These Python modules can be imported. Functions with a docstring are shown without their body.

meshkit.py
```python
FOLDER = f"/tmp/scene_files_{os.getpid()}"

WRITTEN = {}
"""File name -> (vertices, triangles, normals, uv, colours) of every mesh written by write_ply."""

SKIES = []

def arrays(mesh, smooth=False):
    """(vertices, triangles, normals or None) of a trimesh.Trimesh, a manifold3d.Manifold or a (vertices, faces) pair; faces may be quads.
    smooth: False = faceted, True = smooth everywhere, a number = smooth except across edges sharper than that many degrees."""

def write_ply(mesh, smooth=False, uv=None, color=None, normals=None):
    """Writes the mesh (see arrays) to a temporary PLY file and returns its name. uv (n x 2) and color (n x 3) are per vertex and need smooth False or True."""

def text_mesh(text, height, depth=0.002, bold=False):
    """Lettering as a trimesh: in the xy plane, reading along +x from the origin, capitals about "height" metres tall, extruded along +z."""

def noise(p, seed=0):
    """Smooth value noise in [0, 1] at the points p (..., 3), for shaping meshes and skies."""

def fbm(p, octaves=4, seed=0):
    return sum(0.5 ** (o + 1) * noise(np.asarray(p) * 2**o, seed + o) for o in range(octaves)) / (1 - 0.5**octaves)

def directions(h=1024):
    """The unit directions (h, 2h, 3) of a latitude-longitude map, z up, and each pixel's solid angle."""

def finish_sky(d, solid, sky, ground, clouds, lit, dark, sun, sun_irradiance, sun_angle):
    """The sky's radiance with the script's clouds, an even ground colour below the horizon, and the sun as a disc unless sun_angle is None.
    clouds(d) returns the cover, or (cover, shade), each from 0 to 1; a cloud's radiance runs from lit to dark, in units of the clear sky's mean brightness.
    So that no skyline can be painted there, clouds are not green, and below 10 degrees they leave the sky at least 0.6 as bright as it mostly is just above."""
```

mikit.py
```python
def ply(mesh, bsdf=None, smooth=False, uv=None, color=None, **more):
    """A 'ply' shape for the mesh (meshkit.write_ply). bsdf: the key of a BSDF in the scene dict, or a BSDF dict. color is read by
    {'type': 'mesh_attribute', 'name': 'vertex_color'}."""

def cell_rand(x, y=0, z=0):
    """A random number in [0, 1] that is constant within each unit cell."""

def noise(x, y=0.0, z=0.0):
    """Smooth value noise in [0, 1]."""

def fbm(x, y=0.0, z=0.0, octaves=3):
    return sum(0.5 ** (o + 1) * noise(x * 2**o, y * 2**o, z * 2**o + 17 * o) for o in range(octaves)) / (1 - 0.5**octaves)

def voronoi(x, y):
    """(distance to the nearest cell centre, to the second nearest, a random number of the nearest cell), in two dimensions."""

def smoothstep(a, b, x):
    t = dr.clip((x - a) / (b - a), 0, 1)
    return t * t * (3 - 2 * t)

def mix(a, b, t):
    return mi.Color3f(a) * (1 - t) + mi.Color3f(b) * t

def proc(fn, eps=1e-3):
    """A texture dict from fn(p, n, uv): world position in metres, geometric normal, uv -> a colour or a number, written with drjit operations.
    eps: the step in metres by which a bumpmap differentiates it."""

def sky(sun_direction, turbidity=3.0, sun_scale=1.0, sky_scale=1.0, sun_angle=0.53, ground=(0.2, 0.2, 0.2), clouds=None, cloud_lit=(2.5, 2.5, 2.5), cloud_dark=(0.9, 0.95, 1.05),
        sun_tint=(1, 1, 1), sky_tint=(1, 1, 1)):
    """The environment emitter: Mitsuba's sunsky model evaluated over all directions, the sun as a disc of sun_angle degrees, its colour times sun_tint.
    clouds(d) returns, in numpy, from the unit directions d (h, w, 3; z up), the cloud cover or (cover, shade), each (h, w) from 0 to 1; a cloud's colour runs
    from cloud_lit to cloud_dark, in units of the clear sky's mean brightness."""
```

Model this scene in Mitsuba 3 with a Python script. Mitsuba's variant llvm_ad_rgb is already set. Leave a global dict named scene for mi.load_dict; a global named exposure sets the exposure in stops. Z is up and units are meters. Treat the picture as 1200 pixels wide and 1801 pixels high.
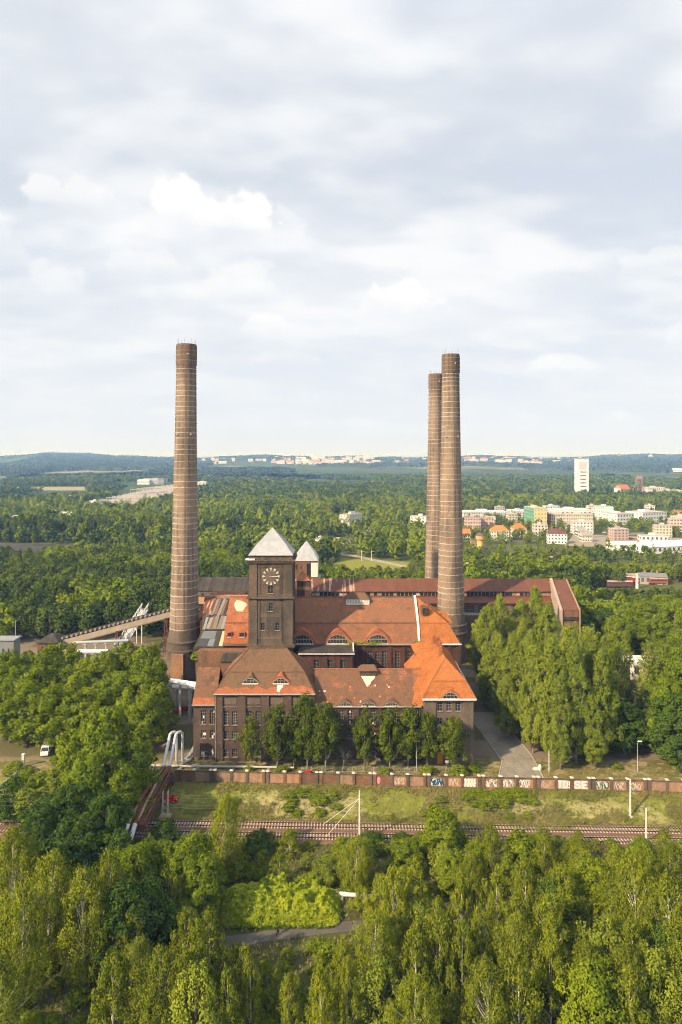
import math, numpy as np, trimesh, drjit as dr, mitsuba as mi, mikit, meshkit
import manifold3d as m3
from shapely.geometry import Polygon, LineString, box as sbox
from shapely.ops import unary_union
from shapely import affinity
from mikit import proc, noise, fbm, cell_rand, smoothstep, mix
T4 = mi.ScalarTransform4f
rng = np.random.default_rng(7)
scene, labels = {}, {}

# ---------------------------------------------------------------- camera, sky, exposure
FPX, HOR = 1160.0, 803.0           # focal length and horizon row, in units of a 1200 x 1801 frame
scene['camera'] = {'type': 'perspective', 'fov': 2 * math.degrees(math.atan(600 / FPX)), 'fov_axis': 'x', 'near_clip': 1.0, 'far_clip': 40000.0,
                   'principal_point_offset_y': 0.5 - HOR / 1801,
                   'to_world': T4().look_at(origin=[0, 0, 80], target=[0, 100, 80], up=[0, 0, 1]), 'medium': {'type': 'ref', 'id': 'haze_air'}}
exposure = 2.02
SUN = np.array([-0.66, -0.50, 0.56])

def sstep(a, b, x):
    t = np.clip((x - a) / (b - a), 0, 1)
    return t * t * (3 - 2 * t)

# (compass tangent, elevation tangent of base, half width, height, strength) of the heaped clouds
CUMULI = [(-.405, .345, .085, .06, .9), (-.205, .33, .12, .085, 1), (-.10, .325, .05, .05, .8), (-.43, .225, .07, .055, .85), (-.53, .27, .06, .06, .7), (-.15, .245, .06, .05, .7),
          (-.29, .26, .07, .045, .5), (.085, .215, .07, .052, .95), (-.105, .187, .04, .032, .8), (.495, .255, .07, .04, .8), (.33, .123, .06, .022, .8), (.43, .05, .05, .02, .7),
          (-.09, .142, .06, .016, .5), (-.27, .06, .03, .012, .6), (.28, .052, .03, .014, .5), (.01, .045, .08, .012, .4), (.55, .15, .08, .03, .6), (-.62, .15, .07, .04, .6), (.70, .33, .1, .06, .8), (-.8, .3, .12, .08, .8)]

def clouds(d):
    x, y, z = d[..., 0], d[..., 1], np.maximum(d[..., 2], 0.0)
    q = np.stack([x / (z + .22), y / (z + .22), 0 * z], -1)
    w = meshkit.fbm(q * np.array([.9, 1.6, 1]) + [3.1, 7.7, .5], 5, 3)
    st = meshkit.fbm(q * np.array([2.6, 4.6, 1]) + [1.2, 4.4, .2], 4, 11)
    fine = meshkit.fbm(q * np.array([7, 11, 1]) + [8.2, 1.4, .9], 4, 17)
    cover = .74 + .26 * sstep(.34, .60, .50 * w + .28 * st + .22 * fine)
    shade = .60 + .14 * sstep(.58, .36, w) - .40 * sstep(.40, .64, .6 * st + .4 * fine)
    haze_low = sstep(.30, .02, z)
    cover = cover + (.93 - cover) * haze_low * .8
    shade = shade + (.50 - shade) * haze_low * .8
    # the broad grey bank high up to the right, and the paler sheet beside it
    hgt = z / np.maximum(np.hypot(x, y), 1e-3)
    az = np.arctan2(x, y)
    bank = np.exp(-((az - .26) / .26) ** 2 - ((hgt - .67) / .085) ** 2) * (.6 + .8 * meshkit.fbm(q * 3 + 9, 4, 5))
    cover = np.maximum(cover, .9 * sstep(.1, .9, bank))
    shade = shade + (.12 + .34 * fine) * sstep(.1, .9, bank)
    n1 = meshkit.fbm(np.stack([az * 30, hgt * 34, 0 * az], -1), 5, 21)
    n2 = meshkit.fbm(np.stack([az * 9, hgt * 9, 0 * az + 2], -1), 3, 22)
    for t, e, hw, hh, s in CUMULI:
        u, v = (np.tan(np.clip(az, -1.4, 1.4)) - t) / hw, (hgt - e) / hh
        dome = 1 - u * u * 1.0 - np.where(v > 0, v, v * 2.2) ** 2 + (n1 - .5) * 2.0 + (n2 - .5) * 1.2
        dome = np.where(np.cos(az) > .1, dome, -1)
        c = s * sstep(.0, .40, dome) * sstep(-.55, .25, v)
        cover = np.maximum(cover, c)
        lit = sstep(-.25, .7, v + (n1 - .5) * .8)
        shade = shade * (1 - c) + c * (.42 - .46 * lit)
    return np.clip(cover, 0, 1), np.clip(shade, 0, 1)

scene['sky_light'] = mikit.sky(SUN, turbidity=4, sun_scale=1.45, sky_scale=1.0, sun_angle=1.0, clouds=clouds, cloud_lit=(2.66, 2.66, 2.63), cloud_dark=(1.98, 2.12, 2.34), sun_tint=(1.0, .955, .87))

# ---------------------------------------------------------------- mesh and scene helpers
class MB:
    def __init__(s): s.v, s.f, s.n, s.c = [], [], 0, []
    def add(s, v, f, col=None):
        v, f = np.asarray(v, float), np.asarray(f, int)
        if f.shape[1] == 4: f = np.vstack([f[:, [0, 1, 2]], f[:, [0, 2, 3]]])
        s.v.append(v); s.f.append(f + s.n); s.n += len(v)
        s.c.append(np.tile(np.asarray(col if col is not None else (.5, .5, .5), float), (len(v), 1)) if col is None or np.ndim(col) == 1 else np.asarray(col))
        return s
    def box(s, x0, x1, y0, y1, z0, z1, col=None):
        v = [(x, y, z) for x in (x0, x1) for y in (y0, y1) for z in (z0, z1)]
        f = [[0, 1, 3, 2], [4, 6, 7, 5], [0, 4, 5, 1], [2, 3, 7, 6], [0, 2, 6, 4], [1, 5, 7, 3]]
        return s.add(v, f, col)
    def poly(s, pts, col=None):
        k = len(pts)
        return s.add(pts, [[0, i, i + 1] for i in range(1, k - 1)], col)
    def tube(s, pts, r, sides=6, col=None, cap=True):
        p = np.asarray(pts, float); r = np.broadcast_to(np.asarray(r, float), (len(p),))
        t = np.gradient(p, axis=0); t /= np.linalg.norm(t, axis=1, keepdims=True) + 1e-12
        ref = np.where(np.abs(t[:, 2:]) < .9, [0, 0, 1.], [1., 0, 0])
        a = np.cross(t, ref); a /= np.linalg.norm(a, axis=1, keepdims=True); b = np.cross(t, a)
        an = np.arange(sides) * 2 * np.pi / sides
        v = (p[:, None] + r[:, None, None] * (np.cos(an)[None, :, None] * a[:, None] + np.sin(an)[None, :, None] * b[:, None])).reshape(-1, 3)
        f = []
        for i in range(len(p) - 1):
            for j in range(sides):
                k = (j + 1) % sides
                f.append([i * sides + j, i * sides + k, (i + 1) * sides + k, (i + 1) * sides + j])
        s.add(v, f, col)
        if cap:
            m = (len(p) - 1) * sides
            s.add(v[:sides], [[0, i + 1, i] for i in range(1, sides - 1)], col)
            s.add(v[m:], [[0, i, i + 1] for i in range(1, sides - 1)], col)
        return s
    def lathe(s, prof, cx, cy, sides=32, col=None, lean=0.0):
        an = np.arange(sides) * 2 * np.pi / sides
        v = np.array([(cx + lean * z + r * math.cos(a), cy + r * math.sin(a), z) for r, z in prof for a in an])
        f = [[i * sides + j, i * sides + (j + 1) % sides, (i + 1) * sides + (j + 1) % sides, (i + 1) * sides + j] for i in range(len(prof) - 1) for j in range(sides)]
        return s.add(v, f, col)
    def tm(s, m, col=None): return s.add(m.vertices, m.faces, col)
    def mesh(s): return trimesh.Trimesh(np.vstack(s.v), np.vstack(s.f), process=False)
    def turn(s, rz, x=0, y=0, z=0):
        c, q = math.cos(rz), math.sin(rz)
        R = np.array([[c, -q, 0], [q, c, 0], [0, 0, 1]])
        s.v = [v @ R.T + [x, y, z] for v in s.v]
        return s

used = {}
def numbered(name):
    k = used.get(name, -1) + 1
    used[name] = k
    return name if k == 0 else f'{name}_{k:03d}'

def thing(name, label, cat, group=None):
    key = numbered(name)
    labels[key] = {'label': label, 'category': cat}
    if group: labels[key]['group'] = group
    return key

def put(name, mb, bsdf, parent=None, smooth=False, label=None, kind=None):
    """One entry of the scene. With a parent it is a part of it."""
    key = numbered(f'{parent}__{name}' if parent else name)
    if bsdf == 'painted':
        scene[key] = mikit.ply(mb.mesh(), 'painted', False, color=np.vstack(mb.c))
    else:
        scene[key] = mikit.ply(mb.mesh() if isinstance(mb, MB) else mb, bsdf, smooth)
    if label or kind:
        labels[key] = {**({'label': label} if label else {}), **({'kind': kind} if kind else {})}
    return key

def structure(name, mb, bsdf, smooth=False):
    key = put(name, mb, bsdf, smooth=smooth)
    labels[key] = {'kind': 'structure'}
    return key

def X(u, d): return (u - 600) / FPX * d          # sideways metres of a column of the frame at a depth of d metres
def Z(v, d): return 80 - (v - HOR) / FPX * d     # height of a row of the frame at that depth

# ---------------------------------------------------------------- materials
def diffuse(c, rough=.8, spec=.3, **k): return {'type': 'twosided', 'b': {'type': 'principled', 'base_color': c if isinstance(c, dict) else {'type': 'rgb', 'value': list(c)}, 'roughness': rough, 'specular': spec, **k}}
def lam(c): return {'type': 'twosided', 'b': {'type': 'diffuse', 'reflectance': c if isinstance(c, dict) else {'type': 'rgb', 'value': list(c)}}}
scene['painted'] = lam({'type': 'mesh_attribute', 'name': 'vertex_color'})

def brickwork(c1, c2, soot, amount, course=.075):
    def fn(p, n, uv):
        big = fbm(p.x * .13, p.y * .13 + 5, p.z * .16, 4)
        streak = noise(p.x * 1.1 + p.y * 1.1, 3.0, p.z * .10)
        one = cell_rand((p.x + p.y) / .26 + dr.floor(p.z / course) * .5, 0, p.z / course)
        patch = cell_rand((p.x + p.y) / 1.3, 0, p.z / .45)
        c = mix(c1, c2, dr.clip(.55 * one + .9 * (big - .35) + .25 * (patch - .5), 0, 1))
        s = smoothstep(.35, .72, .6 * big + .4 * streak)
        joint = smoothstep(.38, .5, dr.abs(p.z / course - dr.floor(p.z / course) - .5))
        return mix(c, soot, amount * s) * (1 - .15 * joint) * (.82 + .36 * noise(p.x * 2.3, p.y * 2.3, p.z * 2.3))
    return lam(proc(fn))
scene['brick_front'] = brickwork((.125, .089, .070), (.092, .070, .060), (.058, .050, .046), .75)
scene['brick_tower'] = brickwork((.155, .115, .084), (.115, .096, .076), (.072, .067, .060), .9)
scene['brick_red'] = brickwork((.115, .056, .042), (.085, .048, .039), (.045, .036, .033), .6)
scene['brick_orange'] = brickwork((.24, .13, .078), (.17, .10, .068), (.10, .075, .058), .65)
scene['brick_pale'] = brickwork((.42, .25, .15), (.33, .19, .11), (.20, .12, .08), .5)
scene['brick_wall'] = brickwork((.40, .24, .15), (.27, .19, .14), (.17, .14, .12), .7)
scene['brick_grey'] = brickwork((.175, .140, .110), (.135, .112, .092), (.095, .082, .07), .8)

def chimney_fn(p, n, uv):
    big = fbm(p.x * .2, p.y * .2, p.z * .06, 4)
    ring = cell_rand(0, 3, p.z / 1.2)
    streak = noise(p.x * 1.6 + 3, p.y * 1.6, p.z * .05)
    one = cell_rand(p.x / .5 + p.y / .4, 1, p.z / .3)
    c = mix((.30, .226, .165), (.218, .174, .138), dr.clip(.45 * ring + .9 * (big - .3) + .25 * one, 0, 1))
    c = mix(c, (.105, .085, .068), .75 * smoothstep(.42, .75, streak * .5 + big * .5))
    pale = smoothstep(.62, .8, fbm(p.x * .5, p.y * .5, p.z * .35, 3))
    c = mix(c, (.36, .285, .21), .5 * pale)
    top = smoothstep(104, 113, p.z)
    base = smoothstep(24, 16, p.z)
    c = mix(c, (.10, .072, .055), .55 * top)
    c = mix(c, (.12, .085, .07), .6 * base)
    return c * (.85 + .3 * noise(p.x * 2, p.y * 2, p.z * 2))
scene['chimney_brick'] = lam(proc(chimney_fn))

def tiles(c1, c2, c3, patch, lo=.5, hi=.62):
    def fn(p, n, uv):
        one = cell_rand(p.x / .33, p.y / .3, p.z / .33)
        big = fbm(p.x * .16 + 3, p.y * .16, p.z * .2, 4)
        mid = fbm(p.x * .8, p.y * .8, p.z * .8 + 9, 3)
        c = mix(c1, c2, dr.clip(one * .55 + (big - .3) * .8, 0, 1))
        c = mix(c, c3, patch * smoothstep(lo, hi, .45 * big + .4 * mid + .15 * one))
        moss = smoothstep(.6, .75, fbm(p.x * .5 + 20, p.y * .5, p.z * .3, 3))
        c = mix(c, (.07, .062, .04), .4 * moss)
        return c * (.86 + .28 * noise(p.x * 3, p.y * 3, p.z * 3))
    return lam(proc(fn))
scene['tile_old'] = tiles((.185, .100, .062), (.130, .082, .056), (.34, .135, .07), .7, .55, .68)
scene['tile_brown'] = tiles((.168, .102, .063), (.128, .084, .057), (.24, .12, .07), .5, .56, .7)
scene['tile_hall'] = tiles((.245, .118, .068), (.180, .098, .062), (.38, .14, .065), .65, .54, .68)
scene['tile_fresh'] = tiles((.33, .115, .055), (.25, .10, .055), (.40, .18, .10), .6, .52, .6)
def new_tile(p, n, uv):
    one = cell_rand(p.x / .3, p.y / .3, p.z / .3)
    return mi.Color3f(.42, .158, .056) * (.72 + .30 * one + .34 * (fbm(p.x * .4, p.y * .4, p.z * .4, 3) - .5)) * (1 - .22 * smoothstep(.55, .72, fbm(p.x * .25 + 4, p.y * .9, p.z * .12, 4))) * (.88 + .12 * smoothstep(.0, .25, dr.abs(p.z / .34 - dr.floor(p.z / .34) - .5)))
scene['tile_new'] = lam(proc(new_tile))
def rust(p, n, uv):
    sheet = cell_rand(p.x / 1.1, 0, 2)
    a = fbm(p.x * .12, p.y * .3, p.z * .2, 4)
    st = noise(p.x * 1.7, p.y * .15, p.z * .15) * smoothstep(.45, .75, noise(p.x * .07 + 4, 0, 0))
    c = mix((.155, .060, .032), (.105, .048, .032), dr.clip(.5 * sheet + .7 * (a - .3), 0, 1))
    return mix(c, (.42, .30, .21), .85 * smoothstep(.5, .8, st)) * (.85 + .3 * noise(p.x * 3, p.y * 3, p.z * 3))
scene['rust_sheet'] = diffuse(proc(rust), .7, .25)
def zinc(p, n, uv):
    return mi.Color3f(.37, .40, .43) * (.78 + .12 * cell_rand(p.x / 1.2, p.y / 1.2, p.z / 1.5) + .16 * fbm(p.x * .6, p.y * .6, p.z * .9, 3))
scene['zinc'] = diffuse(proc(zinc), .45, .5)
scene['galvanised'] = diffuse((.50, .53, .56), .4, .5, metallic=.25)
def tar(p, n, uv):
    return mix((.040, .037, .035), (.085, .078, .07), fbm(p.x * .35, p.y * .35, p.z * .5, 4)) * (.8 + .4 * cell_rand(p.x / 1.0, 0, 0))
scene['tar_sheet'] = lam(proc(tar))
scene['window_glass'] = {'type': 'principled', 'base_color': {'type': 'rgb', 'value': [.030, .036, .040]}, 'roughness': .12, 'specular': .6}
scene['window_glass'] = {'type': 'twosided', 'b': scene['window_glass']}
def asphalt(p, n, uv):
    return mix((.20, .185, .155), (.30, .275, .23), fbm(p.x * .35, p.y * .35, 0, 4)) * (.85 + .3 * noise(p.x * 3, p.y * 3, 0))
scene['old_asphalt'] = lam(proc(asphalt))
scene['path_asphalt'] = lam(proc(lambda p, n, uv: mix((.085, .080, .075), (.14, .13, .115), fbm(p.x * .5, p.y * .5, 0, 4))))
def stones(p, n, uv):
    return mix((.115, .070, .046), (.21, .14, .10), .5 * fbm(p.x * .3, p.y * 2.2, 0, 3) + .5 * noise(p.x * 6, p.y * 6, p.z * 6))
scene['ballast_stone'] = lam(proc(stones))

def leaf(c1, c2, c3, scale=8.0, tr=.22):
    def fn(p, n, uv):
        tree = .6 * noise(p.x / scale, p.y / scale, 1.5) + .4 * noise(p.x / scale / 4 + 9, p.y / scale / 4, 4.5)
        lf = noise(p.x * 1.9, p.y * 1.9, p.z * 1.9)
        c = mix(c1, c2, smoothstep(.32, .66, tree))
        return mix(c, c3, .75 * smoothstep(.5, .9, .5 * lf + .5 * cell_rand(p.x * 2, p.y * 2, p.z * 2)))
    return {'type': 'principledthin', 'base_color': proc(fn), 'roughness': .6, 'spec_trans': 0.0, 'diff_trans': tr}
scene['leaf_birch'] = leaf((0.189, 0.229, 0.014), (0.107, 0.145, 0.012), (0.313, 0.318, 0.020), 6)
scene['leaf_lime'] = leaf((0.171, 0.229, 0.012), (0.095, 0.149, 0.011), (0.287, 0.313, 0.020), 9)
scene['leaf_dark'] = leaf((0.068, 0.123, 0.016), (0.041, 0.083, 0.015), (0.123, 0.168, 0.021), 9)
scene['leaf_poplar'] = leaf((0.208, 0.260, 0.026), (0.124, 0.177, 0.021), (0.316, 0.333, 0.036), 10)
scene['leaf_wood'] = leaf((0.125, 0.169, 0.020), (0.050, 0.087, 0.016), (0.191, 0.212, 0.022), 22)
scene['leaf_yard'] = leaf((0.101, 0.139, 0.012), (0.058, 0.091, 0.011), (0.193, 0.201, 0.015), 4)
scene['leaf_gold'] = leaf((0.311, 0.362, 0.020), (0.194, 0.265, 0.016), (0.429, 0.449, 0.030), 3)
def canopy(p, n, uv):
    return mix((.022, .040, .026), (.055, .078, .036), fbm(p.x * .006, p.y * .004, 0, 4)) * (.7 + .6 * noise(p.x * .06, p.y * .06, 0))
scene['leaf_canopy'] = lam(proc(canopy))

# ---------------------------------------------------------------- the ground
def wall_y(x): return 160.4 - .0448 * x
def crest(az):
    """Height of the far ridge in metres per 7 km, by compass tangent."""
    u = 600 + FPX * az
    bump = lambda c, w, h: h * np.exp(-((u - c) / w) ** 2)
    return 50 + bump(112, 85, 44) + bump(200, 140, 16) + bump(500, 110, 22) + bump(420, 50, 8) + bump(760, 140, 20) + bump(1120, 90, 34) + bump(1230, 90, 30) + bump(880, 80, 12) + 5 * np.sin(u * .031) + 3 * np.sin(u * .083 + 1)
def ground_z(x, y):
    x, y = np.asarray(x, float), np.asarray(y, float)
    s = wall_y(np.clip(x, -260, 260)) - y
    z = -3.0 * sstep(1.2, 9.8, s) - 1.0 * sstep(20, 34, s)
    far = sstep(2300, 6900, y)
    az = x / np.maximum(y, 1500)
    z = z + far * crest(np.clip(az, -.75, .75)) * (1 - .4 * sstep(7200, 9500, y))
    n = meshkit.fbm(np.stack([x * .0011, y * .0007, 0 * x], -1), 3, 4) - .5
    return z + far * 26 * n + .35 * (meshkit.noise(np.stack([x * .12, y * .12, 0 * x], -1), 9) - .5) * (y < 400) * sstep(-1, 2, s)

ys = np.concatenate([np.arange(-600, 60, 60), np.arange(60, 170, 1.5), np.arange(170, 400, 10), np.geomspace(400, 12300, 90)])
tx = np.concatenate([np.linspace(-1.6, -.62, 12, endpoint=False), np.linspace(-.62, .62, 180), np.linspace(.62, 1.6, 13)[1:]])
gx = tx[None, :] * np.maximum(ys, 130)[:, None] * .72 + tx[None, :] * 40
gy = np.repeat(ys[:, None], len(tx), 1)
gz = ground_z(gx, gy)
gi = np.arange(gx.size).reshape(gx.shape)
gf = np.stack([gi[:-1, :-1], gi[:-1, 1:], gi[1:, 1:], gi[1:, :-1]], -1).reshape(-1, 4)
def soil(p, n, uv):
    s = 160.4 - .0448 * p.x - p.y
    big = fbm(p.x * .07, p.y * .11, 0, 4)
    fine = fbm(p.x * .9, p.y * 1.2, 4.0, 3)
    grass = mix((.115, .150, .022), (.20, .215, .04), fine)
    dry = mix((.30, .27, .13), (.42, .36, .21), fine)
    lower = smoothstep(2.0, 6.0, s) * smoothstep(10.5, 7.5, s)
    slope = mix(grass, dry, .62 * lower * smoothstep(.40, .6, .65 * big + .35 * fine))
    slope = mix(slope, dry, .2 * smoothstep(.5, .7, big))
    court = mix(mix((.13, .13, .04), (.25, .205, .09), smoothstep(.35, .65, .6 * big + .4 * fine)), (.28, .235, .16), .8 * smoothstep(.5, .65, fine))
    wood = mix((.055, .066, .022), (.10, .105, .036), big)
    yard = mix((.20, .165, .125), (.12, .115, .055), smoothstep(.45, .6, big))
    c = mix(wood, slope, smoothstep(14.5, 12.5, s))
    c = mix(c, court, smoothstep(.5, -.5, s))
    c = mix(c, yard, smoothstep(172, 176, p.y))
    c = mix(c, mix((.075, .095, .032), (.13, .14, .05), fbm(p.x * .02, p.y * .02, 1, 4)), smoothstep(285, 330, p.y))
    fields = voronoi_far(p)
    return mix(c, fields, smoothstep(950, 1300, p.y))
def voronoi_far(p):
    a, b, w = mikit.voronoi(p.x / 420 + 3, p.y / 900)
    f = mix((.075, .105, .04), (.24, .23, .105), smoothstep(.72, .80, w))
    return mix(f, (.055, .075, .035), .6 * smoothstep(.4, .6, fbm(p.x * .004, p.y * .003, 0, 4)))
scene['soil'] = lam(proc(soil))
structure('ground', MB().add(np.stack([gx, gy, gz], -1).reshape(-1, 3), gf), 'soil', True)

def sheet(name, pts, bsdf, lift=.05, col=None, n=1):
    """A road or yard laid on the ground, following it."""
    pg = trimesh.creation.triangulate_polygon(Polygon(pts), engine='earcut')
    v, f = trimesh.remesh.subdivide_to_size(np.c_[pg[0], np.zeros(len(pg[0]))], pg[1], n) if n > 1 else (np.c_[pg[0], np.zeros(len(pg[0]))], pg[1])
    v = v.copy(); v[:, 2] = ground_z(v[:, 0], v[:, 1]) + lift
    a, b, c = (v[f[:, k]] for k in range(3))
    f = np.where((np.cross(b - a, c - a)[:, 2] > 0)[:, None], f, f[:, ::-1])
    return structure(name, MB().add(v, f, col), bsdf)

# the drive beside the building, the lane behind the wall, the path in the trees
sheet('drive', [(X(876, 160), 160.5), (X(962, 160), 160.5), (X(935, 176), 176), (X(905, 189), 189), (X(898, 200), 200), (50, 206), (40, 206), (X(836, 196), 196), (X(851, 189), 189), (X(884, 173), 173)], 'old_asphalt', .10, n=6)
def kerb(pts, name='kerb'):
    m = MB()
    for (x0, y0), (x1, y1) in zip(pts[:-1], pts[1:]):
        dx, dy = np.array([x1 - x0, y1 - y0]) / math.hypot(x1 - x0, y1 - y0)
        nx, ny = -dy * .09, dx * .09
        q = [(x0 - nx, y0 - ny), (x1 - nx, y1 - ny), (x1 + nx, y1 + ny), (x0 + nx, y0 + ny)]
        m.add([(a, b, z) for z in (-.3, .24) for a, b in q], [[0, 3, 2, 1], [4, 5, 6, 7], [0, 1, 5, 4], [1, 2, 6, 5], [2, 3, 7, 6], [3, 0, 4, 7]], (.42, .40, .36))
    return structure(name, m, 'painted')
kerb([(X(876, 160.5) - .1, 161), (X(884, 173) - .1, 173), (X(851, 189) - .1, 189)])
kerb([(X(962, 160.5) + .1, 161), (X(935, 176) + .1, 176), (X(905, 189) + .1, 189), (X(905, 189) + .1, 199)])
lane = [(x, wall_y(x) + 1.6) for x in np.linspace(-58, 84, 30)] + [(x, wall_y(x) + 4.6) for x in np.linspace(84, -58, 30)]
def lane_dirt(p, n, uv):
    return mix((.26, .21, .14), (.17, .155, .07), smoothstep(.4, .65, fbm(p.x * .25, p.y * .9, 0, 4)))
scene['lane_dirt'] = lam(proc(lane_dirt))
sheet('lane', lane, 'lane_dirt', .045, n=4)
pc = np.array([(-40, 108.6), (-30, 111.5), (-20, 114.2), (-11, 115.9), (-3, 117.2), (6, 118.2), (20, 118.0), (40, 115.5), (62, 113)])
nrm = np.gradient(pc, axis=0); nrm = np.c_[-nrm[:, 1], nrm[:, 0]] / np.linalg.norm(nrm, axis=1, keepdims=True) * 1.35
sheet('path', np.vstack([pc - nrm, (pc + nrm)[::-1]]), 'path_asphalt', .06, n=3)
# coal yard, fields, rail yard and lots far behind
scene['coal_dust'] = lam(proc(lambda p, n, uv: mix((.035, .034, .036), (.11, .105, .10), fbm(p.x * .03, p.y * .06, 0, 4))))
sheet('coal_yard', [(-345, 468), (-230, 484), (-160, 530), (-150, 580), (-230, 600), (-330, 602)], 'coal_dust', .1, n=60)
for k, (pts, c) in enumerate([
        ([(-900, 1560), (-560, 1560), (-640, 1740), (-1010, 1740)], (.30, .285, .16)), ([(-420, 1640), (-330, 1640), (-320, 1760), (-400, 1760)], (.26, .25, .15)),
        ([(200, 1650), (335, 1650), (345, 1830), (230, 1830)], (.28, .28, .13)), ([(95, 885), (330, 885), (330, 935), (120, 935)], (.21, .21, .075)),
        ([(-12, 455), (45, 430), (52, 500), (0, 520)], (.21, .225, .05)), ([(-180, 1750), (60, 1750), (60, 1850), (-180, 1850)], (.2, .21, .1)),
        ([(330, 2450), (1500, 2450), (1600, 2560), (330, 2560)], (.22, .19, .12)), ([(520, 1640), (1020, 1640), (1080, 1700), (520, 1700)], (.25, .18, .13))]):
    sheet('field', pts, 'painted', .12, c, n=90)
sheet('rail_yard', [(-392, 960), (-300, 960), (-335, 1400), (-395, 1950), (-450, 1950), (-455, 1400)], 'painted', .12, (.27, .245, .205), n=120)
sheet('town_yard', [(200, 590), (325, 560), (345, 640), (240, 680)], 'painted', .12, (.30, .265, .22), n=60)
sheet('town_road', [(250, 650), (330, 690), (420, 720), (420, 728), (326, 698), (246, 657)], 'painted', .14, (.21, .21, .21), n=60)
sheet('road', [(-14, 545), (8, 528), (50, 468), (54, 474), (12, 535), (-10, 552)], 'painted', .13, (.34, .31, .25), n=30)

# ---------------------------------------------------------------- foliage
def rand_unit(r, n):
    v = r.normal(size=(n, 3)); return v / np.linalg.norm(v, axis=1, keepdims=True)
def leaf_cloud(r, pos, out, size, droop=0.0):
    """Small rhombic leaf sprays at pos, turned at random but mostly facing out."""
    n = len(pos)
    nn = rand_unit(r, n) * .85 + out * .9 + [0, 0, .35]
    nn /= np.linalg.norm(nn, axis=1, keepdims=True)
    a = np.cross(nn, rand_unit(r, n)); a[:, 2] -= droop; a /= np.linalg.norm(a, axis=1, keepdims=True) + 1e-9
    b = np.cross(nn, a)
    L = size * r.uniform(.6, 1.4, (n, 1)); W = L * r.uniform(.45, .75, (n, 1))
    v = np.stack([pos - a * L, pos - b * W, pos + a * L, pos + b * W], 1).reshape(-1, 3)
    i = np.arange(n)[:, None] * 4
    f = np.vstack([i + [0, 1, 2], i + [0, 2, 3]])
    sn = nn * .8 + out * .55 + [0, 0, .15]
    sn /= np.linalg.norm(sn, axis=1, keepdims=True)
    return v, f, np.repeat(sn, 4, 0)
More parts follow.
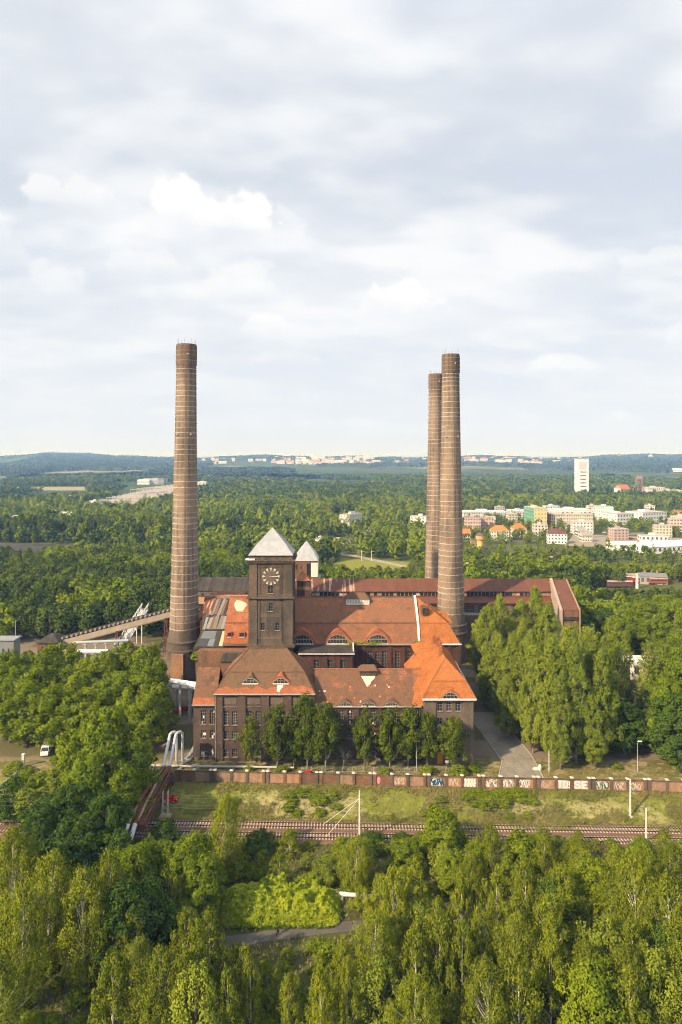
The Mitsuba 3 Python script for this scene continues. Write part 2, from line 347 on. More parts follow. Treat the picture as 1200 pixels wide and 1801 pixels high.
def ply_n(v, f, n, bsdf):
    return {'type': 'ply', 'filename': meshkit.write_ply((v, f), False, normals=n), 'face_normals': False, 'bsdf': {'type': 'ref', 'id': bsdf}}

PROFILE = {   # crown radius (0..1) over crown height (0..1)
    'round': lambda h: np.sqrt(np.clip(1 - (2 * h - .9) ** 2 / 1.25, 0, 1)),
    'oval': lambda h: np.clip(np.sin(np.pi * np.clip(h * .93 + .06, 0, 1)) ** .75, 0, 1),
    'birch': lambda h: np.clip(1.2 * (1 - h) ** .5 * np.clip(h * 3 + .4, 0, 1), 0, 1),
    'poplar': lambda h: np.clip(np.sin(np.pi * np.clip(h ** .8 * .9 + .09, 0, 1)) ** .6, 0, 1),
    'cone': lambda h: np.clip(1.02 - h, 0, 1) ** .85}

def make_tree(seed, H, R, base, profile, clumps, leaves, csize, lsize, bsdf, bark, droop=0.0, trunk_r=.2, limbs=9, stretch=1.0, inner=.35, rag=0.0):
    """(trunk, crown) shape dicts of a tree of height H standing at the origin."""
    r = np.random.default_rng(seed)
    h = r.beta(1.15, 1.0, clumps) if profile != 'cone' else r.beta(1, 1.4, clumps)
    h = (np.arange(clumps) + r.uniform(0, 1, clumps)) / clumps if clumps > 12 else h
    rad = PROFILE[profile](h) * R
    th = np.arange(clumps) * 2.39996 + r.uniform(-.7, .7, clumps)
    lump = 1 + .28 * np.sin(th * 2 + seed) * np.sin(h * 7 + seed) + r.normal(0, .12, clumps)
    rf = np.clip(r.uniform(inner, 1, clumps) ** .6 * lump, 0, 1.25)
    c = np.c_[np.cos(th) * rad * rf, np.sin(th) * rad * rf, base + h * (H - base)]
    if rag:
        nz = meshkit.noise(np.c_[np.cos(th) * 1.6, np.sin(th) * 1.6, h * 5.5] + seed, seed)
        c[:, :2] *= (1 + rag * 2.2 * (nz - .5))[:, None]; c[:, 2] += r.normal(0, rag * .8, clumps)
    bend = r.normal(0, .03 * H, 2)
    c[:, :2] += bend * (c[:, 2:3] / H) ** 2
    cs = csize * r.uniform(.65, 1.3, clumps) * (.55 + .45 * np.sqrt(np.clip(rad / R, .05, 1)))
    cnt = np.maximum(3, (leaves * (cs / csize) ** 1.6).astype(int))
    idx = np.repeat(np.arange(clumps), cnt)
    d = rand_unit(r, len(idx)); d[:, 2] = np.where(d[:, 2] < -.2, d[:, 2] * .5, d[:, 2])
    q = r.uniform(.25, 1, len(idx)) ** .5
    off = d * (q * cs[idx])[:, None]
    if droop: off[:, 2] = off[:, 2] * stretch - droop * r.uniform(0, 1, len(idx)) ** 1.5 * cs[idx] * 1.6; off[:, :2] *= .8
    else: off[:, 2] *= stretch
    pos = c[idx] + off
    ax = np.c_[pos[:, :2], np.zeros(len(pos))] / (R + 1e-6)
    out = d * .75 + ax * .7; out /= np.linalg.norm(out, axis=1, keepdims=True) + 1e-9
    crown = ply_n(*leaf_cloud(r, pos, out, lsize, droop * .8), bsdf)
    t = MB()
    zs = np.linspace(0, H * .93, 6)
    t.tube(np.c_[np.outer((zs / H) ** 2, bend), zs - .3 * (zs == 0)], trunk_r * (1 - .9 * zs / H) + .02, 6)
    for k in r.choice(clumps, min(limbs, clumps), replace=False):
        e = c[k]; z0 = max(base * .5, e[2] - r.uniform(.12, .3) * H - np.hypot(e[0], e[1]) * .4)
        s = np.r_[bend * (z0 / H) ** 2, z0]
        m = (s + e) / 2 + [0, 0, -.05 * H * r.uniform(0, 1)]
        t.tube([s, m, e], np.array([.45, .28, .1]) * trunk_r * (1 - .5 * z0 / H) + .012, 4, cap=False)
    trunk = mikit.ply(t.mesh(), bark, 60)
    return trunk, crown

scene['bark_dark'] = lam(proc(lambda p, n, uv: mix((.085, .07, .052), (.16, .14, .11), noise(p.x * 5, p.y * 5, p.z * 1.5))))
def birch_bark(p, n, uv):
    return mix((.56, .54, .49), (.09, .08, .07), smoothstep(.6, .72, fbm(p.x * 2.2, p.y * 2.2, p.z * 1.6, 3)))
scene['bark_birch'] = lam(proc(birch_bark))
scene['bark_pale'] = lam(proc(lambda p, n, uv: mix((.27, .25, .20), (.17, .15, .12), noise(p.x * 3, p.y * 3, p.z * 1.2))))

TREES = {}   # kind -> list of (group id, model height, model radius)
def model(kind, count, seed, H, R, *a, **k):
    for i in range(count):
        gid = f'{kind}_model_{i}'
        hh, rr = H, R
        trunk, crown = make_tree(seed + i * 17, hh, rr, *a, **k)
        scene[gid] = {'type': 'shapegroup', 'trunk': trunk, 'crown': crown}
        TREES.setdefault(kind, []).append((gid, hh, rr))
#      kind      n seed  H    R  base profile clumps leaves csize lsize
model('birch', 6, 101, 12, 3.1, 1.4, 'birch', 95, 86, .80, .155, 'leaf_birch', 'bark_birch', droop=.8, trunk_r=.15, limbs=14, stretch=1.2, rag=.5)
model('willow', 3, 131, 11, 3.6, 1.0, 'oval', 90, 100, 1.0, .16, 'leaf_poplar', 'bark_dark', droop=.5, trunk_r=.2, limbs=14, stretch=1.2, rag=.45)
model('weeping', 3, 151, 20, 4.6, 3.0, 'oval', 190, 100, 1.0, .165, 'leaf_birch', 'bark_birch', droop=1.5, trunk_r=.24, limbs=26, stretch=1.3, rag=.4)
model('lime', 4, 201, 15, 5.2, 2.2, 'round', 130, 125, 1.35, .235, 'leaf_lime', 'bark_dark', trunk_r=.32, limbs=14, rag=.5)
model('yard', 5, 251, 10, 3.4, 2.7, 'round', 74, 110, 1.0, .19, 'leaf_yard', 'bark_pale', trunk_r=.19, limbs=12, rag=.65)
model('poplar', 5, 301, 32, 6.0, 3.5, 'poplar', 190, 125, 1.55, .28, 'leaf_poplar', 'bark_pale', trunk_r=.42, limbs=40, stretch=1.25, inner=.45, rag=.7)
model('spindly', 2, 341, 27, 3.2, 5, 'poplar', 70, 46, 1.15, .30, 'leaf_poplar', 'bark_pale', trunk_r=.36, limbs=50, stretch=1.6, inner=.4)
model('shade', 3, 361, 16, 4.8, 2.4, 'round', 120, 110, 1.3, .23, 'leaf_dark', 'bark_dark', trunk_r=.3, limbs=12, rag=.3)
model('shrub', 3, 401, 4.2, 2.4, .25, 'round', 60, 60, .72, .17, 'leaf_lime', 'bark_dark', trunk_r=.09, limbs=10)
model('thuja', 1, 431, 6, 1.4, .3, 'cone', 60, 50, .5, .15, 'leaf_dark', 'bark_dark', trunk_r=.1, limbs=4)
model('wood', 4, 501, 14, 4.0, 2.5, 'oval', 34, 26, 1.6, .62, 'leaf_wood', 'bark_pale', trunk_r=.22, limbs=5, stretch=1.25)
model('woodlime', 2, 531, 12, 4.4, 1.5, 'round', 34, 26, 1.6, .62, 'leaf_lime', 'bark_dark', trunk_r=.24, limbs=4)

def plant(key, kind, x, y, H, R=None, seed=None, i=None, z=None):
    """One tree standing on the ground at (x, y)."""
    r = np.random.default_rng(abs(hash((round(x, 2), round(y, 2)))) % 2**31 if seed is None else seed)
    gid, h0, r0 = TREES[kind][r.integers(len(TREES[kind])) if i is None else i]
    sz = H / h0
    sx = (R / r0) if R else sz * r.uniform(.9, 1.15)
    z = float(ground_z(x, y)) if z is None else z
    scene[key] = {'type': 'instance', 'to_world': T4().translate([x, y, z - .05]).rotate([0, 0, 1], float(r.uniform(0, 360))).scale([sx, sx, sz]), 'g': {'type': 'ref', 'id': gid}}
def tree(name, label, cat, kind, x, y, H, R=None, group=None, **k):
    key = thing(name, label, cat, group)
    plant(key, kind, x, y, H, R, **k)
    return key

# ---------------------------------------------------------------- building parts
def extrude_xz(poly, yf, t):
    m = trimesh.creation.extrude_polygon(poly, t, engine='earcut')
    v = np.array(m.vertices)[:, [0, 2, 1]]; v[:, 1] += yf
    return v, np.array(m.faces)[:, ::-1]
def facade(parent, x0, x1, z0, z1, yf, holes, bsdf, t=.45, name='wall', col=None, label=None):
    """A wall facing the camera with openings cut through it."""
    poly = sbox(x0, z0, x1, z1).difference(unary_union([h if isinstance(h, Polygon) else sbox(*h) for h in holes])) if holes else sbox(x0, z0, x1, z1)
    m = MB()
    for g in getattr(poly, 'geoms', [poly]): m.add(*extrude_xz(g, yf, t), col)
    return put(name, m, bsdf, parent, label=label)
def window(parent, x0, x1, z0, z1, y, nx=2, nz=4, col=(.30, .28, .25), broken=(), white=(), bar=.07, sill=(.34, .31, .27)):
    """Frame with glazing bars; the glass is its sub-part; broken panes show the dark, white ones are boarded."""
    m = MB()
    for i in range(nx + 1):
        x = x0 + (x1 - x0) * i / nx; w = bar if 0 < i < nx else bar * 1.5
        m.box(max(x - w / 2, x0), min(x + w / 2, x1), y, y + .09, z0, z1, col)
    for j in range(nz + 1):
        z = z0 + (z1 - z0) * j / nz; w = bar if 0 < j < nz else bar * 1.5
        m.box(x0 + .01, x1 - .01, y + .012, y + .08, max(z - w / 2, z0), min(z + w / 2, z1), col)
    k = put('window', m, 'painted', parent)
    put('pane', MB().box(x0, x1, y + .05, y + .065, z0, z1), 'window_glass', k)
    for (i, j) in white:
        a, b = (x1 - x0) / nx, (z1 - z0) / nz
        put('board', MB().box(x0 + a * i + .05, x0 + a * (i + 1) - .05, y + .02, y + .04, z0 + b * j + .05, z0 + b * (j + 1) - .05, (.72, .70, .66)), 'painted', k)
    if sill: put('sill', MB().box(x0 - .12, x1 + .12, y - .42, y + .02, z0 - .16, z0 - .004, sill), 'painted', k)
    return k
def bell(u): return np.where(np.abs(u) < 1, (.5 + .5 * np.cos(np.pi * np.clip(u, -1, 1))) ** .8, 0)
def slope(m, f0, f1, b0, b1, bells=(), nx=2, ny=2, hood=None):
    """A roof slope from the eave f0-f1 up to b0-b1; eyebrow dormers (centre, half width, height) swell out of it."""
    s, t = np.meshgrid(np.linspace(0, 1, nx), np.linspace(0, 1, ny))
    f0, f1, b0, b1 = (np.asarray(q, float) for q in (f0, f1, b0, b1))
    s, t = s[..., None], t[..., None]
    p = (f0 * (1 - s) + f1 * s) * (1 - t) + (b0 * (1 - s) + b1 * s) * t
    flat_z = p[..., 2].copy()
    for xc, w, h in bells:
        e = f0[2] + h * bell((p[..., 0] - xc) / w)
        p[..., 2] = np.where(bell((p[..., 0] - xc) / w) > 0, np.maximum(p[..., 2], e), p[..., 2])
    i = np.arange(nx * ny).reshape(ny, nx)
    f = np.stack([i[:-1, :-1], i[:-1, 1:], i[1:, 1:], i[1:, :-1]], -1).reshape(-1, 4)
    if hood is not None:
        up = ((p[..., 2] - flat_z).ravel()[f].max(1) > .04)
        hood.add(p.reshape(-1, 3), f[up]); f = f[~up]
    return m.add(p.reshape(-1, 3), f)
def eyebrow(parent, xc, w, h, y, z, gw, gh, sill=(.6, .57, .52), bars=5, cheek='tile_old'):
    """Front of an eyebrow dormer: a cheek under the swell of the roof, an arched window in it."""
    xs = np.linspace(-1, 1, 25)
    an = np.linspace(0, np.pi, 17)
    arch = Polygon([(xc + gw * math.cos(a), z + .12 + gh * math.sin(a)) for a in an])
    face = Polygon([(xc + w * u, z + h * float(bell(u)) - .01) for u in xs]).buffer(0).difference(arch)
    mm = MB()
    for g in getattr(face, 'geoms', [face]): mm.add(*extrude_xz(g, y + .01, .12))
    d = put('dormer', mm, cheek, parent)
    put('pane', MB().add(*extrude_xz(arch, y + .06, .03)), 'window_glass', d)
    fr = MB()
    fr.tube([(xc + gw * math.cos(a), y, z + .12 + gh * math.sin(a)) for a in an], .07, 5, (.33, .31, .28))
    for k in range(1, bars):
        x = xc - gw + 2 * gw * k / bars
        top = gh * math.sqrt(max(0, 1 - ((x - xc) / gw) ** 2))
        fr.box(x - .04, x + .04, y - .01, y + .055, z + .12, z + .12 + top, (.33, .31, .28))
    fr.box(xc - gw * .93, xc + gw * .93, y - .006, y + .05, z + .12 + gh * .46, z + .12 + gh * .53, (.33, .31, .28))
    put('frame', fr, 'painted', d)
    if sill: put('sill', MB().box(xc - gw - .25, xc + gw + .25, y - .22, y + .005, z - .12, z + .14, sill), 'painted', d)

# ---------------------------------------------------------------- the three tall chimneys
def chimney(label, x, y, H, r0, r1, lean, rot, pier=None, z0b=18.6):
    k = thing('brick_chimney', label, 'chimney')
    R = lambda z: r0 + (r1 - r0) * (1 - (1 - z / H) ** 1.25)
    prof = [(R(z), z) for z in np.linspace(z0b, H - 7.6, 22)]
    shaft = MB().lathe(prof, x, y, 40, None, lean)
    put('shaft', shaft, 'chimney_brick', k, 60)
    c = H - 7.6
    cap = MB().lathe([(R(c), c), (R(c) + .16, c + .35), (R(c) + .16, H - .7), (R(c) + .05, H - .5), (R(c) + .05, H), (R(c) - .75, H), (R(c) - .8, H - 4)], x, y, 40, None, lean)
    put('crown', cap, 'chimney_brick', k, 30, label='soot darkened crown')
    b = MB().lathe([(r0 + .45, 0), (r0 + .45, 11), (r0 + .75, 11.25), (r0 + .75, 11.9), (r0 + .35, 12.1), (r0 + .35, 14.1), (r0 + .6, 14.3), (r0 + .6, 14.9), (r0 + .12, 15.1), (R(z0b) + .1, z0b), (R(z0b) - .2, z0b + .02)], x, y, 40, None, lean)
    put('base', b, 'brick_grey', k, 30)
    z, i = z0b + .4, 0
    g = np.random.default_rng(int(x * 10) % 1000)
    while z < H - 1.2:
        top = z > c + .3
        r = R(c) + .16 if top else R(z)
        hh = .15 + .08 * g.uniform()
        pale = .36 + .2 * g.uniform()
        col = (pale, pale * .92, pale * .85) if not top else (.25, .22, .19)
        put('band', MB().lathe([(r - .05, z), (r + .07, z), (r + .07, z + hh), (r - .05, z + hh)], x, y, 28, col, lean), 'painted', k)
        z += (2.75 - 1.15 * z / H) * g.uniform(.78, 1.22)
    for zz, a in ((H * .73, -2.2), (H * .73, -.9), (H - 4, -1.2)):     # warning lamps on brackets
        r = R(zz) + .1
        cx, cy = x + lean * zz + r * math.cos(a), y + r * math.sin(a)
        put('warning_lamp', MB().box(cx - .24, cx + .24, cy - .26, cy + .2, zz, zz + .5, (.42, .40, .36)).box(cx - .35, cx + .35, cy - .35, cy + .3, zz - .1, zz, (.2, .18, .16)), 'painted', k)
    lad = MB()
    a = -1.35
    for o in (-.22, .22):
        lad.tube([(x + lean * q + (R(q) + .22) * math.cos(a) + o, y + (R(q) + .22) * math.sin(a), q) for q in np.linspace(16, H - 7.6, 14)], .035, 4, (.12, .10, .09), False)
    for q in np.arange(17, H - 8, .9):
        lad.box(x + lean * q + (R(q) + .22) * math.cos(a) - .22, x + lean * q + (R(q) + .22) * math.cos(a) + .22, y + (R(q) + .22) * math.sin(a) - .02, y + (R(q) + .22) * math.sin(a) + .02, q, q + .05, (.12, .10, .09))
    put('ladder', lad, 'painted', k)
    for a in np.arange(8) * math.pi / 4:
        put('lightning_rod', MB().tube([(x + lean * H + (R(c) - .2) * math.cos(a), y + (R(c) - .2) * math.sin(a), H - .2), (x + lean * H + (R(c) - .2) * math.cos(a), y + (R(c) - .2) * math.sin(a), H + 1.9)], .04, 4, (.2, .2, .2)), 'painted', k)
    if pier:
        px, w = pier
        put('pier', MB().box(px - w, px + w, y - r0 - 1.3, y - r0 * .6, 0, 11.2), 'brick_pale', k, label='pale brick pier at the foot of the chimney')
    return k
chimney('tall tapering brick chimney beside the clock tower, pale brick pier at its foot', -56.3, 236, 120, 5.5, 3.45, .0085, 0, (-57.0, 2.1))
chimney('tall brick chimney rising behind the orange hipped end of the main hall', 43.1, 259, 120, 5.75, 3.3, 0, 0)
chimney('brick chimney standing farthest back, half hidden behind another chimney', 46.0, 320, 120, 5.75, 3.3, 0, 0)

# ---------------------------------------------------------------- clock tower
TX0, TX1, TY = -28.1, -14.65, 200.0
k = thing('clock_tower', 'dark brick clock tower with a two stage pale metal roof', 'tower')
cx, cw, ty1 = (TX0 + TX1) / 2, (TX1 - TX0) / 2, TY + 11.2
put('wall', MB().box(TX0 + .25, TX1 - .25, TY + .75, ty1 - .25, 15, 48.6), 'brick_tower', k)
lowh = [(cx - .55, 33.0, cx + .65, 35.6)] + [(cx + o - .55, 27.2, cx + o + .6, 29.4) for o in (-2.4, 2.0)]
uph = [(cx - .8, 38.4, cx + .8, 40.7)]
facade(k, TX0 + .25, TX1 - .25, 23, 37.0, TY + .3, lowh, 'brick_tower')
facade(k, TX0 + .4, TX1 - .4, 37.45, 47.8, TY + .35, uph, 'brick_tower')
for h in lowh: window(k, h[0], h[2], h[1], h[3], TY + .52, 2, 3, (.16, .15, .14))
window(k, uph[0][0], uph[0][2], uph[0][1], uph[0][3], TY + .55, 2, 2, (.2, .18, .16))
for x0, x1 in ((TX0, TX0 + 2.6), (TX1 - 2.6, TX1)):            # corner piers, lower and upper stage
    put('pilaster', MB().box(x0, x1, TY, TY + 2.6, 23, 36.9), 'brick_tower', k)
    put('pilaster', MB().box(x0 + .15 * (x0 < cx) , x1 - .15 * (x0 > cx), TY + .12, TY + 2.6, 37.5, 47.7), 'brick_tower', k)
    put('pilaster', MB().box(x0, x1, ty1 - 2.6, ty1, 23, 47.7), 'brick_tower', k)
put('panel', MB().box(cx - 4.0, cx + 3.4, TY + .22, TY + .296, 31.2, 32.4).box(cx - 4.0, cx + 3.4, TY + .22, TY + .296, 36.0, 36.5).box(cx - 4.0, cx - 3.5, TY + .22, TY + .296, 25.2, 36.0).box(cx + 2.9, cx + 3.4, TY + .22, TY + .296, 25.2, 36.0).box(cx - 4.0, cx + 3.4, TY + .2, TY + .29, 24.6, 25.2), 'brick_grey', k)
for x0 in (TX0 + 3.1, TX1 - 3.7):
    for za, zb in ((24.0, 36.6), (38.4, 47.2)): put('recess', MB().box(x0, x0 + .6, TY + .20, TY + .345, za, zb), 'brick_front', k)
for z0 in (41.0, 46.4): put('recess', MB().box(TX0 + 3.9, TX1 - 3.9, TY + .22, TY + .345, z0 - .15, z0 + .15), 'brick_front', k)
for z, o, h in ((36.95, .55, .35), (37.3, .28, .2), (47.7, .35, .6), (48.3, .7, .35), (22.2, .6, .8)):
    put('cornice', MB().box(TX0 - o, TX1 + o, TY - o, ty1 + o, z, z + h - .004), 'brick_tower', k)
put('flashing', MB().box(TX0 - .85, TX0 + 2.0, TY - .85, TY + 1.5, 48.66, 49.0, (.66, .66, .65)), 'painted', k)
put('attic', MB().box(TX0 + .2, TX1 - .2, TY + .2, ty1 - .2, 48.6, 49.85), 'brick_tower', k)
rf = MB()
e0 = [(TX0 - .1, TY - .1), (TX1 + .1, TY - .1), (TX1 + .1, ty1 + .1), (TX0 - .1, ty1 + .1)]
i1 = 2.25
e1 = [(TX0 + i1, TY + i1), (TX1 - i1, TY + i1), (TX1 - i1, ty1 - i1), (TX0 + i1, ty1 - i1)]
ap = (cx, (TY + ty1) / 2, 57.9)
for a in range(4):
    b = (a + 1) % 4
    rf.poly([(*e0[a], 49.9), (*e0[b], 49.9), (*e1[b], 53.0), (*e1[a], 53.0)])
    rf.poly([(*e1[a], 53.0), (*e1[b], 53.0), ap])
put('roof', rf, 'zinc', k)
rk = k + '__roof'
seam = MB()
for q in np.linspace(.06, .94, 12):
    for a in range(4):
        b = (a + 1) % 4
        p0 = np.array([*e0[a], 49.92]) * (1 - q) + np.array([*e0[b], 49.92]) * q
        p1 = np.array([*e1[a], 53.02]) * (1 - q) + np.array([*e1[b], 53.02]) * q
        seam.tube([p0, p1], .035, 4, None, False)
        tt = 1 - abs(2 * q - 1)
        m0 = np.array([*(e1[a] if q < .5 else e1[b]), 53.02]) * (1 - tt) + np.array(ap) * tt
        seam.tube([p1, m0], .03, 4, None, False)
put('seam', seam, 'zinc', rk, kind='stuff')
for a in range(4):
    put('hip_cap', MB().tube([(*e0[a], 49.93), (*e1[a], 53.05), ap], .09, 5), 'zinc', rk)
put('eave_board', MB().box(TX0 - .2, TX1 + .2, TY - .2, ty1 + .2, 49.86, 49.99), 'tar_sheet', k)
# clock: twelve pale stone blocks, an inner ring and two hands fixed to the brick
CZ = 43.6
clock = put('clock_face', MB().add(*extrude_xz(affinity.translate(Polygon(LineString([(0, 0), (0.001, 0)]).buffer(1.75).exterior), cx + .1, CZ), TY + .29, .055)), 'brick_grey', k)
for h in range(12):
    a = h * math.pi / 6
    q = affinity.translate(affinity.rotate(sbox(-.17, 1.75, .17, 2.55), -30 * h, origin=(0, 0)), cx + .1, CZ)
    q2 = affinity.translate(affinity.rotate(sbox(-.34, 2.2, .34, 2.6), -30 * h, origin=(0, 0)), cx + .1, CZ)
    m = MB().add(*extrude_xz(unary_union([q, q2]), TY + .21, .12, ), (.50, .46, .38))
    put('hour_mark', m, 'painted', clock)
for ang, L, w, y in ((90, 2.1, .13, .16), (-16, 1.5, .17, .13)):
    put('hand', MB().add(*extrude_xz(affinity.translate(affinity.rotate(sbox(-w, -.4, w, L), -ang, origin=(0, 0)), cx + .1, CZ), TY + y, .03), (.55, .52, .45) if ang == 90 else (.16, .15, .12)), 'painted', clock)

# ---------------------------------------------------------------- second metal-roofed tower and stair turret behind it
k = thing('roof_tower', 'small tower behind the clock tower with bright white metal roof and half plastered wall', 'tower')
rx0, rx1, ry = -20.6, -10.2, 288.0
put('wall', MB().box(rx0, rx1, ry + .5, ry + 11, 20, 34.4), 'brick_orange', k)
facade(k, rx0, rx1, 20, 34.4, ry, [(-19.8, 30.5, -18.6, 32.8), (-14.9, 26.5, -13.3, 33.2), (-17.6, 30.7, -17.1, 32)], 'brick_orange')
put('plaster', MB().box(-13.1, rx1 + .03, ry - .06, ry + 10, 27.4, 33.6, (.72, .69, .62)), 'painted', k)
put('opening', MB().box(-14.9, -13.3, ry + .3, ry + .35, 26.5, 33.2), 'window_glass', k)
put('ledge', MB().box(rx0 - .4, rx1 + .9, ry - .5, ry + 11.4, 25.6, 26.4, (.45, .41, .36)), 'painted', k)
rf = MB()
e0 = [(rx0 - .3, ry - .3), (rx1 + .3, ry - .3), (rx1 + .3, ry + 11.3), (rx0 - .3, ry + 11.3)]
e1 = [(rx0 + 1.3, ry + 1.3), (rx1 - 1.3, ry + 1.3), (rx1 - 1.3, ry + 9.7), (rx0 + 1.3, ry + 9.7)]
for a in range(4):
    b = (a + 1) % 4
    rf.poly([(*e0[a], 34.4), (*e0[b], 34.4), (*e1[b], 37.4), (*e1[a], 37.4)]); rf.poly([(*e1[a], 37.4), (*e1[b], 37.4), ((rx0 + rx1) / 2, ry + 5.5, 42.6)])
put('roof', rf, 'zinc', k)
k = thing('stair_turret', 'small brick turret with low brown hipped roof to the right of the clock tower', 'turret')
put('wall', MB().box(-17.5, -12.4, 262, 267, 18, 30.6), 'brick_red', k)
put('string_course', MB().box(-17.6, -12.3, 261.9, 267.1, 27.0, 28.3), 'brick_orange', k)
put('window', MB().box(-16.0, -13.8, 261.94, 262.02, 28.7, 30.1), 'window_glass', k)
put('window', MB().box(-15.6, -14.4, 261.94, 262.02, 22.8, 24.2), 'window_glass', k)
rf = MB(); e0 = [(-17.9, 261.6), (-12.0, 261.6), (-12.0, 267.4), (-17.9, 267.4)]
for a in range(4): rf.poly([(*e0[a], 30.6), (*e0[(a + 1) % 4], 30.6), (-15.6, 264.5, 34.2)])
put('roof', rf, 'tile_fresh', k, label='brownish red pyramid roof')

# ---------------------------------------------------------------- main hall with mansard roof
k = thing('engine_hall', 'long dark red brick hall with mansard tile roof, right end newly tiled orange', 'building')
hx0, hx1, hy, hz = -37.0, 37.2, 208.0, 21.0
wins = []
for u0, u1 in ((647, 655), (660, 668), (672, 680), (695, 703), (717, 725), (742, 750), (757, 765)):
    wins.append((X(u0, hy), 13.0, X(u1, hy), 18.6))
facade(k, hx0, hx1, 0, hz - .6, hy, wins, 'brick_red', .5)
put('wall', MB().box(hx0, hx1, hy + .5, 232, 0, hz - .6), 'brick_red', k)
for w in wins: window(k, w[0], w[2], w[1], w[3], hy + .22, 2, 6, (.26, .22, .19))
for u in (628, 640, 686, 710, 733, 772, 790, 805):
    x = X(u, hy); put('pilaster', MB().box(x - .5, x + .5, hy - .35, hy + .1, 0, hz - .7), 'brick_red', k)
put('cornice', MB().box(hx0 - .3, hx1 + .4, hy - .6, 232.4, hz - .6, hz - .05), 'brick_grey', k)
BR = [(X(532, hy), 5.6, 4.5), (X(594.5, hy), 5.6, 4.5), (X(664, hy), 5.6, 4.5)]
bd, bz, ry_, rz_ = hy + 3, 26.8, 220.0, 33.1
xs = X(733.5, 214)           # the seam where new tiles start
def hall_point(x, y, z): return (x, y, z)
m = MB(); hd = MB(); slope(m, (hx0, hy - .4, hz), (xs, hy - .4, hz), (hx0, bd, bz), (xs, bd, bz), BR, 230, 22, hd); put('dormer_hood', hd, 'tile_fresh', k, True, label='orange tiled swells over the arched dormers'); put('roof', m, 'tile_hall', k, True, label='patched brown mansard slope with eyebrow dormers')
m = MB(); slope(m, (hx0, bd, bz + .02), (xs, bd, bz + .02), (hx0, ry_, rz_), (xs, ry_, rz_)); put('roof', m, 'tile_hall', k, label='patched brown upper roof slope')
m = MB()
slope(m, (hx0, 232.4, hz), (hx1, 232.4, hz), (hx0, 229, bz), (hx1 - 3, 229, bz)); slope(m, (hx0, 229, bz), (hx1 - 3, 229, bz), (hx0, ry_, rz_), (X(732, 220), ry_, rz_))
m.poly([(hx0, hy, hz - .6), (hx0, hy - .4, hz), (hx0, bd, bz), (hx0, ry_, rz_), (hx0, 229, bz), (hx0, 232.4, hz)])
put('roof', m, 'tile_hall', k)
m = MB(); slope(m, (xs, hy - .4, hz), (hx1 + .4, hy - .4, hz), (xs, bd, bz), (hx1 - 3, bd, bz)); slope(m, (xs, bd, bz), (hx1 - 3, bd, bz), (xs, ry_, rz_), (X(734, 220), ry_, rz_))
slope(m, (hx1 + .4, hy - .4, hz), (hx1 + .4, 232.4, hz), (hx1 - 3, bd, bz), (hx1 - 3, 229, bz)); m.poly([(hx1 - 3, bd, bz), (hx1 - 3, 229, bz), (X(734, 220), ry_, rz_)])
put('roof', m, 'tile_new', k, label='newly tiled orange hipped end')
put('parapet', MB().add([(xs - .35, hy - .6, hz + .1), (xs + .35, hy - .6, hz + .1), (xs + .35, bd, bz + .1), (xs - .35, bd, bz + .1), (xs + .35, ry_, rz_ + .1), (xs - .35, ry_, rz_ + .1),
     (xs - .35, hy - .6, hz + .5), (xs + .35, hy - .6, hz + .5), (xs + .35, bd, bz + .55), (xs - .35, bd, bz + .55), (xs + .35, ry_, rz_ + .7), (xs - .35, ry_, rz_ + .7)],
     [[6, 7, 8, 9], [9, 8, 10, 11], [0, 6, 9, 3], [3, 9, 11, 5], [1, 2, 8, 7], [2, 4, 10, 8], [0, 1, 7, 6]], (.74, .71, .66)), 'painted', k)
put('ridge', MB().tube([(hx0, ry_, rz_ + .05), (X(733, 220), ry_, rz_ + .05)], .16, 6), 'tile_brown', k)
put('break_moulding', MB().box(hx0, xs - .4, bd - .22, bd + .1, bz - .12, bz + .12), 'tile_brown', k)
put('break_moulding', MB().box(xs + .4, hx1 - 3, bd - .2, bd + .1, bz - .1, bz + .1), 'tile_new', k)
put('gutter', MB().box(xs + .4, hx1 + .7, hy - .85, hy - .45, hz - .22, hz + .08, (.62, .66, .70)), 'painted', k)
put('gutter', MB().box(X(625, hy), xs - .4, hy - .8, hy - .45, hz - .2, hz + .06, (.38, .33, .29)), 'painted', k)
for xc, w, h in BR: eyebrow(k, xc, w, h, hy - .4, hz, 3.25, 2.75, (.66, .62, .55), 7, 'tile_fresh')
# ridge lantern with a glazed strip, roof hatch and small dormer at the orange end
lx0, lx1 = X(609, 219), X(649, 219)
lan = put('lantern', MB().poly([(lx0 - .3, 217, 33.0), (lx1 + .3, 217, 33.0), (lx1 - 1.4, 219, 34.9), (lx0 + 1.4, 219, 34.9)]).poly([(lx0 - .3, 217, 33.0), (lx0 + 1.4, 219, 34.9), (lx1 - 1.4, 219, 34.9), (lx1 + .3, 217, 33.0), (lx1 + .3, 223, 33), (lx0 - .3, 223, 33)])
    .poly([(lx0 - .3, 223, 33.0), (lx0 + 1.4, 219, 34.9), (lx0 - .3, 217, 33.0)]).poly([(lx1 + .3, 223, 33.0), (lx1 - 1.4, 219, 34.9), (lx1 + .3, 217, 33.0)]), 'tile_brown', k)
put('frame', MB().box(lx0, lx1, 217.2, 222, 31.0, 31.5, (.7, .68, .62)).box(lx0, lx1, 217.2, 222, 32.8, 32.98, (.7, .68, .62)), 'painted', lan)
put('pane', MB().box(lx0 + .1, lx1 - .1, 217.35, 217.45, 31.5, 32.8, (.48, .50, .48)), 'painted', lan)
for i in range(9):
    x = lx0 + (lx1 - lx0) * i / 8
    put('bar', MB().box(x - .1, x + .1, 217.22, 217.6, 31.5, 32.8, (.75, .73, .68)), 'painted', lan)
hx_ = X(746, 214)
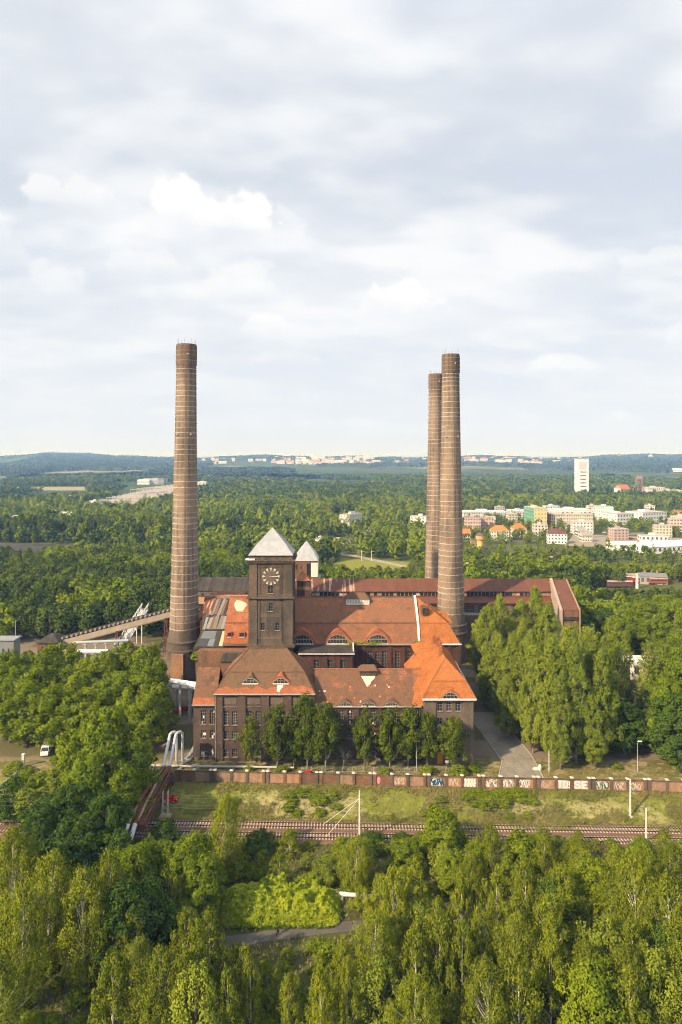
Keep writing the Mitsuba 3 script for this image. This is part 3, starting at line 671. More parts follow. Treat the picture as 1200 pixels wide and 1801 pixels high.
d = put('hatch', MB().box(hx_ - .9, hx_ + .7, 212.6, 216, 29.0, 31.4), 'brick_tower', k)
put('pane', MB().box(hx_ - .6, hx_ + .4, 212.55, 212.6, 29.2, 31.1), 'window_glass', d)
put('vent_pipe', MB().tube([(hx_ + 1.2, 213.8, 29), (hx_ + 1.2, 213.8, 32.2)], .35, 8), 'tile_new', k)
put('dormer', MB().add([(34.0, 216, 25.5), (36.6, 216, 25.5), (36.6, 222, 25.5), (34, 222, 25.5), (30.5, 217, 28.3), (34.8, 217.5, 28.2), (34.8, 221, 28.2), (30.5, 221.5, 28.3)],
    [[0, 1, 5, 4], [1, 2, 6, 5], [2, 3, 7, 6], [4, 5, 6, 7]]), 'tile_new', k)
sh = MB()
g = np.random.default_rng(4)
for xc, n in ((X(652, hy), 1.4), (X(623, hy), 1.2), (X(736, hy), .8)):
    c = g.normal(size=(260, 3)) * [1.2 * n, .35, .35] + [xc, hy - .6, hz + .35]
    v, f, nn = leaf_cloud(g, c, rand_unit(g, 260) * .5 + [0, -.5, .6], .2)
    key = put('gutter_plant', MB().add([(0, 0, 0), (0, 0, .1), (0, .1, 0)], [[0, 1, 2]]), 'leaf_lime', k); scene[key] = ply_n(v, f, nn, 'leaf_lime')

# flat-roofed annex between the tower and the hall
k = thing('flat_roofed_annex', 'low flat roofed brick annex between the clock tower and the hall front', 'building')
ax0, ax1, ay = X(521, 200) + .6, X(622, 200), 200.0
holes = [(X(u - 4.5, ay), 14.4, X(u + 4.5, ay), 18.3) for u in (557, 581, 604)]
facade(k, ax0, ax1, 0, 20.2, ay, holes, 'brick_red')
for h in holes: window(k, h[0], h[2], h[1], h[3], ay + .22, 2, 4, (.22, .2, .18))
put('wall', MB().box(ax0, ax1, ay + .45, hy - .4, 0, 20.2), 'brick_red', k)
put('roof', MB().box(ax0, ax1 + .3, ay - .4, hy - .62, 20.2, 20.55), 'tar_sheet', k)
put('gutter', MB().box(ax0, ax1 + .35, ay - .75, ay - .42, 20.1, 20.42, (.52, .50, .46)), 'painted', k)
put('parapet', MB().box(ax1 - .2, ax1 + .2, ay + 1, ay + 7, 20.56, 21.6, (.62, .6, .56)), 'painted', k)
for x in (X(574, ay), X(596, ay), X(618, ay)): put('pilaster', MB().box(x - .35, x + .35, ay - .22, ay + .05, 0, 20.0), 'brick_red', k)

# ---------------------------------------------------------------- boiler house bays left of the tower
k = thing('boiler_house', 'patched boiler house left of the tower with tin sheets and glazed skylights', 'building')
put('wall', MB().box(-44.5, -28.6, 205.2, 232, 0, 19.6), 'brick_orange', k)
holes = [(X(398, 205), 12.0, X(404, 205), 16.4), (X(422, 205), 9.5, X(435, 205), 14.0)]
facade(k, -44.5, -28.6, 0, 19.6, 204.7, holes, 'brick_orange')
for h in holes: window(k, h[0], h[2], h[1], h[3], 204.9, 2, 4, (.2, .18, .17))
put('lean_to_roof', MB().add([(X(388, 203), 202.2, 17.2), (X(436, 203), 202.2, 17.2), (X(436, 205), 204.8, 19.2), (X(394, 205), 204.8, 19.2)], [[0, 1, 2, 3]]).box(X(388, 203), X(436, 203), 202.2, 202.5, 16.9, 17.19), 'tar_sheet', k)
put('wall', MB().box(X(390, 203), X(435, 203), 202.6, 204.6, 0, 16.9), 'brick_orange', k)
put('wall', MB().box(-45.6, -37.2, 214, 230, 0, 22.5), 'brick_red', k)
put('wall', MB().box(-49.2, -37.3, 230, 262, 0, 22.4), 'brick_red', k)
put('wall', MB().box(-49.1, -37.2, 243, 262, 22.4, 26.6), 'brick_red', k)
# tilted skylight roof (dark steel, glass panels), then the corrugated sheets above it
sk = [np.array(q) for q in [(-46.4, 208, 19.9), (-37.2, 208, 19.9), (-37.2, 214.5, 23.4), (-45.2, 214.5, 23.4)]]
put('skylight_roof', MB().poly(sk).box(-46.5, -37.1, 207.7, 208.0, 19.3, 19.9), 'tar_sheet', k)
for i, (a, b, c, d2, col) in enumerate([(.08, .42, .05, .48, (.07, .07, .075)), (.08, .62, .50, .96, (.15, .17, .19)), (.44, .66, .05, .48, (.18, .20, .22)), (.64, .82, .05, .96, (.06, .06, .06)), (.84, .97, .06, .96, (.50, .43, .27))]):
    L = lambda s, t: (sk[0] * (1 - s) + sk[1] * s) * (1 - t) + (sk[3] * (1 - s) + sk[2] * s) * t + [0, -.06, .09]
    put('skylight_panel', MB().add([L(a, c), L(b, c), L(b, d2), L(a, d2), L(a, c) - [0, 0, .07], L(b, c) - [0, 0, .07], L(b, d2) - [0, 0, .07], L(a, d2) - [0, 0, .07]], [[0, 1, 2, 3], [0, 4, 5, 1], [1, 5, 6, 2], [3, 2, 6, 7], [0, 3, 7, 4]], col), 'painted', k)
g = np.random.default_rng(12)
put('sheet_roof', MB().add([(-46, 218, 22.6), (-37.2, 218, 22.6), (-37.2, 226, 25.4), (-47.5, 226, 25.4)], [[0, 1, 2, 3]]).add([(-47.5, 226, 25.3), (-37.2, 226, 25.3), (-37.2, 238.2, 28.8), (-49.4, 238.2, 28.8)], [[0, 1, 2, 3]]), 'tar_sheet', k)
for row, (y0, z0, y1, z1) in enumerate([(218, 22.6, 226, 25.4), (226, 25.3, 237.9, 28.8)]):
    x = -45.8 if row == 0 else -46.4
    while x < -38.2:
        w = g.uniform(.7, 1.3)
        if g.uniform() < (.95 if row == 0 else .86) and True:
            c = [(.26, .26, .245), (.20, .18, .155), (.24, .19, .14), (.18, .115, .075), (.21, .225, .23)][g.integers(5)]
            e = g.uniform(-.06, .06)
            t0, t1 = g.uniform(0, .1), g.uniform(.86, 1)
            P = lambda xx, t, dz: (xx + e * t * 6, y0 + (y1 - y0) * t, z0 + (z1 - z0) * t + dz)
            put('tin_sheet', MB().add([P(x, t0, .10), P(x + w, t0, .12), P(x + w, t1, .12), P(x, t1, .1), P(x, t0, .05), P(x + w, t0, .05)], [[0, 1, 2, 3], [0, 4, 5, 1]], c), 'painted', k)
        x += w + .06
put('shed_roof', MB().add([(-49.3, 237.9, 28.9), (-44.6, 237.9, 28.9), (-44.6, 227, 25.85), (-47.6, 227, 25.85)], [[0, 1, 2, 3]]), 'rust_sheet', k)
put('ridge_beam', MB().box(-49.2, -29, 238.3, 240.5, 28.4, 29.6), 'brick_pale', k)
# the orange patched slope next to the tower lies on the hall's end: plaster showing through, two broken windows
k2 = 'engine_hall'
pl = lambda x, t: (x, bd + (ry_ - bd) * t - .05, bz + (rz_ - bz) * t + .09)
g = np.random.default_rng(31)
ring = [(-33.3 + 2.2 * math.cos(a) * g.uniform(.6, 1.15), .66 + .27 * math.sin(a) * g.uniform(.6, 1.1)) for a in np.arange(14) * 2 * math.pi / 14]
put('bare_plaster', MB().poly([pl(-32.6, .68)] + [pl(x, t) for x, t in ring] + [pl(*ring[0])], (.56, .48, .36)), 'painted', k2)
m = MB(); slope(m, (hx0 - .02, hy - .44, hz + .06), (-29.2, hy - .44, hz + .06), (hx0 - .02, bd - .05, bz + .08), (-29.2, bd - .05, bz + .08)); put('patched_slope', m, 'tile_fresh', k2)
m = MB(); slope(m, (hx0 - .02, bd - .02, bz + .06), (-28.5, bd - .02, bz + .06), (hx0 - .02, ry_, rz_ + .06), (-28.5, ry_, rz_ + .06)); put('patched_slope', m, 'tile_fresh', k2)
for x, w in ((-35.3, .9), (-31.4, 1.3)):
    wk = put('roof_window', MB().box(x - w * .75, x + w * .75, hy + .45, hy + 2.2, hz + 2.0, hz + 3.4), 'tile_fresh', k2)
    put('pane', MB().box(x - w * .55, x + w * .55, hy + .4, hy + .44, hz + 2.15, hz + 3.25), 'window_glass', wk)
    put('sill', MB().box(x - w * .7, x + w * .7, hy + .2, hy + .43, hz + 1.8, hz + 1.98, (.6, .57, .5)), 'painted', wk)

# ---------------------------------------------------------------- long rust-roofed shed at the back
k = thing('rust_roofed_shed', 'very long shed with rusty sheet metal roof behind the main hall', 'shed')
sx0, sx1, sy, sz = -12.4, X(974, 275), 272.0, 24.4
put('wall', MB().box(sx0, sx1 + 1, sy + .6, 292, 0, sz - .4), 'brick_red', k)
put('roof', MB().add([(sx0, sy - .5, sz), (sx1, sy - .5, sz), (sx1, 281, 28.0), (sx0, 281, 28.0), (sx1, 291, 24.4), (sx0, 291, 24.4)], [[0, 1, 2, 3], [3, 2, 4, 5]]), 'rust_sheet', k)
put('eave', MB().box(sx0, sx1, sy - .6, sy - .3, sz - .3, sz + .02), 'tar_sheet', k)
put('glazing_strip', MB().box(sx0, sx1, sy - .02, sy + .5, sz - 1.9, sz - .5), 'window_glass', k)
g = np.random.default_rng(3)
for i in range(64):
    x = sx0 + .4 + (sx1 - sx0 - .8) * i / 63
    if g.uniform() < .85: put('mullion', MB().box(x - .12, x + .12, sy - .12, sy - .03, sz - 1.9, sz - .45, (.30, .26, .22)), 'painted', k)
    if g.uniform() < .35 and i < 63: put('board', MB().box(x + .15, x + 1.4, sy - .08, sy - .025, sz - 1.8, sz - .55, [(.42, .37, .3), (.3, .2, .14), (.5, .48, .42)][g.integers(3)]), 'painted', k)
put('lower_roof', MB().add([(sx0, 265.5, 21.1), (sx1 - 2, 265.5, 21.1), (sx1 - 2, sy, 22.4), (sx0, sy, 22.4)], [[0, 1, 2, 3]]).box(sx0, sx1 - 2, 265.3, 265.5, 20.6, 21.12), 'rust_sheet', k)
lw = [(X(u, 266), 17.2, X(u + 19, 266), 20.0) for u in (749, 816, 842, 870, 900, 930)]
facade(k, sx0, sx1 - 2, 0, 20.6, 266, lw, 'brick_grey', .5)
for h in lw: window(k, h[0], h[2], h[1], h[3], 266.2, 7, 3, (.3, .27, .23))
put('beam', MB().box(sx0, sx1 - 2, 265.9, 266.0, 16.0, 16.9, (.5, .42, .33)), 'painted', k)
# the cross wing at its right end with a pale parapet
wing = [(88.9, 277.5, 28.2), (94.6, 277.5, 28.2), (86.6, 240, 23.9), (80.6, 240, 23.9)]
put('wing_roof', MB().poly(wing).poly([(88.9, 277.5, 28.2), (94.6, 277.5, 28.2), (95.5, 292, 24.4), (89.8, 292, 24.4)]), 'rust_sheet', k)
def skew_wall(a, b, t, z0, za, zb): return [(a[0], a[1], z0), (b[0], b[1], z0), (b[0] + t, b[1], z0), (a[0] + t, a[1], z0), (a[0], a[1], za), (b[0], b[1], zb), (b[0] + t, b[1], zb), (a[0] + t, a[1], za)]
BOX8 = [[0, 3, 2, 1], [4, 5, 6, 7], [0, 1, 5, 4], [1, 2, 6, 5], [2, 3, 7, 6], [3, 0, 4, 7]]
put('parapet', MB().add(skew_wall((80.6, 239.6), (88.9, 277.5), -1.1, 0, 24.3, 28.9), BOX8, (.40, .33, .27)), 'painted', k, label='pale stepped parapet dividing the rusty roof')
put('parapet', MB().add(skew_wall((86.6, 239.6), (94.6, 277.5), .5, 0, 24.2, 28.6), BOX8, (.36, .24, .19)), 'painted', k)
put('wing_wall', MB().add([(80.6, 240.2, 0), (86.6, 240.2, 0), (86.6, 240.2, 23.8), (80.6, 240.2, 23.8)], [[0, 1, 2, 3]]), 'brick_orange', k)
put('wing_band', MB().box(80.4, 86.9, 239.7, 240.15, 20.6, 21.6), 'tar_sheet', k)
# dark tarred end at the left
k = thing('tarred_shed', 'shed with dark tarred roof between the left chimney and the clock tower', 'shed')
tx0, tx1 = X(340, 272), -28.5
put('wall', MB().box(tx0, tx1, 272.6, 290, 0, 24.0), 'brick_red', k)
put('roof', MB().add([(tx0, 271.5, 24.4), (tx1, 271.5, 24.4), (tx1, 281.5, 28.6), (tx0, 281.5, 28.6), (tx1, 291, 24.4), (tx0, 291, 24.4)], [[0, 1, 2, 3], [3, 2, 4, 5]]), 'tar_sheet', k)
put('clerestory', MB().box(tx0, tx1, 270.8, 271.4, 22.0, 24.2), 'brick_grey', k)
g = np.random.default_rng(8)
for i in range(22):
    x = tx0 + 1 + i * 1.32
    if g.uniform() < .7: put('opening', MB().box(x, x + .95, 270.74, 270.79, 22.6, 23.8), 'window_glass', k)
put('lower_roof', MB().add([(tx0, 262.1, 24.0 - 2.6), (tx1, 262.1, 21.4), (tx1, 271, 22.3), (tx0, 271, 22.3)], [[0, 1, 2, 3]]), 'brick_pale', k)

# ---------------------------------------------------------------- brick office building in front
k = thing('office_building', 'long three storey brick office building in front with old tile roofs and orange right end', 'building')
fy = 174.1
ROWS = ((9.3, 13.0, 5), (5.6, 7.7, 3), (.95, 3.0, 2))
g = np.random.default_rng(17)
def rows_of(us, d, dz=0, w=4.6, rows=ROWS, rand=True):
    return [(X(u - w, d), r[0] + dz, X(u + w, d), r[1] + dz, r[2]) for u in us for r in rows]
def put_windows(hs, y, white=.12, nx=3):
    for x0, z0, x1, z1, nz in hs:
        wb = [(int(g.integers(nx)), int(g.integers(nz))) for _ in range(2)] if g.uniform() < white else []
        window(k, x0, x1, z0, z1, y + .24, nx, nz, (.27, .26, .25) if g.uniform() < .6 else (.40, .39, .37), white=sorted(set(wb)), bar=.065, sill=(.27, .22, .19))
def gable_wing(x0, x1, y, ze, yr, zr, yb, us, roof, white, bells=(), lab=None, roof_x1=None):
    hs = rows_of(us, y)
    facade(k, x0, x1, -.2, ze - .5, y, [h[:4] for h in hs], 'brick_front')
    put('wall', MB().box(x0, x1, y + .45, yb, -.2, ze - .5), 'brick_front', k)
    put_windows(hs, y, white)
    m = MB(); slope(m, (x0 - .15, y - .45, ze), (x1, y - .45, ze), (x0 - .15, yr, zr), (roof_x1 or x1, yr, zr), bells, 150 if bells else 2, 16 if bells else 2)
    put('roof', m, roof, k, bool(bells), label=lab)
    m = MB(); slope(m, (x0 - .15, yb + .4, ze), (x1, yb + .4, ze), (x0 - .15, yr, zr), (x1, yr, zr)); m.poly([(x0 - .14, y - .45, ze), (x0 - .14, yr, zr), (x0 - .14, yb + .4, ze)])
    put('roof', m, roof, k)
    put('gutter', MB().box(x0 - .3, x1, y - .72, y - .46, ze - .22, ze + .06, (.33, .30, .28)), 'painted', k)
    put('cornice', MB().box(x0 - .1, x1, y - .42, y + .3, ze - .55, ze - .12), 'brick_front', k)
# left wing
gable_wing(-39.0, -33.0, fy, 14.6, 180.6, 22.3, 187.5, (358, 373.7), 'tile_old', .9, lab='patched left roof with bare orange edge')
put('fresh_tile_strip', MB().add([(-39.2, fy - .5, 14.62), (-33.1, fy - .5, 14.62), (-33.1, fy + .75, 16.05), (-39.2, fy + .75, 16.05)], [[0, 1, 2, 3]]), 'tile_fresh', k)
# long right wing
DM = [(X(607, 173.7), 2.9, 1.75), (X(648, 173.7), 2.9, 1.75), (X(689, 173.7), 2.9, 1.75)]
us = [u + o for u in (568, 607.7, 648, 688, 728) for o in (-7.6, 8.2)]
gable_wing(-7.0, X(741, fy) , fy, 14.2, 180.5, 21.9, 187.5, us, 'tile_old', .15, DM, lab='old tile slope with three small eyebrow dormers', roof_x1=X(741, 180.5))
for xc, w, h in DM: eyebrow(k, xc, w, h, fy - .45, 14.2, 1.65, 1.05, (.66, .62, .56), 5, 'tile_brown')
for u in (552.5, 588, 628, 668, 708, 742): put('pilaster', MB().box(X(u, fy) - .55, X(u, fy) + .55, fy - .32, fy + .05, -.2, 13.55), 'brick_front', k)
put('plinth', MB().box(-38.9, X(741, fy), fy - .2, fy + .04, -.3, .55), 'brick_grey', k)
put('ridge', MB().tube([(-7.5, 180.5, 21.95), (X(739, 180.5), 180.5, 21.95)], .15, 6), 'tile_fresh', k)
# little ridge dormer and the bare plaster below it
l0, l1 = X(631, 179.5), X(664, 179.5)
d = put('ridge_dormer', MB().box(l0 + .3, l1 - .3, 178.9, 182, 20.6, 21.9), 'brick_tower', k)
put('roof', MB().add([(l0, 178.4, 21.9), (l1, 178.4, 21.9), (l1 - .8, 180.5, 23.1), (l0 + .8, 180.5, 23.1), (l1, 182.4, 21.9), (l0, 182.4, 21.9)], [[0, 1, 2, 3], [3, 2, 4, 5]]).add([(l0, 178.4, 21.9), (l0 + .8, 180.5, 23.1), (l0, 182.4, 21.9), (l1, 178.4, 21.9), (l1 - .8, 180.5, 23.1), (l1, 182.4, 21.9)], [[0, 1, 2], [3, 4, 5]]), 'tile_old', d)
on = lambda x, t, o=.06: (x, fy - .45 + (180.5 - fy + .45) * t - o * .7, 14.2 + (21.9 - 14.2) * t + o)
pts = [(l0 + .5, .84), (l1 - .4, .84), (l1 - .9, .72), (l1 - 1.6, .66), (l1 - 2.1, .57), (l1 - 2.9, .50), (l1 - 3.3, .60), (l0 + 1.6, .66), (l0 + .9, .74)]
put('bare_plaster', MB().poly([on(*q) for q in pts], (.60, .55, .45)), 'painted', k)
for i in range(26):        # slipped and missing tiles
    x, t = g.uniform(-6, X(700, 175)), g.uniform(.06, .55)
    w = g.uniform(.2, .55)
    put('slipped_tile', MB().add([on(x, t, .08), on(x + w, t, .08), on(x + w * 1.05, t + .045, .07), on(x + .03, t + .045, .07)], [[0, 1, 2, 3]], [(.55, .50, .42), (.50, .17, .08), (.12, .09, .08)][g.integers(3)]), 'painted', k)
# hip-roofed block with tall pilasters
bx0, bx1, by, be = -33.0, -7.1, 173.3, 17.9
bw = rows_of((397.7, 412.9, 437.8, 454, 478, 493, 518, 533.5), by, .12, 4.7)
bw = [h for h in bw if not (h[1] < 2 and abs(h[0] - X(438 - 4.7, by)) < .4)]
facade(k, bx0, bx1, -.2, be - .5, by, [h[:4] for h in bw] + [(X(433.5, by), -.3, X(442.5, by), 2.35)], 'brick_front')
put('wall', MB().box(bx0, bx1, by + .45, 189, -.2, be - .5), 'brick_front', k)
put_windows(bw, by, .15)
d = put('door', MB().box(X(433.5, by) + .05, X(442.5, by) - .05, by + .2, by + .28, -.1, 2.25, (.62, .27, .04)), 'painted', k, label='orange door at the left of the front')
for u in (385, 425.5, 466.5, 506, 546): put('pilaster', MB().box(X(u, by) - 1.05, X(u, by) + 1.05, by - .42, by + .05, -.2, be - .6), 'brick_front', k)
for u0, u1 in ((392, 418), (433, 460), (474, 500), (513, 539)):
    put('string_course', MB().box(X(u0, by) - .1, X(u1, by) + .1, by - .2, by + .05, 14.1, 14.45), 'brick_grey', k)
    put('panel', MB().box(X(u0, by) + .3, X(u1, by) - .3, by - .08, by + .05, 14.9, 16.7), 'brick_grey', k)
put('cornice', MB().box(bx0 - .25, bx1 + .25, by - .75, 189.3, be - .5, be - .1), 'brick_grey', k)
put('gutter', MB().box(bx0 - .35, bx1 + .35, by - .98, by - .76, be - .24, be + .04, (.42, .39, .36)), 'painted', k)
b1, zb1, top = 2.7, 22.5, (-25.2, -14.9, 181.15, 27.3)
BD = [(X(440, 174), 3.4, 1.9), (X(494, 174), 3.4, 2.1)]
m = MB(); slope(m, (bx0 - .3, by - .75, be), (bx1 + .3, by - .75, be), (bx0 + b1, by + b1, zb1), (bx1 - b1, by + b1, zb1), (), 2, 2); put('roof', m, 'tile_brown', k, label='brown lower slope of the hipped block')
# broad strip of fresh tiles along its eave
st = MB()
xs_ = np.linspace(0, 1, 80)
lo = lambda s, t: np.array([(bx0 - .3) * (1 - t) + (bx0 + b1) * t, by - .75 + (b1 + .75) * t, be + (zb1 - be) * t]) * (1 - s) + np.array([(bx1 + .3) * (1 - t) + (bx1 - b1) * t, by - .75 + (b1 + .75) * t, be + (zb1 - be) * t]) * s + [0, -.07, .05]
tops = .28 + .16 * (meshkit.fbm(np.c_[xs_ * 14, 0 * xs_, 0 * xs_], 4, 6) - .5) * 2
for i in range(79): st.add([lo(xs_[i], .01), lo(xs_[i + 1], .01), lo(xs_[i + 1], tops[i + 1]), lo(xs_[i], tops[i])], [[0, 1, 2, 3]])
put('fresh_tile_strip', st, 'tile_fresh', k)
for xc, w, h in BD:
    yd, zd = by + .85, be + 2.1
    m = MB(); xs2 = np.linspace(-1, 1, 21)
    fr = [(xc + w * u, yd, zd + h * float(bell(u))) for u in xs2]; bk = [(xc + w * u * .35, yd + .25 + 1.1 * float(bell(u)) , zd + .35 + h * 1.05 * float(bell(u)) + .45) for u in xs2]
    for i in range(20): m.add([fr[i], fr[i + 1], bk[i + 1], bk[i]], [[0, 1, 2, 3]])
    put('dormer_hood', m, 'tile_fresh' if xc > -19 else 'tile_brown', k, True)
    eyebrow(k, xc, w, h, yd - .03, zd, 1.9, 1.25, (.62, .58, .50), 4, 'tile_fresh' if xc > -19 else 'brick_grey')
pts = [lo(.63, .38), lo(.70, .40), lo(.69, .28), lo(.665, .2), lo(.65, .06), lo(.625, .08), lo(.63, .2)]
put('bare_plaster', MB().poly([q + [0, -.05, .05] for q in pts], (.62, .58, .52)), 'painted', k)
a0, a1, a2, a3 = (bx0 + b1, by + b1, zb1), (bx1 - b1, by + b1, zb1), (bx1 - b1, 189 - b1, zb1), (bx0 + b1, 189 - b1, zb1)
e0, e1, e2, e3 = (bx0 - .3, by - .75, be), (bx1 + .3, by - .75, be), (bx1 + .3, 189.6, be), (bx0 - .3, 189.6, be)
t0, t1 = (top[0], top[2], top[3]), (top[1], top[2], top[3])
put('roof', MB().poly([a0, a1, t1, t0]), 'tile_brown', k, label='brown upper slope of the hipped block')
put('roof', MB().poly([e1, e2, a2, a1]).poly([e2, e3, a3, a2]).poly([e3, e0, a0, a3]).poly([a1, a2, t1]).poly([a2, a3, t0, t1]).poly([a3, a0, t0]), 'tile_old', k)
for pp in ([e0, a0, t0], [e1, a1, t1], [a0, a1], [t0, t1]): put('hip_cap', MB().tube([np.array(q) + [0, 0, .06] for q in pp], .13, 5), 'tile_brown', k)
put('downpipe', MB().tube([(bx0 + .1, by - .5, 17.4), (bx0 + .1, by - .5, 0)], .09, 6, (.3, .29, .28)), 'painted', k)
# grey rendered right end with new orange roof
gx0, gx1, gy_, ge = X(746.5, 171.5), X(833, 171.5), 171.5, 17.2
gw = rows_of((774, 789.6, 805.8), gy_, 0, 4.3, ((13.8, 16.1, 3), (9.6, 12.0, 3), (5.4, 7.6, 3), (1.6, 3.6, 2)))
gw = [h for h in gw if not (h[1] < 2 and h[0] < X(780, gy_))]
facade(k, gx0, gx1, -.3, ge - .55, gy_, [h[:4] for h in gw] + [(X(769, gy_), -.4, X(780, gy_), 3.1)], 'brick_grey')
put('wall', MB().box(gx0, gx1, gy_ + .45, 202, -.3, ge - .55), 'brick_grey', k)
put_windows(gw, gy_, .1, 2)
put('door', MB().box(X(769, gy_) + .05, X(780, gy_) - .05, gy_ + .2, gy_ + .28, -.2, 3.0, (.66, .32, .05)), 'painted', k, label='orange door under the grey right end')
for u0, u1 in ((746.8, 766.5), (814, 832.6)): put('pilaster', MB().box(X(u0, gy_), X(u1, gy_), gy_ - .28, gy_ + .05, -.3, ge - .6), 'brick_grey', k)
put('cornice', MB().box(gx0 - .4, gx1 + .4, gy_ - .7, 202.3, ge - .55, ge - .1, (.35, .33, .30)), 'painted', k)
put('gutter', MB().box(gx0 - .6, gx1 + .6, gy_ - 1.0, gy_ - .72, ge - .3, ge + .06, (.66, .68, .72)), 'painted', k)
put('gutter', MB().box(gx1 + .42, gx1 + .7, gy_ - .7, 202, ge - .3, ge + .06, (.60, .62, .66)), 'painted', k)
GD = [(X(791, 172), 3.6, 2.1)]
c0, c1, cy_, cz = gx0 + 2.2, gx1 - 1.6, gy_ + 2.0, 21.0
gr = (28.2, 178.5, 25.5)
m = MB(); slope(m, (gx0 - .5, gy_ - .72, ge), (gx1 + .5, gy_ - .72, ge), (c0, cy_, cz), (c1, cy_, cz), GD, 90, 14); put('roof', m, 'tile_new', k, True, label='new orange roof of the right end')
eyebrow(k, *GD[0], gy_ - .72, ge, 1.95, 1.5, (.6, .6, .6), 4, 'tile_new')
put('roof', MB().poly([(c0, cy_, cz), (c1, cy_, cz), gr]), 'tile_new', k)
yb = 199.5
m = MB()
m.poly([(gx1 + .5, gy_ - .72, ge), (gx1 + .5, 202, ge), (c1, yb, cz), (c1, cy_, cz)]).poly([(c1, cy_, cz), (c1, yb, cz), (28.2, 196, 25.5), gr])
m.poly([(gx0 - .5, gy_ - .72, ge), (c0, cy_, cz), (c0, yb, cz), (gx0 - .5, 202, ge)]).poly([(c0, cy_, cz), gr, (28.2, 196, 25.5), (c0, yb, cz)])
m.poly([(c0, yb, cz), (28.2, 196, 25.5), (c1, yb, cz)]).poly([(gx0 - .5, 202, ge), (c0, yb, cz), (c1, yb, cz), (gx1 + .5, 202, ge)])
put('roof', m, 'tile_new', k)
put('hip_cap', MB().tube([(gx0 - .5, gy_ - .72, ge + .07), (c0, cy_, cz + .07), (28.2, 178.5, 25.57)], .12, 5), 'tile_new', k)
put('hip_cap', MB().tube([(gx1 + .5, gy_ - .72, ge + .07), (c1, cy_, cz + .07), (28.2, 178.5, 25.57)], .12, 5), 'tile_new', k)
put('hip_cap', MB().tube([(28.2, 178.5, 25.57), (28.2, 196, 25.57)], .14, 5), 'tile_new', k)
put('break_moulding', MB().box(c0 - .1, c1 + .1, cy_ - .16, cy_ + .05, cz - .1, cz + .1), 'tile_new', k)
# new tiles carried over onto the end of the long wing, ragged edge
w0 = X(728, 175)
edge = [on(X(727, 174) + o, t, .09) for o, t in ((-.6, .0), (-.1, .16), (.5, .34), (.2, .5), (1.1, .66), (1.9, .8), (1.5, .97))]
put('new_tile_strip', MB().poly([on(gx0 + 1.5, 0, .09)] + [on(gx0 + 3.5, .97, .09)] + edge[::-1]), 'tile_new', k)
# side wing to the left rear, hipped, same orange tiles
m = MB()
q0, q1, qy0, qy1 = 19.0, 29.0, 186.4, 199.8
m.poly([(q0, qy0, 17.0), (27.8, qy0, 17.0), (27.8, 193, 25.3), (22.6, 193, 23.6)]).poly([(q0, qy0, 17.0), (22.6, 193, 23.6), (q0, qy1, 17.0)]).poly([(q0, qy1, 17), (22.6, 193, 23.6), (27.8, 193, 25.3), (27.8, qy1, 17)])
put('roof', m, 'tile_new', k)
put('wall', MB().box(q0 + .5, 27, 187.6, 199.4, 0, 16.9), 'brick_grey', k)
put('roof', MB().add([(21.4, 192, 22.6), (28.6, 192, 22.6), (28.2, 196.5, 25.6), (24.2, 196.5, 25.6), (20.6, 194.5, 24.2)], [[0, 1, 2], [0, 2, 3], [0, 3, 4]]).box(21.2, 28.6, 191.8, 192.0, 22.2, 22.65), 'tile_new', k)
for i, (x, y, z, h) in enumerate(((27.6, 183, 24.7, 2.0), (28.2, 187, 25.3, 2.1), (28.0, 190.5, 25.3, 2.4), (27.3, 194, 25.0, 2.2))):
    c = put('roof_chimney', MB().box(x - .38, x + .38, y - .4, y + .4, z - 1, z + h - .4).box(x - .5, x + .5, y - .52, y + .52, z + h - .4, z + h), 'tile_fresh', k)
    put('pot', MB().tube([(x, y, z + h), (x, y, z + h + .45)], .16, 8), 'tile_new', c)

# ---------------------------------------------------------------- brick boundary wall, painted with graffiti
k = thing('boundary_wall', 'long brick boundary wall with pillars and graffiti along the lane', 'wall')
p0 = 7.7 - 13.05 * 5
pill = []
for i in range(-1, 12):
    b = p0 + 13.05 * i
    pill += [b - .52, b + .52, b + 4.62, b + 8.45]
pill = [q for q in pill if -60 < q < 86]
for x in pill:
    y = float(wall_y(x))
    m = MB().box(x - .32, x + .32, y - .34, y + .34, -.6, 3.0).box(x - .42, x + .42, y - .44, y + .44, 3.0, 3.12)
    pk = put('pillar', m, 'brick_grey' if int(x * 7) % 3 else 'brick_orange', k)
    put('cap', MB().add([(x - .46, y - .48, 3.12), (x + .46, y - .48, 3.12), (x + .46, y + .48, 3.12), (x - .46, y + .48, 3.12), (x, y, 3.42)], [[0, 1, 4], [1, 2, 4], [2, 3, 4], [3, 0, 4]], (.50, .46, .41)), 'painted', pk)
panels = []
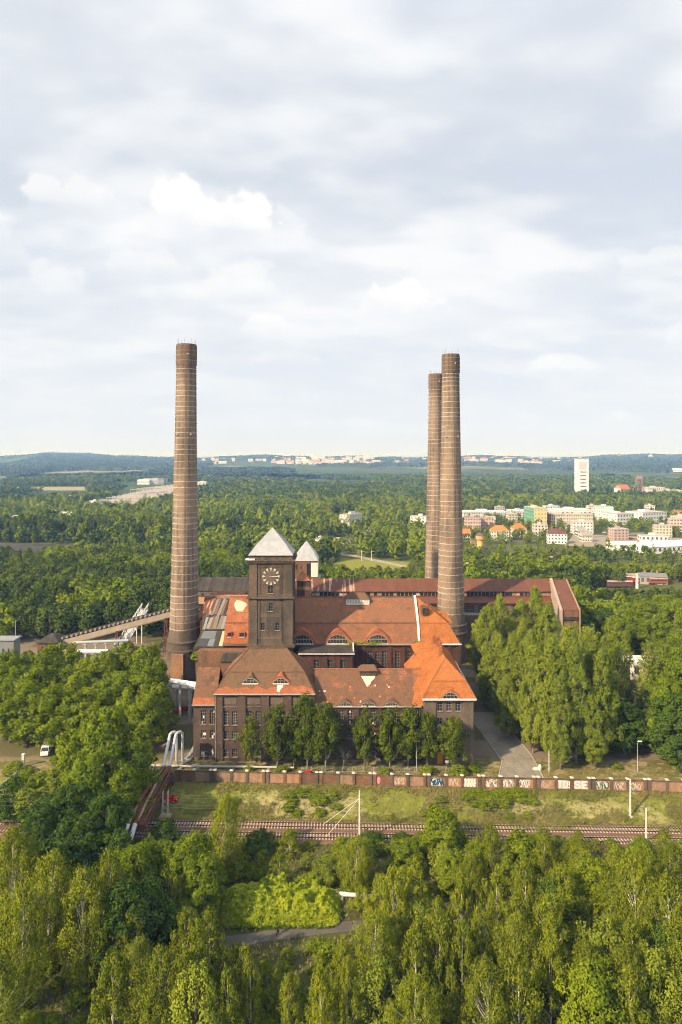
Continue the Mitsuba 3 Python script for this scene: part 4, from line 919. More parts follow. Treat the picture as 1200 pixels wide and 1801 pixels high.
for a, b in zip(pill[:-1], pill[1:]):
    y0, y1 = float(wall_y(a)), float(wall_y(b))
    if b - a < 1.5: bs = 'brick_tower'
    else: bs = ['brick_wall', 'brick_pale', 'brick_wall', 'brick_wall', 'brick_orange'][int(abs(a * 3)) % 5]; panels.append((a + .34, b - .34))
    m = MB().add([(a + .3, y0 - .14, -.7), (b - .3, y1 - .14, -.7), (b - .3, y1 + .14, -.7), (a + .3, y0 + .14, -.7), (a + .3, y0 - .14, 2.62), (b - .3, y1 - .14, 2.62), (b - .3, y1 + .14, 2.62), (a + .3, y0 + .14, 2.62)], BOX8)
    put('panel', m, bs, k)
    put('coping', MB().add([(a + .3, y0 - .24, 2.62), (b - .3, y1 - .24, 2.62), (b - .3, y1 + .24, 2.62), (a + .3, y0 + .24, 2.62), (a + .3, y0 - .24, 2.78), (b - .3, y1 - .24, 2.78), (b - .3, y1 + .24, 2.78), (a + .3, y0 + .24, 2.78)], BOX8), 'brick_tower', k)
    put('plinth', MB().add([(a + .3, y0 - .22, -1), (b - .3, y1 - .22, -1), (b - .3, y1 + .2, -1), (a + .3, y0 + .2, -1), (a + .3, y0 - .22, .35), (b - .3, y1 - .22, .35), (b - .3, y1 + .2, .35), (a + .3, y0 + .2, .35)], BOX8), 'brick_grey', k)
def on_wall(v2, lift):
    """Flat paint on the wall: (x, z) -> a thin sheet hugging the panel."""
    return np.c_[v2[:, 0], wall_y(v2[:, 0]) - .145 - lift, v2[:, 1]]
def paint(polys, col, lift, m):
    for gm in polys:
        for q in getattr(gm, 'geoms', [gm]):
            if q.is_empty or q.area < 1e-4: continue
            v, f = trimesh.creation.triangulate_polygon(q, engine='earcut')
            m.add(on_wall(v, lift), f, col)
    return m
def scribble(x0, x1, r, n, w):
    ls = []
    for i in range(n):
        c = x0 + (x1 - x0) * (i + .5) / n
        t = np.linspace(0, 1, 9)
        ls.append(LineString(np.c_[c + (x1 - x0) / n * .45 * np.sin(t * r.uniform(3, 7) + r.uniform(0, 6)), 1.45 + .75 * np.cos(t * r.uniform(2, 6) + r.uniform(0, 6))]).buffer(w, 3))
    return unary_union(ls)
gr_ = np.random.default_rng(55)
for x0, x1 in panels:
    um = 600 + FPX * (x0 + x1) / 2 / 158.5
    m = MB()
    if 664 < um < 683: paint([Polygon(LineString([(x0 + .5, 1.2), (x0 + .55, 1.9)]).buffer(.42).exterior), sbox(x0 + .2, .7, x0 + .8, 1.2)], (.72, .25, .30), .004, m)
    elif 755 < um < 785:
        paint([sbox(x0 + .05, .55, x1 - .05, 2.2)], (.62, .63, .62), .004, m); paint([scribble(x0 + .2, x1 - .2, gr_, 6, .17)], (.03, .09, .17), .008, m)
    elif 812 < um < 842: paint([Polygon(LineString([(x0 + .3 + i * .75, .7), (x0 + .6 + i * .75, 1.5), (x0 + .45 + i * .75, 2.1)]).buffer(.33).exterior) for i in range(4)], (.68, .67, .63), .004, m)
    elif 850 < um < 879 or 879 < um < 935: paint([scribble(x0 + .3, x1 - .3, gr_, 5, .19)], (.64, .63, .61), .004, m); paint([scribble(x0 + .3, x1 - .3, gr_, 4, .05)], (.10, .09, .11), .008, m)
    elif 945 < um < 975: paint([scribble(x0 + .2, x1 - .8, gr_, 3, .13)], (.42, .33, .27), .004, m)
    elif 975 < um < 1035:
        tx = meshkit.text_mesh('TD!' if um < 1004 else 'SE', 1.75, .003, True)
        v = np.array(tx.vertices); w = v[:, 0].max() - v[:, 0].min()
        v2 = np.c_[(v[:, 0] - v[:, 0].min()) * (x1 - x0 - .25) / w + x0 + .12, v[:, 1] + .6]
        paint([sbox(x0 + .05, .5, x1 - .05, 2.45).intersection(scribble(x0, x1, gr_, 5, .5))], (.48, .45, .43), .004, m)
        m.add(on_wall(v2, .008) - np.c_[0 * v[:, 2], v[:, 2], 0 * v[:, 2]], tx.faces, (.74, .73, .71))
    elif 1040 < um < 1068: paint([scribble(x0 + .2, x1 - .2, gr_, 6, .2)], (.52, .55, .50), .004, m); paint([scribble(x0 + .2, x1 - .2, gr_, 6, .09)], (.02, .08, .07), .008, m)
    elif 690 < um < 715 or 787 < um < 812 or 1070 < um < 1130: paint([scribble(x0 + .3, x1 - .3, gr_, 5, .1)], (.50, .44, .39), .004, m)
    if m.v: put('graffiti', m, 'painted', k, label='white bubble letters sprayed on a wall panel' if 975 < um < 1035 else None)

# ---------------------------------------------------------------- railway in the cutting
def track_y(x): return 147.75 - .025 * x
bed = MB()
xsb = np.linspace(-120, 120, 61)
prof = [(-7.3, -.45), (-6.0, .08), (2.0, .08), (3.3, -.45)]
rows = [[(x, track_y(x) + o, -3.0 + z + .12) for x in xsb] for o, z in prof]
for r0, r1 in zip(rows[:-1], rows[1:]):
    for i in range(60): bed.add([r0[i], r0[i + 1], r1[i + 1], r1[i]], [[0, 1, 2, 3]])
structure('track_bed', bed, 'ballast_stone')
for off in (0, -4.1):
    tk = thing('railway_track', 'far track of the railway, nearer the grassy bank' if off == 0 else 'near track of the railway, beside the birch belt', 'railway track')
    sl = MB()
    for x in np.arange(-110, 110, .68):
        y = track_y(x) + off
        sl.box(x - .14, x + .14, y - 1.3, y - .35, -2.86, -2.70, (.50, .46, .40)).box(x - .14, x + .14, y + .35, y + 1.3, -2.86, -2.70, (.50, .46, .40)).box(x - .12, x + .12, y - .35, y + .35, -2.86, -2.72, (.42, .38, .33))
    put('sleepers', sl, 'painted', tk, kind='stuff')
    for o in (-.755, .755):
        a, b = np.array([-112, track_y(-112) + off + o, -2.6]), np.array([112, track_y(112) + off + o, -2.6])
        m = MB()
        for w, z0, z1 in ((.075, -.11, -.07), (.02, -.07, .03), (.04, .03, .07)):
            m.add([(p[0], p[1] + s * w, p[2] + z) for z in (z0, z1) for p, s in ((a, -1), (b, -1), (b, 1), (a, 1))], BOX8, (.10, .055, .04))
        put('rail', m, 'painted', tk)
def mast(label, x, y, h, z0=None, arms=(), guys=(), col=(.62, .60, .57)):
    kk = thing('catenary_mast', label, 'mast')
    z0 = float(ground_z(x, y)) if z0 is None else z0
    put('pole', MB().tube([(x, y, z0 - .4), (x, y, z0 + h)], [.24, .15], 8, col), 'painted', kk)
    put('footing', MB().box(x - .45, x + .45, y - .45, y + .45, z0 - .5, z0 + .25, (.5, .47, .42)), 'painted', kk)
    for dy, z in arms:
        put('arm', MB().tube([(x, y, z0 + z), (x, y + dy, z0 + z + .45)], .045, 5, (.35, .35, .35)).tube([(x, y, z0 + z + 1.1), (x, y + dy * .95, z0 + z + .5)], .035, 5, (.35, .35, .35)), 'painted', kk)
        put('insulator', MB().tube([(x, y + .3 * np.sign(dy), z0 + z + .07), (x, y + .75 * np.sign(dy), z0 + z + .17)], .10, 6, (.30, .16, .10)), 'painted', kk)
    for gx_, gy2 in guys:
        put('guy_wire', MB().tube([(x, y, z0 + h * .86), (gx_, gy2, float(ground_z(gx_, gy2)))], .05, 5, (.62, .62, .6)), 'painted', kk)
    return kk
MASTS = [(4.0, 145.0 + 4.6, 10.4), (66.5, 150.2, 9.0), (-58, 151.5, 10.0)]
mast('pale concrete catenary mast with two slanting guy wires', 4.0, 142.0, 11.0, -3.0, ((4.3, 6.8),), ((-4.2, 148.6), (-3.4, 143.6)))
mast('pale catenary mast on the bank at the right, taller one of two', X(1109, 150.5), 150.5, 8.6, None, ((-3.0, 6.0),))
mast('shorter catenary mast to the right, near the birch tops', X(1137, 141.4), 141.4, 7.6, -3.0, ((2.9, 5.6),))
wires = thing('overhead_wire', 'thin overhead contact wires hung above the railway tracks', 'wire')
for y_, z_ in ((147.6, 3.1), (147.6, 4.4), (143.6, 3.0), (143.6, 4.3)):
    put('strand', MB().tube([(x, y_ - .025 * x, z_ + (.0 if z_ < 4 else 1.0 * ((x - 4) / 31 % 2 - 1) ** 2 - .7)) for x in np.linspace(-110, 110, 45)], .018, 4, (.22, .20, .19), False), 'painted', wires)

# ---------------------------------------------------------------- district heating pipes across the cutting
for i, (ox, lab) in enumerate(((-.75, 'left one of two silver heating pipes bridging the railway cutting'), (.75, 'right one of two silver heating pipes bridging the railway cutting'))):
    kk = thing('heating_pipe', lab, 'pipe')
    xx = -42.7 + ox
    silver = MB().tube([(xx + .2, 160.4, 4.4), (xx - .05, 167.6, 9.3), (xx + .2, 168.3, 9.5), (xx + .8, 169.2, 9.3)], .38, 10)
    put('silver_bend', silver, 'galvanised', kk, 40)
    put('riser', MB().tube([(xx + .8, 169.2, 9.3), (xx + 1.1, 169.8, 8.8), (xx + 1.1, 169.9, 1.6), (xx + 1.4, 170.2, 1.0), (xx + 2.6, 172.2, 1.0)], .34, 10), 'galvanised', kk, 40)
    rp = [(xx + .25, 160.5, 4.4), (xx - .3, 152, 4.7), (xx - .7, 144, 4.4), (xx - .9, 137, 3.4)]
    put('rusty_pipe', MB().tube(rp, .44, 10), 'rust_sheet', kk, 40, label='rusty bare stretch over the railway')
    put('silver_run', MB().tube([(xx - .9, 137.2, 3.45), (xx - 1.0, 132, .8), (xx - 1.0, 121, -.2), (xx - 1.0, 118.5, -5)], .5, 10), 'galvanised', kk, 40)
    for y_ in (163.5, 166): put('strap', MB().tube([(xx + .02, y_, 6.3 if y_ < 165 else 8.2), (xx + .02, y_ + .18, 6.43 if y_ < 165 else 8.33)], .42, 10, (.40, .42, .44)), 'painted', kk)
sup = thing('pipe_support', 'lattice steel trestle on a concrete block under the rusty pipes', 'support')
sx_, sy_ = X(291, 151.5), 151.5
zg = float(ground_z(sx_, sy_))
for a in (-.7, .7):
    for b in (-.5, .5): put('post', MB().tube([(sx_ + a, sy_ + b, zg), (sx_ + a * .8, sy_ + b * .8, 3.2)], .08, 5, (.62, .62, .60)), 'painted', sup)
for q in range(3):
    z0, z1 = zg + .4 + q * 1.5, zg + 1.8 + q * 1.5
    put('brace', MB().tube([(sx_ - .7, sy_ - .5, z0), (sx_ + .68, sy_ - .5, z1)], .05, 5, (.6, .6, .58)).tube([(sx_ + .7, sy_ - .52, z0), (sx_ - .68, sy_ - .52, z1)], .05, 5, (.6, .6, .58)), 'painted', sup)
put('footing', MB().box(sx_ - 1.3, sx_ + 1.3, sy_ - 1.0, sy_ + 1.0, zg - .8, zg + .5, (.52, .46, .38)), 'painted', sup)
gs = thing('pipe_bridge', 'rusty lattice girder carrying the pipes over the railway', 'bridge')
for ox in (-2.0, 2.0):
    m = MB()
    pts = [(-43.1 + ox, y_, 4.3 - (160 - y_) * .03) for y_ in np.linspace(160, 138, 12)]
    m.tube(pts, .16, 5); m.tube([(p[0], p[1], p[2] - 1.5) for p in pts], .16, 5)
    for p, q in zip(pts[:-1], pts[1:]): m.tube([p, (q[0], q[1], q[2] - 1.5)], .09, 4); m.tube([(p[0], p[1], p[2] - 1.5), q], .09, 4)
    put('girder', m, 'rust_sheet', gs)
for y_ in np.linspace(160, 138, 12): put('cross_beam', MB().box(-45.2, -41.0, y_ - .12, y_ + .12, 3.25 - (160 - y_) * .03, 3.5 - (160 - y_) * .03), 'rust_sheet', gs)
put('deck', MB().add([(-45.0, 160, 3.52), (-41.2, 160, 3.52), (-41.2, 138, 2.86), (-45.0, 138, 2.86), (-45.0, 160, 3.6), (-41.2, 160, 3.6), (-41.2, 138, 2.94), (-45.0, 138, 2.94)], BOX8), 'rust_sheet', gs)
put('abutment', MB().box(-45.6, -40.6, 160.0, 161.6, -1, 3.2), 'brick_grey', gs)
gp = thing('ground_pipe', 'pair of dark pipes running along the left end of the office building', 'pipe')
for o in (0, 1.3):
    put('length', MB().tube([(-40.4 + o * .3, 172 + o, 1.0), (-39.9 + o * .2, 176, 1.1), (-39.8 + o * .2, 190, 1.3)], .42, 8, (.30, .32, .33)), 'painted', gp)
gp = thing('ground_pipe', 'grey pipe lying on low blocks along the lane behind the wall', 'pipe')
put('length', MB().tube([(-52, 169.3, .75), (-40, 168.8, .75), (-20, 168.4, .7), (-12, 168.3, .6)], .27, 8, (.45, .45, .43)), 'painted', gp)
for x in np.arange(-50, -11, 4.5): put('block', MB().box(x - .3, x + .3, 168.3, 169.4, -.2, .52, (.42, .39, .34)), 'painted', gp)
gp = thing('ground_pipe', 'white wrapped pipe showing between the birches beside the path', 'pipe')
put('length', MB().tube([(-2.4, 126.2, -3.5), (4, 125.4, -3.5), (8, 124.8, -3.5), (17, 124.4, -3.5)], .38, 9, (.70, .71, .72)), 'painted', gp)
for x in (0, 6, 12): put('saddle', MB().box(x - .4, x + .4, 124.6, 126.2, -4.3, -3.75, (.42, .40, .37)), 'painted', gp)
# chain-link fence on the lane
k = thing('wire_fence', 'low grey wire fence between the forecourt trees and the lane', 'fence')
for x in np.arange(-10, 30, 2.6):
    put('post', MB().tube([(x, 166.9, -.2), (x, 166.9, 1.45)], .05, 5, (.40, .40, .38)), 'painted', k)
for z in (.35, .9, 1.4): put('rail', MB().tube([(-10, 166.9, z), (29, 166.9, z)], .03, 4, (.42, .42, .40)), 'painted', k)

# ---------------------------------------------------------------- lamps, posts, small things
def lamp(label, x, y, h, arm=1.3, two=False, col=(.45, .46, .46)):
    kk = thing('street_lamp', label, 'street lamp')
    z0 = float(ground_z(x, y))
    put('pole', MB().tube([(x, y, z0 - .2), (x, y, z0 + h)], [.11, .06], 7, col), 'painted', kk)
    for s in ((1, -1) if two else (1,)):
        put('arm', MB().tube([(x, y, z0 + h - .05), (x + s * arm * .6, y, z0 + h + .38), (x + s * arm, y - .1, z0 + h + .45)], .045, 6, col), 'painted', kk)
        put('lamp_head', MB().box(x + s * arm - .15 * s - .38, x + s * arm + .15 * s + .38, y - .26, y + .08, z0 + h + .38, z0 + h + .56, (.72, .73, .74)), 'painted', kk)
lamp('pale street lamp on the dry lawn near the right edge', X(1122, 167.5), 167.5, 7.2, .5)
lamp('slim lamp among the forecourt trees beside the right door', X(733, 168), 168, 7.0, .3)
lamp('double headed street lamp at the left edge under dark trees', X(16, 184), 184, 8.5, 2.0, True)
k = thing('pole', 'thin pale pole on the grass right of the drive', 'pole')
put('shaft', MB().tube([(X(966, 167), 167, -.1), (X(966, 167), 167, 5.4)], .10, 7, (.60, .62, .64)), 'painted', k); put('cap', MB().tube([(X(966, 167), 167, 5.4), (X(966, 167), 167, 5.55)], .14, 7, (.3, .3, .3)), 'painted', k)
k = thing('pole', 'tall thin grey mast behind the far left building', 'pole')
put('shaft', MB().tube([(X(27, 262), 262, 0), (X(27, 262), 262, Z(1091, 262))], [.2, .08], 7, (.55, .56, .56)), 'painted', k); put('base', MB().box(X(27, 262) - .4, X(27, 262) + .4, 261.6, 262.4, -.2, .5, (.4, .4, .38)), 'painted', k)
k = thing('signpost', 'short post with a small white sign at the right door', 'sign')
put('post', MB().tube([(X(786, 169), 169, -.2), (X(786, 169), 169, 1.7)], .05, 5, (.4, .4, .4)), 'painted', k); put('plate', MB().box(X(786, 169) - .4, X(786, 169) + .4, 168.9, 168.94, 1.4, 2.1, (.75, .75, .75)), 'painted', k)
k = thing('signpost', 'dark post with a round sign among the forecourt trees', 'sign')
put('post', MB().tube([(X(667, 169), 169, -.2), (X(667, 169), 169, 2.7)], .05, 5, (.25, .25, .25)), 'painted', k); put('plate', MB().tube([(X(667, 169), 168.9, 2.4), (X(667, 169), 168.85, 2.4)], .35, 12, (.6, .6, .58)), 'painted', k)
k = thing('concrete_stone', 'white upright stone on the grass beside the drive', 'stone')
m = trimesh.creation.icosphere(2, 1.0); m.apply_scale([.42, .35, .9]); m.apply_translation([X(950, 168), 168, .75]); m.vertices += (meshkit.noise(m.vertices * 2.3, 3)[:, None] - .5) * .3
put('block', MB().tm(m, (.70, .70, .68)), 'painted', k)
m = trimesh.creation.icosphere(2, 1.0); m.apply_scale([.9, .5, .35]); m.apply_translation([X(944, 168), 168.3, .25]); m.vertices += (meshkit.noise(m.vertices * 2.3, 5)[:, None] - .5) * .3
put('foot', MB().tm(m, (.62, .58, .50)), 'painted', k)
k = thing('concrete_post', 'white concrete post at the left beside the pale railing', 'post')
put('shaft', MB().box(X(41, 170) - .3, X(41, 170) + .3, 169.7, 170.3, -.3, 3.2, (.62, .63, .60)).box(X(41, 170) - .38, X(41, 170) + .38, 169.6, 170.4, 3.2, 3.35, (.66, .66, .63)), 'painted', k)
k = thing('railing', 'pale grey panel railing at the left edge', 'railing')
for i in range(6):
    y_ = 157 + i * 2.0
    x = -81.3 + (y_ - 157) * .08
    put('post', MB().box(x - .07, x + .07, y_ - .07, y_ + .07, -.6, 1.7, (.6, .62, .64)), 'painted', k)
    if i < 5:
        put('panel', MB().add([(x, y_ + .12, .35), (x + .14, y_ + 1.85, .35), (x + .19, y_ + 1.85, .35), (x + .05, y_ + .12, .35), (x, y_ + .12, 1.5), (x + .14, y_ + 1.85, 1.5), (x + .19, y_ + 1.85, 1.5), (x + .05, y_ + .12, 1.5)], BOX8, (.52, .57, .62)), 'painted', k)
        put('top_rail', MB().tube([(x, y_, 1.66), (x + .16, y_ + 2, 1.66)], .05, 5, (.72, .73, .74)), 'painted', k)

def car(label, x, y, rz, col, L=4.2, W=1.74, H=1.45, van=False):
    kk = thing('parked_van' if van else 'parked_car', label, 'van' if van else 'car')
    z0 = float(ground_z(x, y)) + (.12 if abs(y - wall_y(x) - 3) < 2.5 else .03)
    pr = [(-.5, .30), (-.5, .60), (-.47, .82), (-.44, .92), (-.32, 1.0), (-.22, 1.40), (.12, 1.45), (.28, .98), (.46, .85), (.5, .62), (.5, .30)] if not van else [(-.5, .35), (-.5, 2.1), (-.47, 2.25), (.22, 2.25), (.30, 2.15), (.40, 1.25), (.49, 1.1), (.5, .35)]
    s = H / 1.45 if not van else H / 2.25
    poly = Polygon([(a * L, b * s) for a, b in pr])
    def pris(p, w, taper=.0):
        v, f = extrude_xz(p, -w / 2, w); v = v.copy()
        hi = v[:, 2] > .95 * s; v[hi, 1] *= 1 - taper
        return v, f
    def P(m): return m.turn(rz, x, y, z0)
    put('body', P(MB().add(*pris(poly, W, .2 if not van else .04), col)), 'painted', kk)
    if not van:
        glass = [(-.315, 1.02), (-.215, 1.36), (.11, 1.40), (.262, 1.0)]
        put('side_windows', P(MB().add(*pris(Polygon([(a * L, b * s) for a, b in glass]), W + .02, .18))), 'window_glass', kk)
        for q0, q1 in (((.272, 1.01), (.135, 1.405)), ((-.318, 1.03), (-.228, 1.36))):
            o = .03 if q0[0] > 0 else -.03
            put('windscreen', P(MB().add([(q0[0] * L + o, -W * .40, q0[1] * s + .02), (q0[0] * L + o, W * .40, q0[1] * s + .02), (q1[0] * L + o, W * .36, q1[1] * s + .02), (q1[0] * L + o, -W * .36, q1[1] * s + .02)], [[0, 1, 2, 3]])), 'window_glass', kk)
    else:
        put('windscreen', P(MB().add([(.405 * L, -W * .44, 1.25 * s), (.405 * L, W * .44, 1.25 * s), (.315 * L, W * .42, 2.1 * s), (.315 * L, -W * .42, 2.1 * s)], [[0, 1, 2, 3]])), 'window_glass', kk)
        put('side_windows', P(MB().box(.12 * L, .3 * L, -W / 2 - .015, W / 2 + .015, 1.35 * s, 1.95 * s)), 'window_glass', kk)
    for a in (-.31, .31):
        for b in (-1, 1):
            wk = put('wheel', P(MB().tube([(a * L, b * (W / 2 - .2), .32), (a * L, b * (W / 2 + .01), .32)], .32, 14, (.03, .03, .03))), 'painted', kk)
            put('rim', P(MB().tube([(a * L, b * (W / 2), .32), (a * L, b * (W / 2 + .025), .32)], .2, 10, (.5, .5, .5))), 'painted', wk)
    for b in (-1, 1):
        put('headlight', P(MB().box(.49 * L, .506 * L, b * W * .36 - .18, b * W * .36 + .18, .62, .78, (.8, .8, .78))), 'painted', kk)
        put('tail_light', P(MB().box(-.506 * L, -.49 * L, b * W * .38 - .14, b * W * .38 + .14, .66, .84, (.35, .02, .02))), 'painted', kk)
    return kk
car('small red car parked on the lane behind the brick wall', X(543, 163.6), 163.6 + .4, .03, (.50, .012, .018))
car('red car standing in the yard left of the office building', X(319, 207), 207, 1.15, (.42, .03, .035), 4.6, 1.8, 1.6)
car('bright red car half hidden under the pipe bridge', X(299, 156.5), 156.2, .05, (.60, .018, .012), 3.6, 1.6, 1.35)
car('white van parked under the trees at the far left', X(82, 178), 178, -1.4, (.74, .75, .76), 5.2, 2.0, 2.3, True)
car('orange red car glimpsed through the big yellow green tree', X(190, 160), 160, .2, (.58, .08, .03))

# ---------------------------------------------------------------- a person walking on the path
def hullbody(joints, bones, res):
    def ball(c, r): return m3.Manifold.sphere(r, 12).translate(list(map(float, c)))
    out = None
    for a, b in bones:
        (ca, ra), (cb, rb) = joints[a], joints[b]
        h = m3.Manifold.batch_hull([ball(ca, ra), ball(cb, rb)])
        out = h if out is None else out + h
    out = out.refine_to_length(res)
    q = out.to_mesh()
    t = trimesh.Trimesh(q.vert_properties[:, :3], q.tri_verts, process=True)
    trimesh.smoothing.filter_taubin(t, iterations=8)
    return t
J = {'hip': ((0, 0, .95), .13), 'belly': ((0, 0, 1.12), .13), 'chest': ((.02, 0, 1.32), .135), 'neck': ((.04, 0, 1.49), .055), 'head': ((.08, 0, 1.62), .098), 'crown': ((.07, 0, 1.69), .085), 'chin': ((.13, 0, 1.56), .05), 'nose': ((.185, 0, 1.615), .016)}
Bn = [('hip', 'belly'), ('belly', 'chest'), ('chest', 'neck'), ('neck', 'head'), ('head', 'crown'), ('head', 'chin'), ('head', 'nose')]
for s, n, st, ar in ((1, 'l', .26, -.16), (-1, 'r', -.24, .2)):
    J.update({n + 'hipj': ((0, .09 * s, .90), .105), n + 'knee': ((st * .55 + .05, .09 * s, .50), .068), n + 'ank': ((st, .09 * s, .10), .045), n + 'toe': ((st + .17, .10 * s, .045), .035),
              n + 'sh': ((.01, .19 * s, 1.40), .068), n + 'el': ((ar * .5 - .03, .25 * s, 1.13), .048), n + 'wr': ((ar + .04, .24 * s, .90), .033), n + 'palm': ((ar + .06, .24 * s, .83), .034)})
    Bn += [('hip', n + 'hipj'), (n + 'hipj', n + 'knee'), (n + 'knee', n + 'ank'), (n + 'ank', n + 'toe'), ('chest', n + 'sh'), (n + 'sh', n + 'el'), (n + 'el', n + 'wr'), (n + 'wr', n + 'palm')]
    for i in range(4):
        J[f'{n}f{i}'] = ((ar + .035 + .018 * i, .24 * s, .80), .009); J[f'{n}g{i}'] = ((ar + .045 + .018 * i, (.24 - .012) * s, .735 + .008 * abs(i - 1.5)), .008); Bn += [(n + 'palm', f'{n}f{i}'), (f'{n}f{i}', f'{n}g{i}')]
    J[n + 'th'] = ((ar + .105, .225 * s, .80), .009); Bn += [(n + 'palm', n + 'th')]
k = thing('person', 'person in dark clothes walking along the path', 'person')
PX_, PY_, PA = X(488, 115.6), 115.75, .15
PZ_ = float(ground_z(PX_, PY_)) + .06
body = hullbody(J, Bn, .025)
put('body', MB().tm(body, (.36, .22, .16)).turn(PA, PX_, PY_, PZ_), 'painted', k)
grow = lambda names, g_: {n: (J[n][0], J[n][1] + g_) for n in names}
jj = grow(['hip', 'belly', 'chest', 'lsh', 'lel', 'lwr', 'rsh', 'rel', 'rwr'], .018); jj['neck'] = ((.03, 0, 1.44), .075)
put('jacket', MB().tm(hullbody(jj, [('hip', 'belly'), ('belly', 'chest'), ('chest', 'neck'), ('chest', 'lsh'), ('lsh', 'lel'), ('lel', 'lwr'), ('chest', 'rsh'), ('rsh', 'rel'), ('rel', 'rwr')], .04), (.028, .026, .032)).turn(PA, PX_, PY_, PZ_), 'painted', k)
jj = grow(['hip', 'lhipj', 'lknee', 'rhipj', 'rknee'], .014); jj.update({n + 'ank': ((J[n + 'ank'][0][0], J[n + 'ank'][0][1], .13), .058) for n in 'lr'})
put('trousers', MB().tm(hullbody(jj, [('hip', 'lhipj'), ('lhipj', 'lknee'), ('lknee', 'lank'), ('hip', 'rhipj'), ('rhipj', 'rknee'), ('rknee', 'rank')], .04), (.03, .03, .045)).turn(PA, PX_, PY_, PZ_), 'painted', k)
for n in 'lr':
    jj = {'a': ((J[n + 'ank'][0][0], J[n + 'ank'][0][1], .07), .06), 'b': ((J[n + 'toe'][0][0], J[n + 'toe'][0][1], .05), .05)}
    put('shoe', MB().tm(hullbody(jj, [('a', 'b')], .03), (.02, .02, .02)).turn(PA, PX_, PY_, PZ_), 'painted', k)
put('hair', MB().tm(hullbody({'a': ((.045, 0, 1.68), .105), 'b': ((.0, 0, 1.60), .09)}, [('a', 'b')], .03), (.03, .022, .016)).turn(PA, PX_, PY_, PZ_), 'painted', k)
for s in (-1, 1):
    put('eye', MB().tm(trimesh.creation.icosphere(1, .012).apply_translation([.168, .034 * s, 1.635]), (.03, .03, .03)).turn(PA, PX_, PY_, PZ_), 'painted', k)
    put('ear', MB().tm(trimesh.creation.icosphere(1, .026).apply_translation([.075, .098 * s, 1.62]), (.36, .22, .16)).turn(PA, PX_, PY_, PZ_), 'painted', k)
put('mouth', MB().box(.168, .176, -.022, .022, 1.572, 1.580, (.25, .10, .09)).turn(PA, PX_, PY_, PZ_), 'painted', k)

# ---------------------------------------------------------------- conveyor, transfer house and pipe racks on the left
k = thing('transfer_house', 'small orange brick house at the foot of the conveyor', 'building')
hx0_, hx1_, hy_ = X(66, 250), X(101, 250), 250.0
facade(k, hx0_, hx1_, 0, 9.6, hy_, [(-111.6, 3.5, -109.6, 8.0), (-113.6, 4.5, -113.0, 8)], 'brick_orange')
put('wall', MB().box(hx0_, hx1_, hy_ + .45, 259, 0, 9.6), 'brick_orange', k)
window(k, -111.6, -109.6, 3.5, 8.0, hy_ + .25, 2, 4, (.2, .13, .1))
rf = MB(); e0 = [(hx0_ - .6, hy_ - .6), (hx1_ + .8, hy_ - .6), (hx1_ + .8, 259.5), (hx0_ - .6, 259.5)]
for a in range(4): rf.poly([(*e0[a], 9.6), (*e0[(a + 1) % 4], 9.6), ((hx0_ + hx1_) / 2, 254.5, 12.0)])
rf.box(hx0_ - .6, hx1_ + .8, hy_ - .6, 259.5, 9.3, 9.59)
put('roof', rf, 'tar_sheet', k)
k = thing('conveyor_bridge', 'long sloping conveyor gallery with pale side panels and dark ribbed roof', 'conveyor')
A, B = np.array([hx1_ - .4, 253, 7.2]), np.array([-52.0, 268, 19.5])
D = B - A
wv = np.array([0.0, 3.0, 0])
n_ = 34
for i in range(n_):
    p, q = A + D * i / n_, A + D * (i + .985) / n_
    sh_ = .95 + .1 * ((i * 7) % 5) / 5
    put('panel', MB().add([p, q, q + [0, 0, 2.1], p + [0, 0, 2.1], p + wv * .03, q + wv * .03, q + [0, .09, 2.1], p + [0, .09, 2.1]], BOX8, np.array((.50, .42, .32)) * sh_), 'painted', k)
    c = A + D * (i + .5) / n_
    put('roof_rib', MB().add([c + [-.35, -.12, 2.35], c + [.35, -.12, 2.35 + .14], c + [.35, -.12, 3.25], c + [-.35, -.12, 3.1], c + [-.35, .4, 2.35], c + [.35, .4, 2.49], c + [.35, .4, 3.25], c + [-.35, .4, 3.1]], BOX8, (.30, .27, .23)), 'painted', k)
put('roof', MB().add([A + [0, -.05, 2.12], B + [0, -.05, 2.12], B + [0, 1.5, 3.4], A + [0, 1.5, 3.4], A + wv + [0, 0, 2.1], B + wv + [0, 0, 2.1]], [[0, 1, 2, 3], [3, 2, 5, 4]]), 'tar_sheet', k)
put('floor', MB().add([A, B, B + wv, A + wv, A - [0, 0, .4], B - [0, 0, .4], B + wv - [0, 0, .4], A + wv - [0, 0, .4]], [[0, 1, 2, 3], [4, 5, 6, 7], [0, 4, 5, 1], [3, 2, 6, 7]], (.30, .25, .2)), 'painted', k)
put('back_panel', MB().add([A + wv, B + wv, B + wv + [0, 0, 2.1], A + wv + [0, 0, 2.1]], [[0, 1, 2, 3]], (.42, .36, .28)), 'painted', k)
for f in (.36, .68):
    p = A + D * f
    m = MB()
    for o in (0, 3): m.tube([(p[0] - 1.2, p[1] + o, 0), (p[0] - .2, p[1] + o, p[2])], .2, 5).tube([(p[0] + 1.2, p[1] + o, 0), (p[0] + .2, p[1] + o, p[2])], .2, 5)
    for z in np.arange(2, p[2] - 1, 2.4): m.tube([(p[0] - 1.1, p[1], z), (p[0] + 1, p[1], z + 1.6)], .1, 4)
    put('trestle', m, 'rust_sheet', k)
